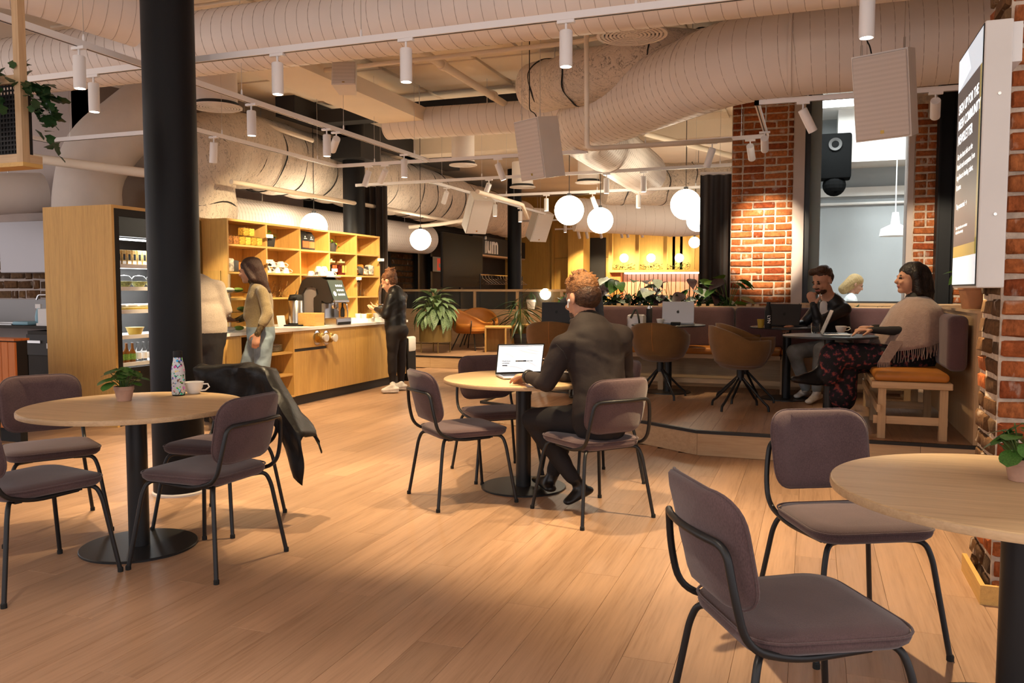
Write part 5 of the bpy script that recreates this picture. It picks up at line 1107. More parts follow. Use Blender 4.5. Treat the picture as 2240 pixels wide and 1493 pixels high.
q=G(945,772,PZ); t=thing('planter','large variegated plant in brass planter on thin legs','plant',(q.x,q.y+.15,PZ))
part('planter_drum','planter_brass',t,lambda m:m.lathe([(.29,.20),(.29,.50),(.275,.50),(.27,.44),(0,.44)],36),True,35)
for k in range(4): a=.6+k*math.pi/2; part('leg','planter_brass',t,lambda m:m.tube([(.26*math.cos(a),.26*math.sin(a),.0),(.26*math.cos(a),.26*math.sin(a),.22)],.01,8))
r=random.Random(5); st=[]
for k in range(84):
    u=(k+.5)/84; a=k*2.4; d=.40*math.sqrt(u); p=Vector((d*math.cos(a)*.75,d*math.sin(a)*.75,.52+.46*(1-u)*r.uniform(.75,1.05)+.08)); st.append(((.15*p.x,.15*p.y,.45),p)); put_leaf(t,'vari',p,a+r.uniform(-.3,.3),.75-1.85*u+r.uniform(-.3,.3),r.uniform(.20,.30),r.uniform(-.3,.3))
stems(t,st,r=.005)
# glazed half wall
HY=15.62
hw=struct(MB().box(-8.4,-2.2,HY,HY+.12,PZ,.92).build('half_wall','ash_x'))
MB().box(-4.36,-2.2,HY-.10,HY+.24,.895,.92).build('ledge','ash_x',hw)
for a in np.arange(-8.4,-4.4,.93): MB().box(a,a+.05,HY+.02,HY+.09,.92,1.28).build('mullion','ash_v',hw)
MB().box(-8.4,-4.42,HY+.01,HY+.10,1.28,1.325).build('top_rail','ash_x',hw); MB().box(-4.46,-4.40,HY+.01,HY+.10,.92,1.28).build('mullion','ash_v',hw)
for a in np.arange(-8.4,-4.9,.93): MB().box(a+.05,min(a+.93,-4.46),HY+.05,HY+.056,.92,1.28).build('pane','smoke_glass',hw)
struct(MB().box(-8.4,2.4,HY+.12,22.5,.0,PZ).build('floor_rear','plank'))
q=AX(1162,672,1,HY+.06); leafy(q.x,q.y,.921,'palm-like plant in white pot on the half wall','frond',16,6,.10,.20,.34,'white_ceramic',height=.26,spread=.16)
q=AX(1193,672,1,HY+.06); t=thing('table_lamp','small globe table lamp on the half wall','lamp',(q.x,q.y,.921)); part('base','brass',t,lambda m:m.lathe([(.11,0),(.11,.012),(0,.014)],24)); part('rod','brass',t,lambda m:m.tube([(0,0,.012),(0,0,.22)],.008,8)); part('globe','globe',t,lambda m:m.sphere((0,0,.31),.11),True)
q=G(1088,700,.6); leafy(-5.2,14.75,PZ,'tall feathery palm behind the lounge chairs','frond',40,9,.14,.28,.55,'dark_pot',height=.8,spread=.35)
# big wall screen on its stand
TX=-7.25
tv=thing('wall_screen','large black flat screen facing the lounge','screen',(TX,16.8,PZ)); part('casing','black_matte',tv,lambda m:m.rbox(-.05,.0,-1.12,1.12,1.165,2.33,.01,1)); part('panel','tv_panel',tv,lambda m:m.box(.0,.003,-1.10,1.10,1.19,2.31)); part('stand_post','black_metal',tv,lambda m:m.box(-.09,-.05,-.06,.06,.0,1.7)); part('stand_foot','black_metal',tv,lambda m:m.box(-.4,.3,-.4,.4,0,.02))
# dark glazed wall with tile panel behind, emergency sign, lettered fascia
brick_face(wd_,(-8.4,16.6,0),(0,-1,0),(1,0,0),2.5,1.2,2.55,meshes=BRD,seed=9,ch=.13)
for y_ in (14.05,15.3,16.65,17.3): struct(MB().box(-8.38,-8.30,y_,y_+.09,PZ,2.75).build('trim_dark','black_metal'))
struct(MB().box(-8.38,-8.28,12.4,20.5,2.62,2.75).build('trim_dark_head','black_metal'))
es=AX(960,578,0,-8.25); t=thing('safety_sign','small red and white safety sign left of the wall screen','sign',es); plain('sign_red',(.60,.05,.02),.5,emit=(.6,.05,.02),es=.4); part('sign_plate','paper',t,lambda m:m.box(-.004,.004,-.33,.33,-.17,.17)); part('sign_panel','sign_red',t,lambda m:m.box(.0045,.006,-.10,.30,-.14,.14)); part('sign_mark','paper',t,lambda m:m.box(.0065,.007,-.02,.08,-.07,.02).box(.0065,.007,.12,.2,-.02,.08))
fx=-7.6; fa=AX(1055,520,0,fx); fb=AX(1150,560,0,fx)
t=thing('lettered_fascia','dark fascia with pale letters right of the wall screen','sign',(fx,fa.y,2.2)); part('fascia_board','charcoal',t,lambda m:m.box(-.1,0,-.6,3.2,-.02,.42))
la=AX(1060,552,0,fx+.02); text_mesh('ium',.62,'paper','lettering',t,frame((.012,la.y-fa.y,la.z-2.2),(0,1,0),(0,0,1)),bold=.012,depth=.02)
part('soffit','ash_y',t,lambda m:m.box(-.3,.0,-.6,3.2,-.06,-.02))
# coat rail with hangers
ca=AX(1060,612,0,-6.9); t=thing('coat_rail','chrome coat rail with hangers beyond the half wall','coat rail',(-6.9,18.2,PZ)); part('rail','chrome',t,lambda m:m.tube([(0,-1.3,1.45),(0,1.5,1.45)],.015,8)); part('post','black_metal',t,lambda m:m.tube([(0,-1.3,0),(0,-1.3,1.46)],.015,8).tube([(0,1.5,0),(0,1.5,1.46)],.015,8))
for k in range(14): part('hanger','chrome',t,lambda m:m.tube([(0,-1.2+.19*k,1.44),(.03,-1.2+.19*k,1.36),(.20,-1.17+.19*k,1.24),(-.18,-1.17+.19*k,1.24),(0,-1.2+.19*k,1.36)],.007,5))
# far panelled wall: separate boards, battens, doorway, planted bar niche
for k in range(7):
    for z0,z1 in ((PZ,1.05),(1.06,2.2),(2.21,3.6)):
        a=-6.9+k*.93; 
        if a+.92<-3.15: MB().rbox(a,a+.92,22.44,22.5,z0,z1,.006,1).build('panel','panel_wood',wf)
for a in (-6.95,-6.02,-3.55,-3.35): MB().box(a,a+.07,22.36,22.44,PZ,3.6).build('batten','panel_wood',wf)
dk=AX(1283,560,1,22.4); dk2=AX(1325,560,1,22.4)
d1=struct(MB().box(dk.x,dk2.x,22.36,22.43,PZ,2.75).build('door_1','black_matte')); MB().box(dk2.x-.12,dk2.x-.08,22.33,22.36,1.1,1.3).build('door_handle','steel',d1)
na=AX(1333,520,1,22.); nb=AX(1540,600,1,22.)
bar=thing('planted_bar','timber bar frame with planted niches and serving hatch','bar',((na.x+nb.x)/2,22.,PZ)); bo2=Matrix.Translation((-(na.x+nb.x)/2,-22.,-PZ))
def barp(name,mat,fn): m=MB(); fn(m); m.xf(bo2); return m.build(name,mat,bar)
zb=AX(1430,590,1,22.).z; zt_=AX(1430,515,1,22.).z
barp('back_wall','panel_wood',lambda m:m.box(na.x,nb.x+.6,22.36,22.4,zb,3.7)); barp('shelf','panel_wood',lambda m:m.box(na.x,nb.x+.6,21.9,22.36,zb-.06,zb))
for px in (1333,1391,1452,1512):
    q=AX(px,560,1,22.); barp('post','panel_wood',lambda m:m.box(q.x,q.x+.10,21.9,22.0,zb,3.7))
barp('hatch_light','led_white',lambda m:m.box(na.x+.4,nb.x,22.1,22.3,zb-.10,zb-.065)); plain('pink_slat',(.55,.26,.16),.6)
for k in range(22): barp('slat','pink_slat',lambda m:m.box(na.x+.32+k*.12,na.x+.42+k*.12,22.34,22.4,PZ+.6,zb-.1))
barp('jamb','orange_wood',lambda m:m.box(na.x,na.x+.3,22.1,22.4,PZ,zb-.06)); barp('counter_front','panel_wood',lambda m:m.box(na.x,nb.x+.6,21.9,22.0,PZ,.75))
r=random.Random(3)
for k in range(3):
    q=AX((1365,1424,1486)[k],564,1,22.05); t=thing('wall_globe',['left','middle','right'][k]+' glowing wall globe above the niche plants','lamp',(q.x,22.05,q.z),group='wall globes in the bar niches'); part('globe','globe',t,lambda m:m.sphere((0,0,0),.115),True); part('arm','brass',t,lambda m:m.tube([(0,.10,0),(0,.31,0)],.015,8))
    hm=MB()
    for j in range(160):
        p=Vector((q.x+r.uniform(-.34,.34),22.1+r.uniform(-.12,.12),zb+r.uniform(.0,.16))); a=r.uniform(0,6.3); s=r.uniform(.03,.05); d=Vector((math.cos(a),math.sin(a),r.uniform(-.3,.6))); w=Vector((-math.sin(a),math.cos(a),0)); hm.add([p,p+d*s+w*s*.5,p+d*s*2,p+d*s-w*s*.5],[(0,1,2,3)])
    tag(hm.build('niche_greenery','leaf_dark'),['left','middle','right'][k]+' low bushy greenery in the bar niche','greenery',kind='stuff')
# wood pier between panels and door
barp('side_pier','panel_wood',lambda m:m.box(na.x-1.05,na.x-.62,21.6,22.3,PZ,3.8))
# curtains
def curtain(x0,y0,x1,y1,z0,z1,label,amp=.035,freq=9):
    a=Vector((x0,y0,0));b=Vector((x1,y1,0)); d=(b-a); L=d.length; d.normalize(); nn=Vector((-d.y,d.x,0)); m=MB(); N=int(L*70)
    for j in range(2):
        for i in range(N+1):
            s=L*i/N; o=amp*math.sin(s*2*math.pi*freq)+.3*amp*math.sin(s*31+1); p=a+d*s+nn*o; m.v.append((p.x,p.y,z0 if j==0 else z1))
    for i in range(N): m.f.append((i,i+1,N+2+i,N+1+i)); m.mi.append(0)
    o=m.build('curtain','curtain',smooth=True,angle=80); md=o.modifiers.new('thickness','SOLIDIFY'); md.thickness=.006
    tag(o,label,'curtain'); MB().tube([a+Vector((0,0,z1+.02)),b+Vector((0,0,z1+.02))],.018,8).build('curtain_rail','lamp_white',o,True); return o
q0=AX(1532,400,1,10.35); q1=AX(1602,400,1,10.35); curtain(q0.x,10.35,q1.x,10.42,PZ,2.72,'dark brown curtain hanging beside the brick pier',freq=8)
q0=AX(790,500,1,11.4); q1=AX(846,500,1,11.4); curtain(q0.x,11.4,q1.x,11.4,0.01,AX(815,408,1,11.4).z,'dark brown curtain hanging behind the right end of the shelf',freq=9)
# pendants
def pendant(px,py,r,label,D=.40,power=28):
    d=D*FPX/2/r; p=DD(px,py,d); t=thing('globe_pendant',label,'pendant lamp',p,group='glowing globe pendants'); part('globe','globe',t,lambda m:m.sphere((0,0,0),D/2,32,20),True); part('cap','black_metal',t,lambda m:m.lathe([(.03,D/2-.004),(.03,D/2+.03),(.006,D/2+.035)],16)); part('cord','black_metal',t,lambda m:m.tube([(0,0,D/2+.03),(0,0,ZC-p.z)],.005,6))
pendant(1245,460,32,'large globe pendant left of the other ones in the middle'); pendant(1313,482,28,'globe pendant hanging lower right of the largest one'); pendant(1500,447,33,'large globe pendant beside the dark curtain'); pendant(1526,482,24,'globe pendant mostly hidden behind the dark curtain'); pendant(1519,530,12,'small distant globe pendant by the dark curtain',D=.28); pendant(920,524,23,'globe pendant in front of the dark wall by the screen',D=.36); pendant(687,495,29,'globe pendant half sunk behind the oak shelf',D=.38)
# ================= SIGN, SPEAKERS, HANGING PLANTER =================
SGX=.60; sy0,sy1,sz0,sz1=3.66,4.24,1.335,2.36
sg=thing('display_screen','tall slim screen in white casing fixed to the brick pillar','screen',(.67,3.95,sz0)); so=Matrix.Translation((-.67,-3.95,-sz0))
def sp(name,mat,fn): m=MB(); fn(m); m.xf(so); return m.build(name,mat,sg)
sp('casing','white_paint',lambda m:m.rbox(SGX+.004,.70,sy0,sy1,sz0,sz1,.006,2)); sp('bezel','black_matte',lambda m:m.box(SGX+.001,SGX+.005,sy0+.006,sy1-.006,sz0+.008,sz1-.008)); sp('wall_bracket','white_plastic',lambda m:m.box(.70,.735,sy0+.02,sy1-.02,sz1-.16,sz1-.01)); sp('wall_bracket','white_plastic',lambda m:m.box(.70,.735,3.90,sy1-.02,sz0+.05,sz0+.12))
for z in (1.62,2.08): sp('screw','steel',lambda m:m.lathe([(.007,-.002),(.006,.004)],10).xf(Matrix.Translation((.66,sy0,z))@Matrix.Rotation(math.pi/2,4,'X')))
plain('sgn_dark',(.035,.030,.030),.3,emit=(.07,.06,.06),es=.7); plain('sgn_ochre',(.22,.16,.03),.3,emit=(.30,.23,.05),es=.6); plain('sgn_grey',(.45,.50,.55),.3,emit=(.50,.56,.62),es=.8); plain('sgn_pale',(.6,.65,.7),.3,emit=(.62,.68,.74),es=.9); plain('sgn_text',(.9,.9,.9),.4,emit=(1,1,1),es=1.2)
pw=sy1-sy0-.024; ph=sz1-sz0-.03
# screen plane local: x from the viewer's left (far end) to right (near end), y up
FS=so@frame((SGX+.0005,sy1-.012,sz0+.015),(0,-1,0),(0,0,1))
def spl(name,mat,polys,z=.0):
    m=MB()
    for pl in polys: m.add([(a*pw,b*ph,z) for a,b in pl],[tuple(range(len(pl)))])
    m.xf(FS); return m.build(name,mat,sg)
R4=lambda a,b,c,d:[(a,b),(c,b),(c,d),(a,d)]
spl('picture_grey','sgn_grey',[R4(0,0,1,1)],.0004); spl('picture_pale','sgn_pale',[R4(0,0,.28,.13),[(.0,.86),(.55,.90),(.38,1.),(.0,1.)]],.0006); spl('picture_ochre','sgn_ochre',[R4(0,.12,1,.185),R4(.94,.12,1,.86)],.0007); spl('notice_panel','sgn_dark',[R4(0,.17,.94,.86)],.0008)
def st_(txt,x,y,s,b=0.,sp_=1.): text_mesh(txt,s,'sgn_text','lettering',sg,FS@Matrix.Translation((x*pw,y*ph,.0012)),depth=0,bold=b,spacing=sp_)
st_('SIGN UP FOR THE\nMESH COMMUNITY\nNEWSLETTER',.07,.755,.058,.0012,1.15); st_('Get the latest info on the\nNordic tech ecosystem, from\ntop hires to funding, talent,\n& more.',.07,.555,.036,.0002,1.25); st_('Stay connected  \u2192',.10,.335,.034)
text_mesh('Scan to subscribe to our newsletter\nand join the community',.020,'sgn_text','lettering',sg,FS@Matrix.Translation((.10*pw,.245*ph,.0012)),depth=0)
def speaker(c,hx,hy,pitch,label,w=.36,h=.56,d=.30,wires=True,blank=False):
    t=thing('loudspeaker',label,'loudspeaker',c,math.atan2(hy,hx)-math.pi/2,'pale hanging loudspeakers'); Rm=Matrix.Rotation(-pitch,4,'X')
    def prism_(m,x0,x1,yf,yb,z0,z1,tp):
        m.add([(-x1,yf,z0),(x1,yf,z0),(x1*tp,yb,z0),(-x1*tp,yb,z0),(-x1,yf,z1),(x1,yf,z1),(x1*tp,yb,z1),(-x1*tp,yb,z1)],[(0,1,2,3),(7,6,5,4),(0,4,5,1),(1,5,6,2),(2,6,7,3),(3,7,4,0)])
    m=MB(); prism_(m,0,w/2,d*.5,-d*.5,-h/2,h/2,.72); m.xf(Rm).build('cabinet','white_paint',t)
    part('grille','speaker_grille',t,lambda m:m.rbox(-w*.48,w*.48,d*.5,d*.5+.012,-h*.485,h*.485,.005,1).xf(Rm)); part('badge','brass',t,lambda m:m.box(-.012,.012,d*.5+.012,d*.5+.0135,-h*.43,-h*.39).xf(Rm))
    if wires:
        for s in (-1,1):
            a=Rm@Vector((s*w*.38,d*.28,h/2)); part('hook','steel',t,lambda m:m.tube([a,a+Vector((0,0,.07))],.007,6)); part('wire','steel',t,lambda m:m.tube([a+Vector((0,0,.06)),Vector((a.x,a.y,ZC-c[2]))],.003,5))
        b=Rm@Vector((w*.40,-.02,h/2)); part('cable','black_matte',t,lambda m:m.tube(fillet([Rm@Vector((w*.36,-d*.4,h*.3)),Rm@Vector((w*.42,-d*.4,h*.62)),b+Vector((0,0,.10)),Vector((b.x,b.y,ZC-c[2]))],.06),.005,6))
    return t
m,n,l,b=nt('speaker_grille'); tc=n.new('ShaderNodeTexCoord'); vo=n.new('ShaderNodeTexVoronoi'); vo.inputs['Scale'].default_value=150; vo.inputs['Randomness'].default_value=0; l.new(tc.outputs['Object'],vo.inputs[0]); mr=n.new('ShaderNodeValToRGB'); mr.color_ramp.elements[0].position=.25; mr.color_ramp.elements[0].color=(.42,.37,.34,1); mr.color_ramp.elements[1].position=.42; mr.color_ramp.elements[1].color=(.58,.52,.48,1); l.new(vo.outputs['Distance'],mr.inputs[0]); l.new(mr.outputs[0],b.inputs['Base Color']); b.inputs['Roughness'].default_value=.7
speaker(DD(1945,208,5.55),-.40,-.92,.22,'pale hanging loudspeaker beside the wall-mounted screen',w=.36,h=.56)
speaker(DD(1184,325,8.0),-.52,-.85,.18,'pale hanging loudspeaker in the middle under the black cable',w=.36,h=.57)
speaker(DD(1042,465,13.2),.75,-.66,.55,'tilted pale loudspeaker above the wall screen',w=.36,h=.6,wires=False); speaker(DD(1178,492,17.),.8,-.6,.5,'tilted pale loudspeaker next to the slim column',w=.40,h=.62,wires=False)
speaker(DD(757,172,7.6),.3,-.8,-.2,'small boxy loudspeaker fixed under the ceiling tray',w=.22,h=.22,d=.22,wires=False)
# hanging planter top left
hp=thing('hanging_planter','wooden hanging planter with ivy at the upper left corner','planter',(-3.98,3.05,1.93))
part('floor_board','oak_y',hp,lambda m:m.box(-.5,.35,-.05,.06,0,.02)); part('post','ash_v',hp,lambda m:m.box(.31,.35,-.05,-.01,.02,ZC-1.93)); part('rail','ash_x',hp,lambda m:m.box(-.5,.31,-.05,-.01,.02,.06).box(-.5,.31,-.05,-.01,.40,.44).box(-.5,.31,.03,.06,.02,.06)); part('end_rail','ash_y',hp,lambda m:m.box(.31,.35,-.01,.06,.02,.06))
part('mesh_panel','black_matte',hp,lambda m:[m.box(-.5+.022*i,-.5+.022*i+.008,-.032,-.028,.06,.40) for i in range(37)]+[m.box(-.5,.31,-.033,-.027,.06+.022*j,.068+.022*j) for j in range(16)])
part('liner','black_matte',hp,lambda m:m.box(-.49,.30,-.01,.05,.02,.36))
r=random.Random(8)
for k in range(290):
    u=r.random(); x_=r.uniform(-.5,.34); z_=.42+r.uniform(-.05,.13); y_=r.uniform(-.10,.08)
    if k>80: z_=.05+.42*math.sqrt(r.random()); x_=r.uniform(-.5,.30); y_=-.06-r.uniform(0,.05)
    if k>225: u=r.random(); x_=.36+.13*u*r.uniform(.4,1); y_=r.uniform(-.05,.08); z_=.42-.36*u*r.uniform(.3,1)
    put_leaf(hp,'ivy',(x_,y_,z_),-math.pi/2+r.uniform(-1.2,1.2) if k<=225 else r.uniform(-1,.6),r.uniform(-1.2,.2),r.uniform(.045,.075),r.uniform(-.5,.5))
# things in the room beyond the window
t=thing('black_loudspeaker','black loudspeaker on the wall beyond the window','loudspeaker',AX(1826,350,1,12.9)); part('cabinet','flat_black',t,lambda m:m.rbox(-.22,.22,-.15,.2,-.28,.36,.03,2),True); part('horn','dark_grey',t,lambda m:m.lathe([(.05,0),(.09,.02)],20,cap=False).xf(Matrix.Translation((0,-.16,.2))@Matrix.Rotation(math.pi/2,4,'X'))); part('bracket','flat_black',t,lambda m:m.sphere((0,0,-.36),.16,16,10))
tag(MB().box(-.28,3.9,13.53,13.595,2.73,2.86).build('conduit','white_paint'),'pale conduits along the wall beyond the window','conduit')
tag(MB().tube([(-.25,13.57,2.62),(1.42,13.57,2.62),(1.42,13.57,1.2)],.025,8).build('pipe','white_paint'),'thin pale pipe beyond the window','pipe')
q=AX(1958,500,1,12.3); t=thing('pendant_lamp','white pendant lamp beyond the window','pendant lamp',(q.x,12.3,q.z)); part('shade','white_plastic',t,lambda m:m.lathe([(.20,-.10),(.18,.0),(.06,.06),(.04,.22),(0,.22)],24),True); part('bulb','lamp_glow',t,lambda m:m.lathe([(0,-.085),(.17,-.085)],24,cap=False)); part('cord','white_plastic',t,lambda m:m.tube([(0,0,.2),(0,0,3.9-q.z)],.008,6))
for a,b_ in ((.2,12.0),(1.6,12.0),(3.,12.)):
    t=thing('ceiling_lamp','flat ceiling lamp beyond the window at the '+{.2:'left',1.6:'middle',3.:'right'}[a],'lamp',(a,b_,3.87),group='lamps beyond the window'); part('diffuser','led_white',t,lambda m:m.box(-.3,.3,-.15,.15,-.03,.0)); part('frame','white_paint',t,lambda m:m.box(-.32,.32,-.17,.17,.0,.03))
    al=bpy.data.lights.new('panel_light','AREA'); al.energy=60; al.size=.6; al.color=(.93,.97,1.); ao=bpy.data.objects.new('panel_light',al); COL.objects.link(ao); ao.location=(a,b_,3.82)
# unseen globe pendants added out of frame to light the front ceiling and ducts
for k,(x_,y_) in enumerate(((-2.6,-.8),(1.6,-.6),(-7.2,1.6))):
    t=thing('globe_pendant',['left','right','far left','far right'][k]+' globe pendant added unseen behind the viewer','pendant lamp',(x_,y_,2.4),group='added globe pendants behind the viewer'); part('globe','globe',t,lambda m:m.sphere((0,0,0),.2,32,20),True); part('cap','black_metal',t,lambda m:m.lathe([(.03,.196),(.03,.23),(.006,.235)],16)); part('cord','black_metal',t,lambda m:m.tube([(0,0,.23),(0,0,ZC-2.4)],.005,6))
# ================= PEOPLE =================
plain('skin',(.46,.235,.145),.5,var=.10,scale=20,spec=.35); plain('lips',(.36,.12,.09),.5); plain('eye_dark',(.02,.012,.008),.3)
plain('hair_ginger',(.20,.085,.028),.55,var=.5,scale=60,bump=.8,bscale=120); plain('hair_brown',(.035,.014,.008),.5,var=.5,scale=50,stretch=(4,4,1),bump=.6,bscale=60); plain('hair_auburn',(.09,.035,.014),.55,var=.6,scale=50,bump=.9,bscale=70); plain('hair_black',(.010,.006,.005),.5,var=.4,scale=50,bump=.8,bscale=60); plain('hair_mid',(.055,.024,.011),.5,var=.5,scale=60,bump=.6,bscale=90); plain('hair_blonde',(.42,.28,.12),.5,var=.4,scale=40,stretch=(4,4,1),bump=.5,bscale=60)
plain('shirt_dark',(.020,.0125,.011),.8,var=.15,scale=4,bump=.15,bscale=40); plain('trousers_black',(.012,.010,.011),.8,bump=.3,bscale=18); plain('shoe_black',(.010,.009,.009),.3)
plain('knit_olive',(.22,.165,.085),.95,var=.15,scale=120,bump=.4,bscale=160,sheen=.3); plain('jeans',(.20,.26,.31),.85,var=.35,scale=9,bump=.3,bscale=25); plain('cuff_pattern',(.07,.045,.018),.8,var=.9,scale=40); plain('shoe_white',(.72,.68,.64),.6,var=.15,scale=14); plain('shoe_green',(.32,.36,.20),.6,var=.6,scale=16)
plain('knit_beige',(.31,.255,.205),.95,var=.1,scale=100,bump=.4,bscale=150,sheen=.3); plain('jacket_black',(.010,.010,.011),.38,bump=.5,bscale=16); plain('leggings',(.020,.016,.017),.7); plain('jeans_grey',(.20,.22,.23),.85,var=.3,scale=8); plain('tee_white',(.7,.7,.7),.8); plain('navy',(.010,.011,.022),.8); plain('shawl',(.30,.205,.165),.98,var=.10,scale=30,bump=.4,bscale=90,sheen=.5); plain('knit_white',(.72,.74,.74),.95,bump=.4,bscale=80)
m,n,l,b=nt('floral_skirt'); tc=n.new('ShaderNodeTexCoord'); vo=n.new('ShaderNodeTexNoise'); vo.inputs['Scale'].default_value=26; vo.inputs['Detail'].default_value=4; l.new(tc.outputs['Object'],vo.inputs[0]); rp=n.new('ShaderNodeValToRGB'); e=rp.color_ramp.elements; e[0].position=.52; e[0].color=(.006,.005,.007,1); e[1].position=.64; e[1].color=(.26,.05,.035,1); e2=e.new(.57); e2.color=(.05,.012,.03,1); l.new(vo.outputs[0],rp.inputs[0]); l.new(rp.outputs[0],b.inputs['Base Color']); b.inputs['Roughness'].default_value=.85
class Blob:
    def __init__(s): s.m=MB(); s.pr=[]; s.mats=[]; s.hem=None
    def mi(s,mat):
        if mat not in s.mats: s.mats.append(mat)
        return s.mats.index(mat)
    def cap(s,p0,p1,r0,r1,mat,flat=None,fs=1.,n=14,w=0.,bulge=0.):
        """rounded tapered limb; flat = direction squashed by fs; w biases the material split"""
        p0=Vector(p0);p1=Vector(p1); d=p1-p0; L=d.length; 
        if L<1e-5: d=Vector((0,0,1)); 
        d.normalize(); fd=Vector(flat).normalized() if flat is not None else None
        pts=[];rs=[]
        for k in range(4): a=-math.pi/2+math.pi/2*k/4; pts.append(p0+d*(r0*math.sin(a))); rs.append(max(1e-4,r0*math.cos(a)))
        for k in range(7): t=k/6; pts.append(p0.lerp(p1,t)); rs.append(r0+(r1-r0)*t+bulge*math.sin(math.pi*t)*(1-.4*t))
        for k in range(1,5): a=math.pi/2*k/4; pts.append(p1+d*(r1*math.sin(a))); rs.append(max(1e-4,r1*math.cos(a)))
        st=len(s.m.v); s.m.tube(pts,rs,n)
        if fd is not None:
            nv=[]
            for q in s.m.v[st:]:
                q=Vector(q); ax=p0+d*((q-p0).dot(d)); o=q-ax; o=o-fd*(o.dot(fd)*(1-fs)); nv.append(tuple(ax+o))
            s.m.v[st:]=nv
        s.pr.append((p0,p1,r0,r1,s.mi(mat),fd,fs,w)); return s
    def ell(s,c,ax,ay,az,rx,ry,rz,mat,w=0.):
        c=Vector(c); ax=Vector(ax).normalized(); ay=Vector(ay).normalized(); az=Vector(az).normalized(); st=len(s.m.v); s.m.sphere((0,0,0),1.,18,12)
        s.m.v[st:]=[tuple(c+ax*(q[0]*rx)+ay*(q[1]*ry)+az*(q[2]*rz)) for q in s.m.v[st:]]
        s.pr.append((c,c+Vector((0,0,1e-4)),(rx+ry+rz)/3,(rx+ry+rz)/3,s.mi(mat),(ax,ay,az,rx,ry,rz),None,w)); return s
    def build(s,name,base,voxel=.008,smooth=5,parent=None,noise=0.,nscale=30.,wr=0.,keep=('skin','lips','eye_dark')):
        base=Vector(base)
        me=bpy.data.meshes.new('raw'); me.from_pydata(s.m.v,[],s.m.f); me.update()
        bm=bmesh.new(); bm.from_mesh(me); bmesh.ops.recalc_face_normals(bm,faces=bm.faces); bm.to_mesh(me); bm.free()
        o=bpy.data.objects.new('raw',me); COL.objects.link(o); md=o.modifiers.new('r','REMESH'); md.mode='VOXEL'; md.voxel_size=voxel; md.adaptivity=0
        if smooth: sm=o.modifiers.new('s','SMOOTH'); sm.factor=.5; sm.iterations=smooth
        bpy.context.view_layer.update(); out=bpy.data.meshes.new_from_object(o.evaluated_get(bpy.context.evaluated_depsgraph_get())); bpy.data.objects.remove(o); bpy.data.meshes.remove(me)
        nf=len(out.polygons); C=np.empty(nf*3); out.polygons.foreach_get('center',C); C=C.reshape(-1,3)
        best=np.full(nf,1e9); idx=np.zeros(nf,int); pid=np.zeros(nf,int)
        for pk,(p0,p1,r0,r1,mi,fd,fs,w) in enumerate(s.pr):
            if isinstance(fd,tuple):
                ax,ay,az,rx,ry,rz=fd; q=C-np.array(p0); k=np.sqrt((q@np.array(ax)/rx)**2+(q@np.array(ay)/ry)**2+(q@np.array(az)/rz)**2); dist=(k-1)*min(rx,ry,rz)
            else:
                a=np.array(p0);d=np.array(p1)-a; L2=max(1e-9,d@d); t=np.clip(((C-a)@d)/L2,0,1); o_=C-(a+t[:,None]*d)
                if fd is not None: f=np.array(fd); comp=o_@f; o_=o_+np.outer(comp*(1/fs-1),f)
                dist=np.linalg.norm(o_,axis=1)-(r0+(r1-r0)*t)
            dist=dist-w; mk=dist<best; best[mk]=dist[mk]; idx[mk]=mi; pid[mk]=pk
        if s.hem:
            hz,tm,pm,rng=s.hem; ti,pi_=s.mats.index(tm),s.mats.index(pm); idx[(idx==pi_)&(C[:,2]>hz)]=ti; tb_=np.isin(pid,list(rng)); idx[tb_&(idx==ti)&(C[:,2]<hz)]=pi_
        out.materials.clear()
        for mt in s.mats: out.materials.append(M[mt])
        out.polygons.foreach_set('material_index',idx.astype(np.int32)); out.name=name
        nv_=len(out.vertices)
        if wr:
            V=np.empty(nv_*3); out.vertices.foreach_get('co',V); V=V.reshape(-1,3); E=np.empty(len(out.edges)*2,dtype=np.int32); out.edges.foreach_get('vertices',E); E=E.reshape(-1,2)
            kp={i for i,mt in enumerate(s.mats) if mt in keep}; free=np.ones(nv_,bool)
            LT=np.empty(nf,dtype=np.int32); out.polygons.foreach_get('loop_total',LT); LV_=np.empty(len(out.loops),dtype=np.int32); out.loops.foreach_get('vertex_index',LV_)
            fm_=np.repeat(np.isin(idx,list(kp)),LT); free[LV_[fm_]]=False
            deg=np.zeros(nv_); np.add.at(deg,E[:,0],1); np.add.at(deg,E[:,1],1)
            def lap(A):
                S_=np.zeros_like(A)
                for c_ in range(3): S_[:,c_]=np.bincount(E[:,0],A[E[:,1],c_],nv_)+np.bincount(E[:,1],A[E[:,0],c_],nv_)
                return S_/deg[:,None]
            for it in range(24): Lp=lap(V); V[free]+=.5*(Lp-V)[free]
            out.vertices.foreach_set('co',V.ravel()); out.update(); N_=np.empty(nv_*3); out.vertices.foreach_get('normal',N_); N_=N_.reshape(-1,3)
            X,Y,Z=V[:,0],V[:,1],V[:,2]; ph=3*np.sin(X*7+1)+2.5*np.sin(Y*8+2)+2*np.sin(Z*6)
            w_=np.sin(Z*46+ph*1.6+X*14)*.5+np.sin((X+Y)*30-Z*24+ph*2.1)*.35+np.sin(Z*90+ph*3)*.15; w_=np.sign(w_)*np.abs(w_)**1.3*(.5+.5*np.sin(ph*1.3+Z*9))
            V[free]+=(N_*(wr*w_)[:,None])[free]; out.vertices.foreach_set('co',V.ravel())
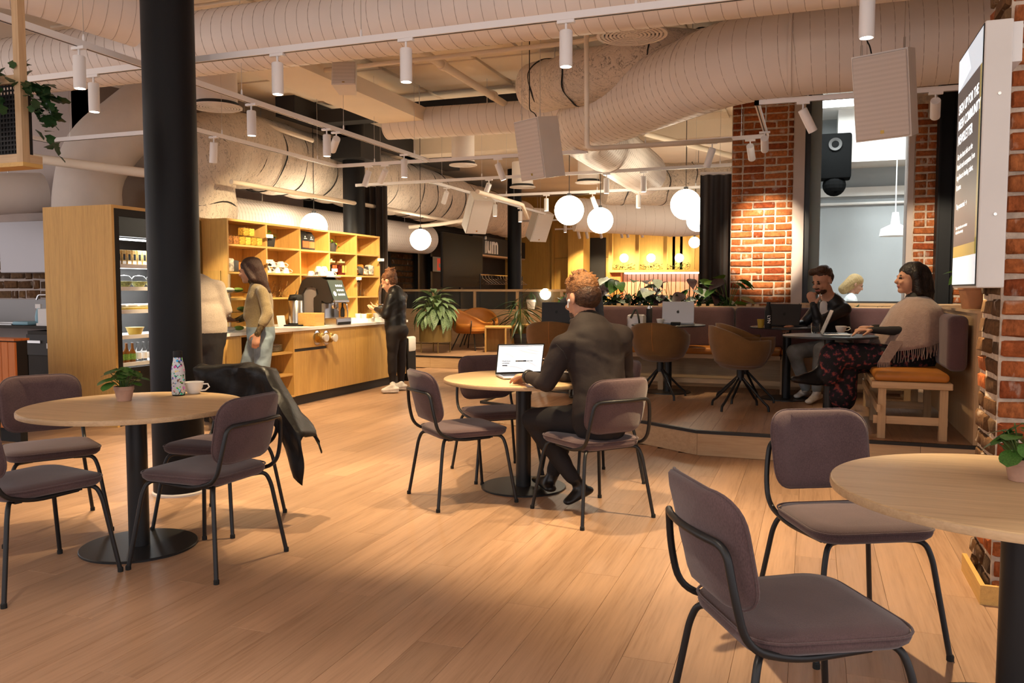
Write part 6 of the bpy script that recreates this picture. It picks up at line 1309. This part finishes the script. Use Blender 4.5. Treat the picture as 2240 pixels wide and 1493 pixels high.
        if noise:
            V=np.empty(len(out.vertices)*3); out.vertices.foreach_get('co',V); V=V.reshape(-1,3); N_=np.empty(len(out.vertices)*3); out.vertices.foreach_get('normal',N_); N_=N_.reshape(-1,3)
            a=nscale; d=noise*(np.sin(V[:,0]*a+3*np.sin(V[:,2]*a*.7))+np.sin(V[:,1]*a*1.13+2*np.sin(V[:,0]*a*.6))+np.sin(V[:,2]*a*.9+2*np.sin(V[:,1]*a*.8)))/3; V+=N_*d[:,None]; out.vertices.foreach_set('co',V.ravel())
        out.transform(Matrix.Translation(-base)); shade(out,75); out.update()
        return link(name,out,parent,None if parent else base)
UZ=Vector((0,0,1))
def W(x,y,d): return DD(x,y,d)
def head(B,c,fwd,sc=1.12,jaw=0.,beard=None,eyes=True):
    """head with face; c = centre between the ears, fwd = where the face looks"""
    f=Vector(fwd).normalized(); sd=UZ.cross(f).normalized(); u=f.cross(sd).normalized()
    P=lambda a,b,c_: c+(f*a+sd*b+u*c_)*sc
    B.ell(P(-.012,0,.032),f,sd,u,.094*sc,.073*sc,.085*sc,'skin'); B.ell(P(.022,0,-.03),f,sd,u,.066*sc,.058*sc,.076*sc,'skin'); B.ell(P(.058,0,-.085),f,sd,u,.026*sc,.030*sc,.022*sc,'skin'); B.ell(P(.066,0,.012),f,sd,u,.022*sc,.045*sc,.018*sc,'skin')
    B.cap(P(.083,0,.006),P(.100,0,-.026),.009*sc,.0135*sc,'skin'); B.ell(P(.076,.034,-.03),f,sd,u,.014*sc,.018*sc,.016*sc,'skin'); B.ell(P(.076,-.034,-.03),f,sd,u,.014*sc,.018*sc,.016*sc,'skin')
    for s in (-1,1):
        B.ell(P(-.012,s*.076,-.008),f,sd,u,.017*sc,.010*sc,.031*sc,'skin')
        if eyes: B.ell(P(.083,s*.031,.004),f,sd,u,.006*sc,.012*sc,.0042*sc,'eye_dark',.001); B.ell(P(.086,s*.031,.021),f,sd,u,.006*sc,.017*sc,.0028*sc,'eye_dark',.0)
    B.ell(P(.084,0,-.056),f,sd,u,.008*sc,.022*sc,.0085*sc,'lips',.002)
    if beard: B.ell(P(.045,0,-.075),f,sd,u,.050*sc,.052*sc,.032*sc,beard,-.002); B.ell(P(.088,0,-.043),f,sd,u,.006*sc,.024*sc,.005*sc,beard,.0015)
    return P
def hand(B,w,tip,pn,side,curl=.5,sc=1.,mat='skin',spread=1.):
    """w wrist, tip direction point, pn palm normal (towards palm), side +1 = thumb on the pn x dir side"""
    w=Vector(w); d=(Vector(tip)-w).normalized(); pn=Vector(pn); pn=(pn-d*pn.dot(d)).normalized(); s=pn.cross(d).normalized()*side
    k=w+d*.085*sc; B.cap(w+d*.012*sc,k,.032*sc,.042*sc,mat,pn,.36,12)
    for i,(o,L) in enumerate(((.031,.070),(.0105,.080),(-.0105,.076),(-.031,.058))):
        a=k+s*(o*sc*spread)-d*.004*sc; ang=curl*(.8+.12*i); dd=d*math.cos(ang)+pn*math.sin(ang); q=a+dd*L*.52*sc; a2=ang+curl*1.1; d2=d*math.cos(a2)+pn*math.sin(a2)
        B.cap(a,q,.0098*sc,.0088*sc,mat,n=8); B.cap(q,q+d2*L*.5*sc,.0088*sc,.0072*sc,mat,n=8)
    t0=w+d*.025*sc+s*.032*sc; t1=t0+(d*.6+s*.65+pn*.35).normalized()*.045*sc; t2=t1+(d*.85+s*.15+pn*.5).normalized()*.036*sc
    B.cap(t0,t1,.0135*sc,.011*sc,mat,n=8); B.cap(t1,t2,.011*sc,.008*sc,mat,n=8)
def foot(B,ank,heel,toe,mat,r=.036,sole=None):
    heel=Vector(heel);toe=Vector(toe); d=(toe-heel); dn=d.normalized(); up=UZ-dn*UZ.dot(dn)
    B.cap(heel+up*.012,toe-dn*.015,r*1.02,r*.98,mat,up,.62); B.cap(ank,heel.lerp(toe,.18)+up*.02,.042,.040,mat); B.cap(heel.lerp(toe,.25)+up*.045,heel.lerp(toe,.72)+up*.012,.036,.034,mat)
    if sole: B.cap(heel-up*.022+dn*.005,toe-up*.022-dn*.02,r*1.05,r,sole,up,.28,w=.001)
def torso(B,pel,wai,che,nb,sL,sR,fwd,mat,pants,rp=.165,rw=.145,rc=.170,rs=.062,dep=.70,hem=.0):
    f=Vector(fwd).normalized(); f=Vector((f.x,f.y,0)).normalized()
    B.cap(pel,Vector(pel).lerp(wai,.45),rp,(rp+rw)/2,pants,f,dep+.06); B.cap(Vector(pel).lerp(wai,.5-hem),wai,rw+.01,rw+.006,mat,f,dep,w=.004); B.cap(wai,che,rw,rc,mat,f,dep); B.cap(che,Vector(che).lerp(nb,.55),rc,rc*.80,mat,f,dep*.92)
    B.cap(sL,sR,rs,rs,mat); B.cap(Vector(nb)-UZ*.02,sL,.055,rs*.92,mat); B.cap(Vector(nb)-UZ*.02,sR,.055,rs*.92,mat)
def limb(B,a,b,c,r0,r1,r2,mat,mat2=None,bulge=0.): B.cap(a,b,r0,r1,mat); B.cap(b,c,r1,r2,mat2 or mat,bulge=bulge)
def neck(B,nb,P,r=.055,mat='skin'): B.cap(Vector(nb)-UZ*.01,P(-.018,0,-.06),r,r*.95,mat)
def gbase(p): return Vector((p.x,p.y,0))
# ---- 1 the man in the dark shirt, seen from behind
B=Blob(); pel,wai,che,nb=W(1313,915,4.80),W(1313,845,4.84),W(1298,768,4.90),W(1288,712,4.94); sL,sR=W(1232,758,4.80),W(1358,736,5.02); hf=Vector((-.80,.60,0))
torso(B,pel,wai,che,nb,sL,sR,hf,'shirt_dark','trousers_black',.185,.175,.205,.078,.68,.25)
B.cap(W(1250,770,4.86),W(1352,752,4.98),.095,.095,'shirt_dark',hf,.8)
hc=W(1273,652,5.0); P=head(B,hc,Vector((-.80,.55,-.22)),1.20,beard='hair_mid'); B.cap(W(1283,700,4.96),W(1276,668,4.99),.068,.066,'skin')
eL=W(1196,838,4.80); wL=W(1152,822,5.02); B.cap(sL,eL,.070,.056,'shirt_dark',bulge=.008); B.cap(eL,Vector(eL).lerp(wL,.88),.056,.040,'shirt_dark'); B.cap(Vector(eL).lerp(wL,.8),wL,.033,.030,'skin'); hand(B,wL,W(1128,822,5.22),Vector((0,0,-1)),-1,.45,1.12)
eR=W(1368,838,5.16); wR=W(1232,826,5.24); B.cap(sR,eR,.070,.056,'shirt_dark'); B.cap(eR,wR,.056,.036,'shirt_dark'); hand(B,wR,W(1190,822,5.30),Vector((0,0,-1)),1,.45,1.1)
hL,hR=W(1288,920,4.84),W(1338,918,4.95); kL,kR=W(1166,917,5.12),W(1252,906,5.30); aL,aR=W(1250,1040,5.06),W(1212,1028,5.30)
B.cap(hL,kL,.105,.074,'trousers_black'); B.cap(kL,aL,.072,.050,'trousers_black',bulge=.008); B.cap(hR,kR,.105,.074,'trousers_black'); B.cap(kR,aR,.072,.050,'trousers_black')
foot(B,aL,G(1287,1076,.075),G(1240,1097,.035),'shoe_black',.042); foot(B,aR,G(1205,1072,.05),G(1172,1046,.05),'shoe_black',.042)
man=tag(B.build('person',gbase(pel),.0070,4,wr=.0055),'man in dark shirt seen from behind, typing on a laptop at the oak table','person')
Hr=Blob(); f=Vector((-.80,.55,-.22)).normalized(); sd=UZ.cross(f).normalized(); u=f.cross(sd).normalized(); P2=lambda a,b,c_: hc+(f*a+sd*b+u*c_)*1.20
Hr.ell(P2(-.016,0,.050),f,sd,u,.114,.094,.096,'hair_ginger'); Hr.ell(P2(-.045,0,.005),f,sd,u,.088,.089,.088,'hair_mid'); Hr.ell(P2(.045,0,.095),f,sd,u,.050,.060,.040,'hair_ginger')
r=random.Random(2)
for k in range(70):
    a=r.uniform(0,6.28); e_=r.uniform(.35,1.5); d=f*(math.cos(a)*math.cos(e_))+sd*(math.sin(a)*math.cos(e_))+u*math.sin(e_); q=P2(-.01,0,.05)+Vector(d)*.085; Hr.cap(q,q+(d+Vector((r.uniform(-.6,.6),r.uniform(-.6,.6),.2))).normalized()*r.uniform(.022,.034),.009,.005,'hair_ginger',n=6)
Hr.build('hair',gbase(pel),.006,2,man,noise=.002,nscale=120)
C_=Blob(); 
for k in range(14):
    a0=2*math.pi*k/14; a1=2*math.pi*(k+1)/14; cc=W(1283,702,4.955); rr=.082; q=lambda a:cc+Vector((math.cos(a)*rr,math.sin(a)*rr*.95,.008*math.sin(a))); C_.cap(q(a0),q(a1),.024,.024,'shirt_dark',n=8)
C_.build('shirt_collar',gbase(pel),.007,3,man)
wd2=Vector(eL)-Vector(wL); wd2.normalize(); part('wristwatch','black_metal',man,lambda m:m.lathe([(.040,-.014),(.043,-.008),(.043,.008),(.040,.014)],18).xf(Matrix.Translation(Vector(wL)+wd2*.025-gbase(pel))@wd2.to_track_quat('Z','Y').to_matrix().to_4x4()),True)
part('earbud','white_plastic',man,lambda m:m.sphere(P2(.004,.083,-.012)-gbase(pel),.011,10,8).tube([P2(.006,.088,-.012)-gbase(pel),P2(.014,.088,-.045)-gbase(pel)],.004,6),True)
part('yoke_seam','black_matte',man,lambda m:m.tube([W(1216,752,4.72)-gbase(pel),W(1232,768,4.70)-gbase(pel),W(1240,785,4.70)-gbase(pel)],.0016,5))
# ---- 2 walking woman
B=Blob(); d0=8.25; pel,wai,che,nb=W(571,735,d0),W(569,705,d0),W(568,655,d0),W(563,626,d0); sL,sR=W(574,638,d0-.16),W(560,636,d0+.16); fw=Vector((-RT.x,-RT.y,0))+Vector((FW.x,FW.y,0))*.15
torso(B,pel,wai,che,nb,sL,sR,fw,'knit_olive','jeans',.150,.150,.150,.056,.86,.4)
B.cap(W(552,662,d0-.05),W(550,690,d0-.05),.075,.085,'knit_olive'); hc=W(547,592,d0); P=head(B,hc,fw-UZ*.12,1.12); neck(B,nb,P,.052); B.cap(W(561,622,d0),W(556,612,d0),.058,.060,'cuff_pattern')
eL=W(586,686,d0-.2); wL=W(564,728,d0-.25); B.cap(sL,eL,.058,.055,'knit_olive'); B.cap(eL,Vector(eL).lerp(wL,.45),.056,.052,'knit_olive'); B.cap(Vector(eL).lerp(wL,.45),wL,.040,.034,'cuff_pattern'); hand(B,wL,W(556,765,d0-.25),Vector((-.3,.6,0)),1,.25)
eR=W(545,690,d0+.2); wR=W(520,700,d0+.25); limb(B,sR,eR,wR,.056,.05,.034,'knit_olive','cuff_pattern'); hand(B,wR,W(497,697,d0+.25),Vector((0,0,1)),1,.5)
hL,hR=W(577,742,d0-.07),W(563,742,d0+.08); limb(B,hL,W(572,825,d0-.06),W(606,900,d0-.02),.098,.075,.062,'jeans'); limb(B,hR,W(535,815,d0+.12),W(515,885,d0+.2),.098,.072,.062,'jeans')
foot(B,W(606,893,d0-.02),G(616,913,.045),G(590,916,.035),'shoe_green',.040,'shoe_white'); foot(B,W(513,880,d0+.2),G(518,906,.035),G(492,908,.03),'shoe_green',.040,'shoe_white')
B.hem=(W(569,714,d0).z,'knit_olive','jeans',range(0,5)); g0=gbase(pel); w1_=tag(B.build('person',g0,.0080,3,wr=.004),'woman in olive jumper and jeans walking past the counter','person')
Hr=Blob(); f=(fw-UZ*.12).normalized(); sd=UZ.cross(f).normalized(); u=f.cross(sd).normalized(); P2=lambda a,b,c_: hc+(f*a+sd*b+u*c_)*1.12
Hr.ell(P2(-.022,0,.046),f,sd,u,.112,.092,.090,'hair_brown'); Hr.cap(P2(-.05,0,.02),P2(-.075,0,-.09),.088,.085,'hair_brown'); Hr.cap(P2(-.075,0,-.08),P2(-.135,0,-.215),.082,.035,'hair_brown',sd,1.)
for s in (-1,1): Hr.cap(P2(.02,s*.070,.055),P2(-.05,s*.078,-.085),.026,.034,'hair_brown')
Hr.build('hair',g0,.008,4,w1_,noise=.004,nscale=45)
tag(MB().rbox(-.13,.13,-.10,.10,0,.010,.004,1).build('small_tray','orange_wood',loc=W(496,701,8.48)+Vector((0,0,-.012))),'small brown tray in the walking woman\'s hand','tray')
# ---- 3 person half hidden by the column
B=Blob(); d0=7.75; pel,wai,che,nb=W(455,742,d0),W(450,705,d0),W(446,650,d0),W(428,612,d0); fw=Vector((-.75,.66,0)); sL,sR=W(405,632,d0),W(478,626,d0+.03)
torso(B,pel,wai,che,nb,sL,sR,fw,'knit_beige','trousers_black',.165,.165,.175,.066,.75,.45); B.cap(W(455,720,d0),W(452,690,d0),.182,.182,'knit_beige',fw,.80,w=.012); hc=W(400,585,d0+.06); P=head(B,hc,fw,1.1); neck(B,nb,P,.056)
limb(B,sR,W(496,678,d0+.05),W(480,690,d0+.3),.062,.056,.036,'knit_beige'); hand(B,W(480,690,d0+.3),W(470,690,d0+.4),Vector((0,0,-1)),1,.5); limb(B,sL,W(402,680,d0),W(415,690,d0+.28),.062,.056,.036,'knit_beige'); hand(B,W(415,690,d0+.28),W(420,690,d0+.4),Vector((0,0,-1)),-1,.5)
limb(B,W(441,750,d0),W(440,825,d0),W(438,905,d0),.098,.068,.052,'trousers_black'); limb(B,W(467,750,d0),W(468,825,d0),W(466,905,d0),.098,.068,.052,'trousers_black')
foot(B,W(438,905,d0),G(440,925,.04),G(430,912,.035),'shoe_black'); foot(B,W(466,905,d0),G(468,925,.04),G(456,912,.035),'shoe_black')
B.hem=(W(455,727,d0).z,'knit_beige','trousers_black',range(0,8)); g0=gbase(pel); p3=tag(B.build('person',g0,.0085,4,wr=.003),'person in beige jumper and black trousers half hidden by the black column','person'); Hr=Blob(); Hr.ell(hc+Vector((0,0,.045))-fw*.02,fw,UZ.cross(fw),UZ,.116,.096,.098,'hair_brown'); Hr.ell(hc-fw*.045,fw,UZ.cross(fw),UZ,.082,.090,.09,'hair_brown'); Hr.build('hair',g0,.009,3,p3,noise=.003)
# ---- 4 woman in black at the tap
B=Blob(); d0=10.92; pel,wai,che,nb=W(866,720,d0),W(864,700,d0),W(866,658,d0),W(866,636,d0); fw=(-RT*.9+FW*.35); fw.z=0; sL,sR=W(855,650,d0-.12),W(881,648,d0+.14)
torso(B,pel,wai,che,nb,sL,sR,fw,'jacket_black','leggings',.158,.162,.175,.064,.80,.45); B.cap(W(866,708,d0),W(866,690,d0),.165,.165,'jacket_black',fw,.8,w=.004)
hc=W(851,616,d0); ff=fw-UZ*.45; P=head(B,hc,ff,1.15); neck(B,nb,P,.050)
eL=W(843,688,d0-.15); wL=W(824,676,d0+.05); limb(B,sL,eL,wL,.070,.066,.040,'jacket_black'); hand(B,wL,W(812,674,d0+.1),Vector((0,0,1)),1,.4); eR=W(872,690,d0+.3); wR=W(832,672,d0+.3); limb(B,sR,eR,wR,.070,.066,.04,'jacket_black'); hand(B,wR,W(818,669,d0+.3),Vector((0,0,1)),-1,.4)
for s,(hx,kx,ax) in ((-1,(860,858,859)),(1,(874,878,877))):
    dd=d0+.08*s; limb(B,W(hx,728,dd),W(kx,780,dd),W(ax,836,dd),.102,.066,.042,'leggings',bulge=.012); B.cap(W(ax,836,dd),W(ax,842,dd),.036,.036,'skin')
foot(B,W(859,841,d0-.08),G(866,852,.045),G(838,853,.04),'shoe_white',.046,'shoe_white'); foot(B,W(877,840,d0+.08),G(884,846,.045),G(862,847,.04),'shoe_white',.046,'shoe_white')
B.ell(W(872,724,d0-.02),fw,UZ.cross(fw),UZ,.13,.155,.12,'leggings')
B.hem=(W(866,711,d0).z,'jacket_black','leggings',range(0,8)); g0=gbase(pel); w2_=tag(B.build('person',g0,.0085,3,wr=.005,keep=('skin','lips','eye_dark','shoe_white')),'woman in black jacket and leggings filling a glass at the tap','person'); Hr=Blob(); f=ff.normalized(); sd=UZ.cross(f).normalized(); u=f.cross(sd).normalized(); P2=lambda a,b,c_: hc+(f*a+sd*b+u*c_)*1.15
Hr.ell(P2(-.024,0,.046),f,sd,u,.112,.092,.088,'hair_auburn'); Hr.ell(P2(-.05,0,.0),f,sd,u,.07,.075,.075,'hair_auburn'); Hr.ell(W(854,594,d0),(1,0,0),(0,1,0),UZ,.070,.070,.055,'hair_auburn')
for k in range(40): a=r.uniform(0,6.28); q=W(854,594,d0)+Vector((math.cos(a)*.06,math.sin(a)*.06,r.uniform(-.02,.05))); Hr.cap(q,q+Vector((r.uniform(-.03,.03),r.uniform(-.03,.03),r.uniform(-.01,.03))),.012,.008,'hair_auburn',n=6)
Hr.build('hair',g0,.009,2,w2_,noise=.006,nscale=70)
# ---- 5 man resting his chin
B=Blob(); d0=8.5; pel,wai,che,nb=W(1832,755,d0+.1),W(1828,722,d0+.06),W(1822,682,d0),W(1815,655,d0-.05); fw=-RT*.75-FW*.55; fw.z=0; sL,sR=W(1848,676,d0-.14),W(1788,672,d0+.06)
torso(B,pel,wai,che,nb,sL,sR,fw,'jacket_black','jeans_grey',.165,.165,.180,.070,.74,.3); B.cap(W(1802,664,d0-.20),W(1799,694,d0-.22),.040,.034,'tee_white',w=.012)
hc=W(1799,614,d0-.12); ff=fw-UZ*.42-RT*.25; P=head(B,hc,ff,1.16,beard='hair_mid'); B.cap(W(1813,650,d0-.06),W(1806,630,d0-.1),.060,.060,'skin'); B.cap(W(1822,650,d0+.0),W(1812,644,d0+.02),.055,.05,'jacket_black')
eL=W(1790,706,d0-.30); wL=W(1780,668,d0-.32); B.cap(sL,eL,.066,.055,'jacket_black'); B.cap(eL,wL,.055,.040,'jacket_black'); hand(B,wL,W(1772,640,d0-.32),(P(.06,0,-.05)-W(1776,655,d0-.32)),1,1.15,1.15)
eR=W(1758,708,d0+.1); wR=W(1738,712,d0-.05); limb(B,sR,eR,wR,.064,.054,.038,'jacket_black'); hand(B,wR,W(1722,715,d0-.1),Vector((0,0,-1)),1,.5,1.1)
limb(B,W(1840,760,d0-.02),W(1795,764,8.02),W(1787,848,8.14),.098,.074,.055,'jeans_grey'); limb(B,W(1820,760,d0+.1),W(1736,768,8.26),W(1762,846,8.36),.098,.074,.055,'jeans_grey')
foot(B,W(1787,853,8.14),G(1793,868,PZ+.04),G(1768,878,PZ+.035),'shoe_white',.044); foot(B,W(1762,850,8.36),G(1768,860,PZ+.04),G(1742,866,PZ+.035),'shoe_white',.044)
g0=gbase(pel); g0.z=PZ; m2_=tag(B.build('person',g0,.0080,3,wr=.004),'man in dark jacket resting his chin on his hand at a laptop','person'); Hr=Blob(); f=ff.normalized(); sd=UZ.cross(f).normalized(); u=f.cross(sd).normalized(); P2=lambda a,b,c_: hc+(f*a+sd*b+u*c_)*1.16
Hr.ell(P2(-.024,0,.058),f,sd,u,.108,.089,.088,'hair_mid'); Hr.ell(P2(-.055,0,.02),f,sd,u,.070,.082,.085,'hair_mid'); Hr.cap(P2(.06,-.04,.10),P2(.02,.05,.115),.034,.034,'hair_mid'); Hr.build('hair',g0,.0085,3,m2_,noise=.005,nscale=60)
# ---- 6 woman in the shawl
B=Blob(); d0=6.80; pel,wai,che,nb=W(2008,778,d0),W(2008,735,d0),W(2006,685,d0),W(2001,650,d0); fw=-RT*.98+FW*.1; fw.z=0; sL,sR=W(2010,680,d0-.13),W(1998,680,d0+.13)
torso(B,pel,wai,che,nb,sL,sR,fw,'black_matte','floral_skirt',.170,.150,.155,.058,.80,.1); hc=W(1992,610,d0); P=head(B,hc,fw+UZ*.05,1.14); neck(B,nb,P,.052)
eL=W(1995,724,d0-.17); wL=W(1908,722,d0-.10); limb(B,sL,eL,wL,.055,.046,.034,'black_matte'); hand(B,wL,W(1868,722,d0-.08),Vector((0,0,-1)),-1,.4,1.1); eR=W(1970,724,d0+.24); wR=W(1912,716,d0+.16); limb(B,sR,eR,wR,.055,.046,.034,'black_matte'); hand(B,wR,W(1875,716,d0+.12),Vector((0,0,-1)),1,.4,1.1)
kL=W(1822,775,d0-.06); kR=W(1845,790,d0+.14); B.cap(W(2000,785,d0-.06),kL,.120,.105,'floral_skirt'); B.cap(W(2000,785,d0+.1),kR,.115,.105,'floral_skirt'); B.cap(kL,W(1812,818,d0-.03),.105,.105,'floral_skirt'); B.cap(kR,W(1838,868,d0+.14),.110,.130,'floral_skirt'); B.cap(W(1850,800,d0+.05),W(1842,862,d0+.08),.10,.12,'floral_skirt')
aL=W(1790,815,d0-.05); B.cap(kL,aL,.05,.045,'leather_black'); foot(B,W(1782,818,d0-.05),W(1788,834,d0-.05),W(1738,828,d0-.08),'leather_black',.050,'shoe_black'); B.cap(W(1835,868,d0+.14),W(1830,893,d0+.14),.05,.045,'leather_black'); foot(B,W(1832,885,d0+.14),G(1838,900,PZ+.045),G(1800,905,PZ+.04),'leather_black',.048,'shoe_black')
g0=gbase(pel); g0.z=PZ; w3_=tag(B.build('person',g0,.0080,3,wr=.004),'woman in floral skirt and grey fringed shawl typing by the window','person'); Hr=Blob(); f=(fw+UZ*.05).normalized(); sd=UZ.cross(f).normalized(); u=f.cross(sd).normalized(); P2=lambda a,b,c_: hc+(f*a+sd*b+u*c_)*1.14
Hr.ell(P2(-.022,0,.050),f,sd,u,.116,.096,.092,'hair_black'); Hr.cap(P2(-.06,0,.0),P2(-.085,0,-.105),.105,.098,'hair_black')
for s in (-1,1): Hr.cap(P2(-.005,s*.080,.045),P2(-.035,s*.088,-.09),.036,.034,'hair_black')
for k in range(26): a=r.uniform(-2.4,2.4); q=P2(-.07-.075*math.cos(a),.085*math.sin(a),-.09); Hr.cap(q,q+Vector((r.uniform(-.012,.012),r.uniform(-.012,.012),-r.uniform(.03,.075))),.018,.008,'hair_black',n=6)
Hr.build('hair',g0,.0085,2,w3_,noise=.006,nscale=55)
# shawl: draped sheet with folds, fringe strands along the hem
cx=W(2006,700,d0); fv=fw.normalized(); lv=UZ.cross(fv); ztop=W(2001,645,d0).z; m=MB(); nu,nv=48,14
def shp(a,v):
    h=[(0,.075,.085),(.10,.11,.15),(.25,.16,.255),(.55,.19,.29),(.8,.215,.30),(1.,.235,.305)]
    for (v0,a0,b0),(v1,a1,b1) in zip(h,h[1:]):
        if v<=v1: t=(v-v0)/(v1-v0); rf,rl=a0+(a1-a0)*t,b0+(b1-b0)*t; break
    fold=1+.05*v*math.sin(a*9+1)+.03*v*math.sin(a*17+2); front=max(0,math.cos(a)); z=ztop-.02-v*(.40+.05*math.sin(a*2+.5)-.02*front); rf2=rf*(1+.55*v*front)
    return Vector((cx.x,cx.y,0))+fv*(rf2*fold*math.cos(a))+lv*(rl*fold*math.sin(a))+UZ*z
for iv in range(nv+1):
    for iu in range(nu): m.v.append(tuple(shp(2*math.pi*iu/nu,iv/nv)-g0))
for iv in range(nv):
    for iu in range(nu): a=iv*nu+iu; b_=iv*nu+(iu+1)%nu; m.f.append((a,b_,b_+nu,a+nu)); m.mi.append(0)
sh_=m.build('shawl','shawl',w3_,True,angle=80); md=sh_.modifiers.new('thickness','SOLIDIFY'); md.thickness=.012; md.offset=1
m=MB()
for k in range(150):
    a=2*math.pi*k/150; q=shp(a,1.)-g0; m.tube([q+UZ*.01,q+Vector((r.uniform(-.006,.006),r.uniform(-.006,.006),-.045)),q+Vector((r.uniform(-.012,.012),r.uniform(-.012,.012),-.095))],[.0035,.003,.002],5)
fo_=m.build('fringe','shawl',sh_,True); fo_['kind']='stuff'
tl=MB(); q0=W(1958,745,d0-.2)-g0; q1=W(1932,792,d0-.22)-g0
tl.add([q0+fv*.03,q0-fv*.07,q1-fv*.05-UZ*.0,q1+fv*.04],[(0,1,2,3)]); to=tl.build('shawl_end','shawl',sh_); md=to.modifiers.new('thickness','SOLIDIFY'); md.thickness=.012
m=MB()
for k in range(12): q=(q1-fv*.05).lerp(q1+fv*.04,k/11); m.tube([q,q+Vector((r.uniform(-.01,.01),0,-.09))],[.0035,.002],5)
fo_=m.build('fringe','shawl',to,True); fo_['kind']='stuff'
# ---- 7 person in navy behind the first man
B=Blob(); d0=9.55; fw=-FW*1.; fw.z=0; pel,wai,che,nb=W(1272,756,d0),W(1272,728,d0),W(1272,678,d0-.04),W(1272,642,d0-.08); sL,sR=W(1308,662,d0-.05),W(1236,662,d0-.05)
torso(B,pel,wai,che,nb,sL,sR,fw,'navy','trousers_black',.165,.165,.18,.068,.74,.2); hc=W(1272,612,d0-.14); P=head(B,hc,fw-UZ*.3,1.1); neck(B,nb,P)
limb(B,sL,W(1313,706,d0-.2),W(1285,712,d0-.42),.064,.054,.036,'navy'); limb(B,sR,W(1230,706,d0-.2),W(1255,712,d0-.42),.064,.054,.036,'navy'); hand(B,W(1285,712,d0-.42),W(1278,713,d0-.5),Vector((0,0,-1)),1,.4); hand(B,W(1255,712,d0-.42),W(1260,713,d0-.5),Vector((0,0,-1)),-1,.4)
for s in (-1,1): limb(B,W(1272+18*s,758,d0),W(1272+22*s,768,d0-.45),W(1272+20*s,850,d0-.42),.095,.07,.05,'trousers_black'); foot(B,W(1272+20*s,850,d0-.42),G(1272+20*s,858,PZ+.04),G(1272+22*s,868,PZ+.035),'shoe_black')
g0=gbase(pel); g0.z=PZ; p7=tag(B.build('person',g0,.0090,4,wr=.003),'person in navy top hidden behind the seated man\'s head','person'); Hr=Blob(); Hr.ell(hc+UZ*.045+FW*.02,(1,0,0),(0,1,0),UZ,.092,.10,.085,'hair_brown'); Hr.build('hair',g0,.009,3,p7,noise=.003)
# ---- 8 blonde woman beyond the window
B=Blob(); d0=11.55; fw=RT*.85-FW*.2; fw.z=0; pel,wai,che,nb=W(1856,735,d0),W(1857,710,d0),W(1858,675,d0),W(1861,650,d0); sL,sR=W(1858,658,d0+.15),W(1862,658,d0-.16)
torso(B,pel,wai,che,nb,sL,sR,fw,'knit_white','trousers_black',.16,.16,.17,.062,.8,.2); hc=W(1871,622,d0); ff=fw-UZ*.35; P=head(B,hc,ff,1.1); neck(B,nb,P,.05); limb(B,sR,W(1866,695,d0-.2),W(1895,700,d0-.2),.06,.055,.035,'knit_white'); hand(B,W(1895,700,d0-.2),W(1905,702,d0-.2),Vector((0,0,-1)),1,.4); limb(B,sL,W(1866,695,d0+.2),W(1895,700,d0+.2),.06,.055,.035,'knit_white'); hand(B,W(1895,700,d0+.2),W(1905,702,d0+.2),Vector((0,0,-1)),-1,.4)
for s in (-1,1): kk=W(1925,742,d0+.1*s); ak=Vector((kk.x,kk.y,.10)); limb(B,W(1858,740,d0+.1*s),kk,ak,.09,.068,.048,'trousers_black'); foot(B,ak,ak+Vector((-.03,0,-.06)),ak+Vector((.17,.05,-.065)),'shoe_white')
g0=gbase(pel); p8=tag(B.build('person',g0,.0090,3,wr=.003),'blonde woman in white jumper seen through the window','person'); Hr=Blob(); f=ff.normalized(); sd=UZ.cross(f).normalized(); u=f.cross(sd).normalized(); P2=lambda a,b,c_: hc+(f*a+sd*b+u*c_)*1.1
Hr.ell(P2(-.02,0,.05),f,sd,u,.112,.093,.09,'hair_blonde'); Hr.cap(P2(-.045,0,.01),P2(-.10,0,-.10),.098,.080,'hair_blonde'); Hr.build('hair',g0,.010,3,p8,noise=.004,nscale=40)
ck=thing('stool','plain stool under the blonde woman beyond the window','stool',(g0.x,g0.y,0)); zz=pel.z-.17; part('seat','ash_x',ck,lambda m:m.lathe([(0,zz-.04),(.19,zz-.04),(.19,zz),(0,zz)],24)); part('stem','black_metal',ck,lambda m:m.lathe([(.03,.02),(.03,zz-.04)],14)); part('foot','black_metal',ck,lambda m:m.lathe([(.2,0),(.2,.02)],24))
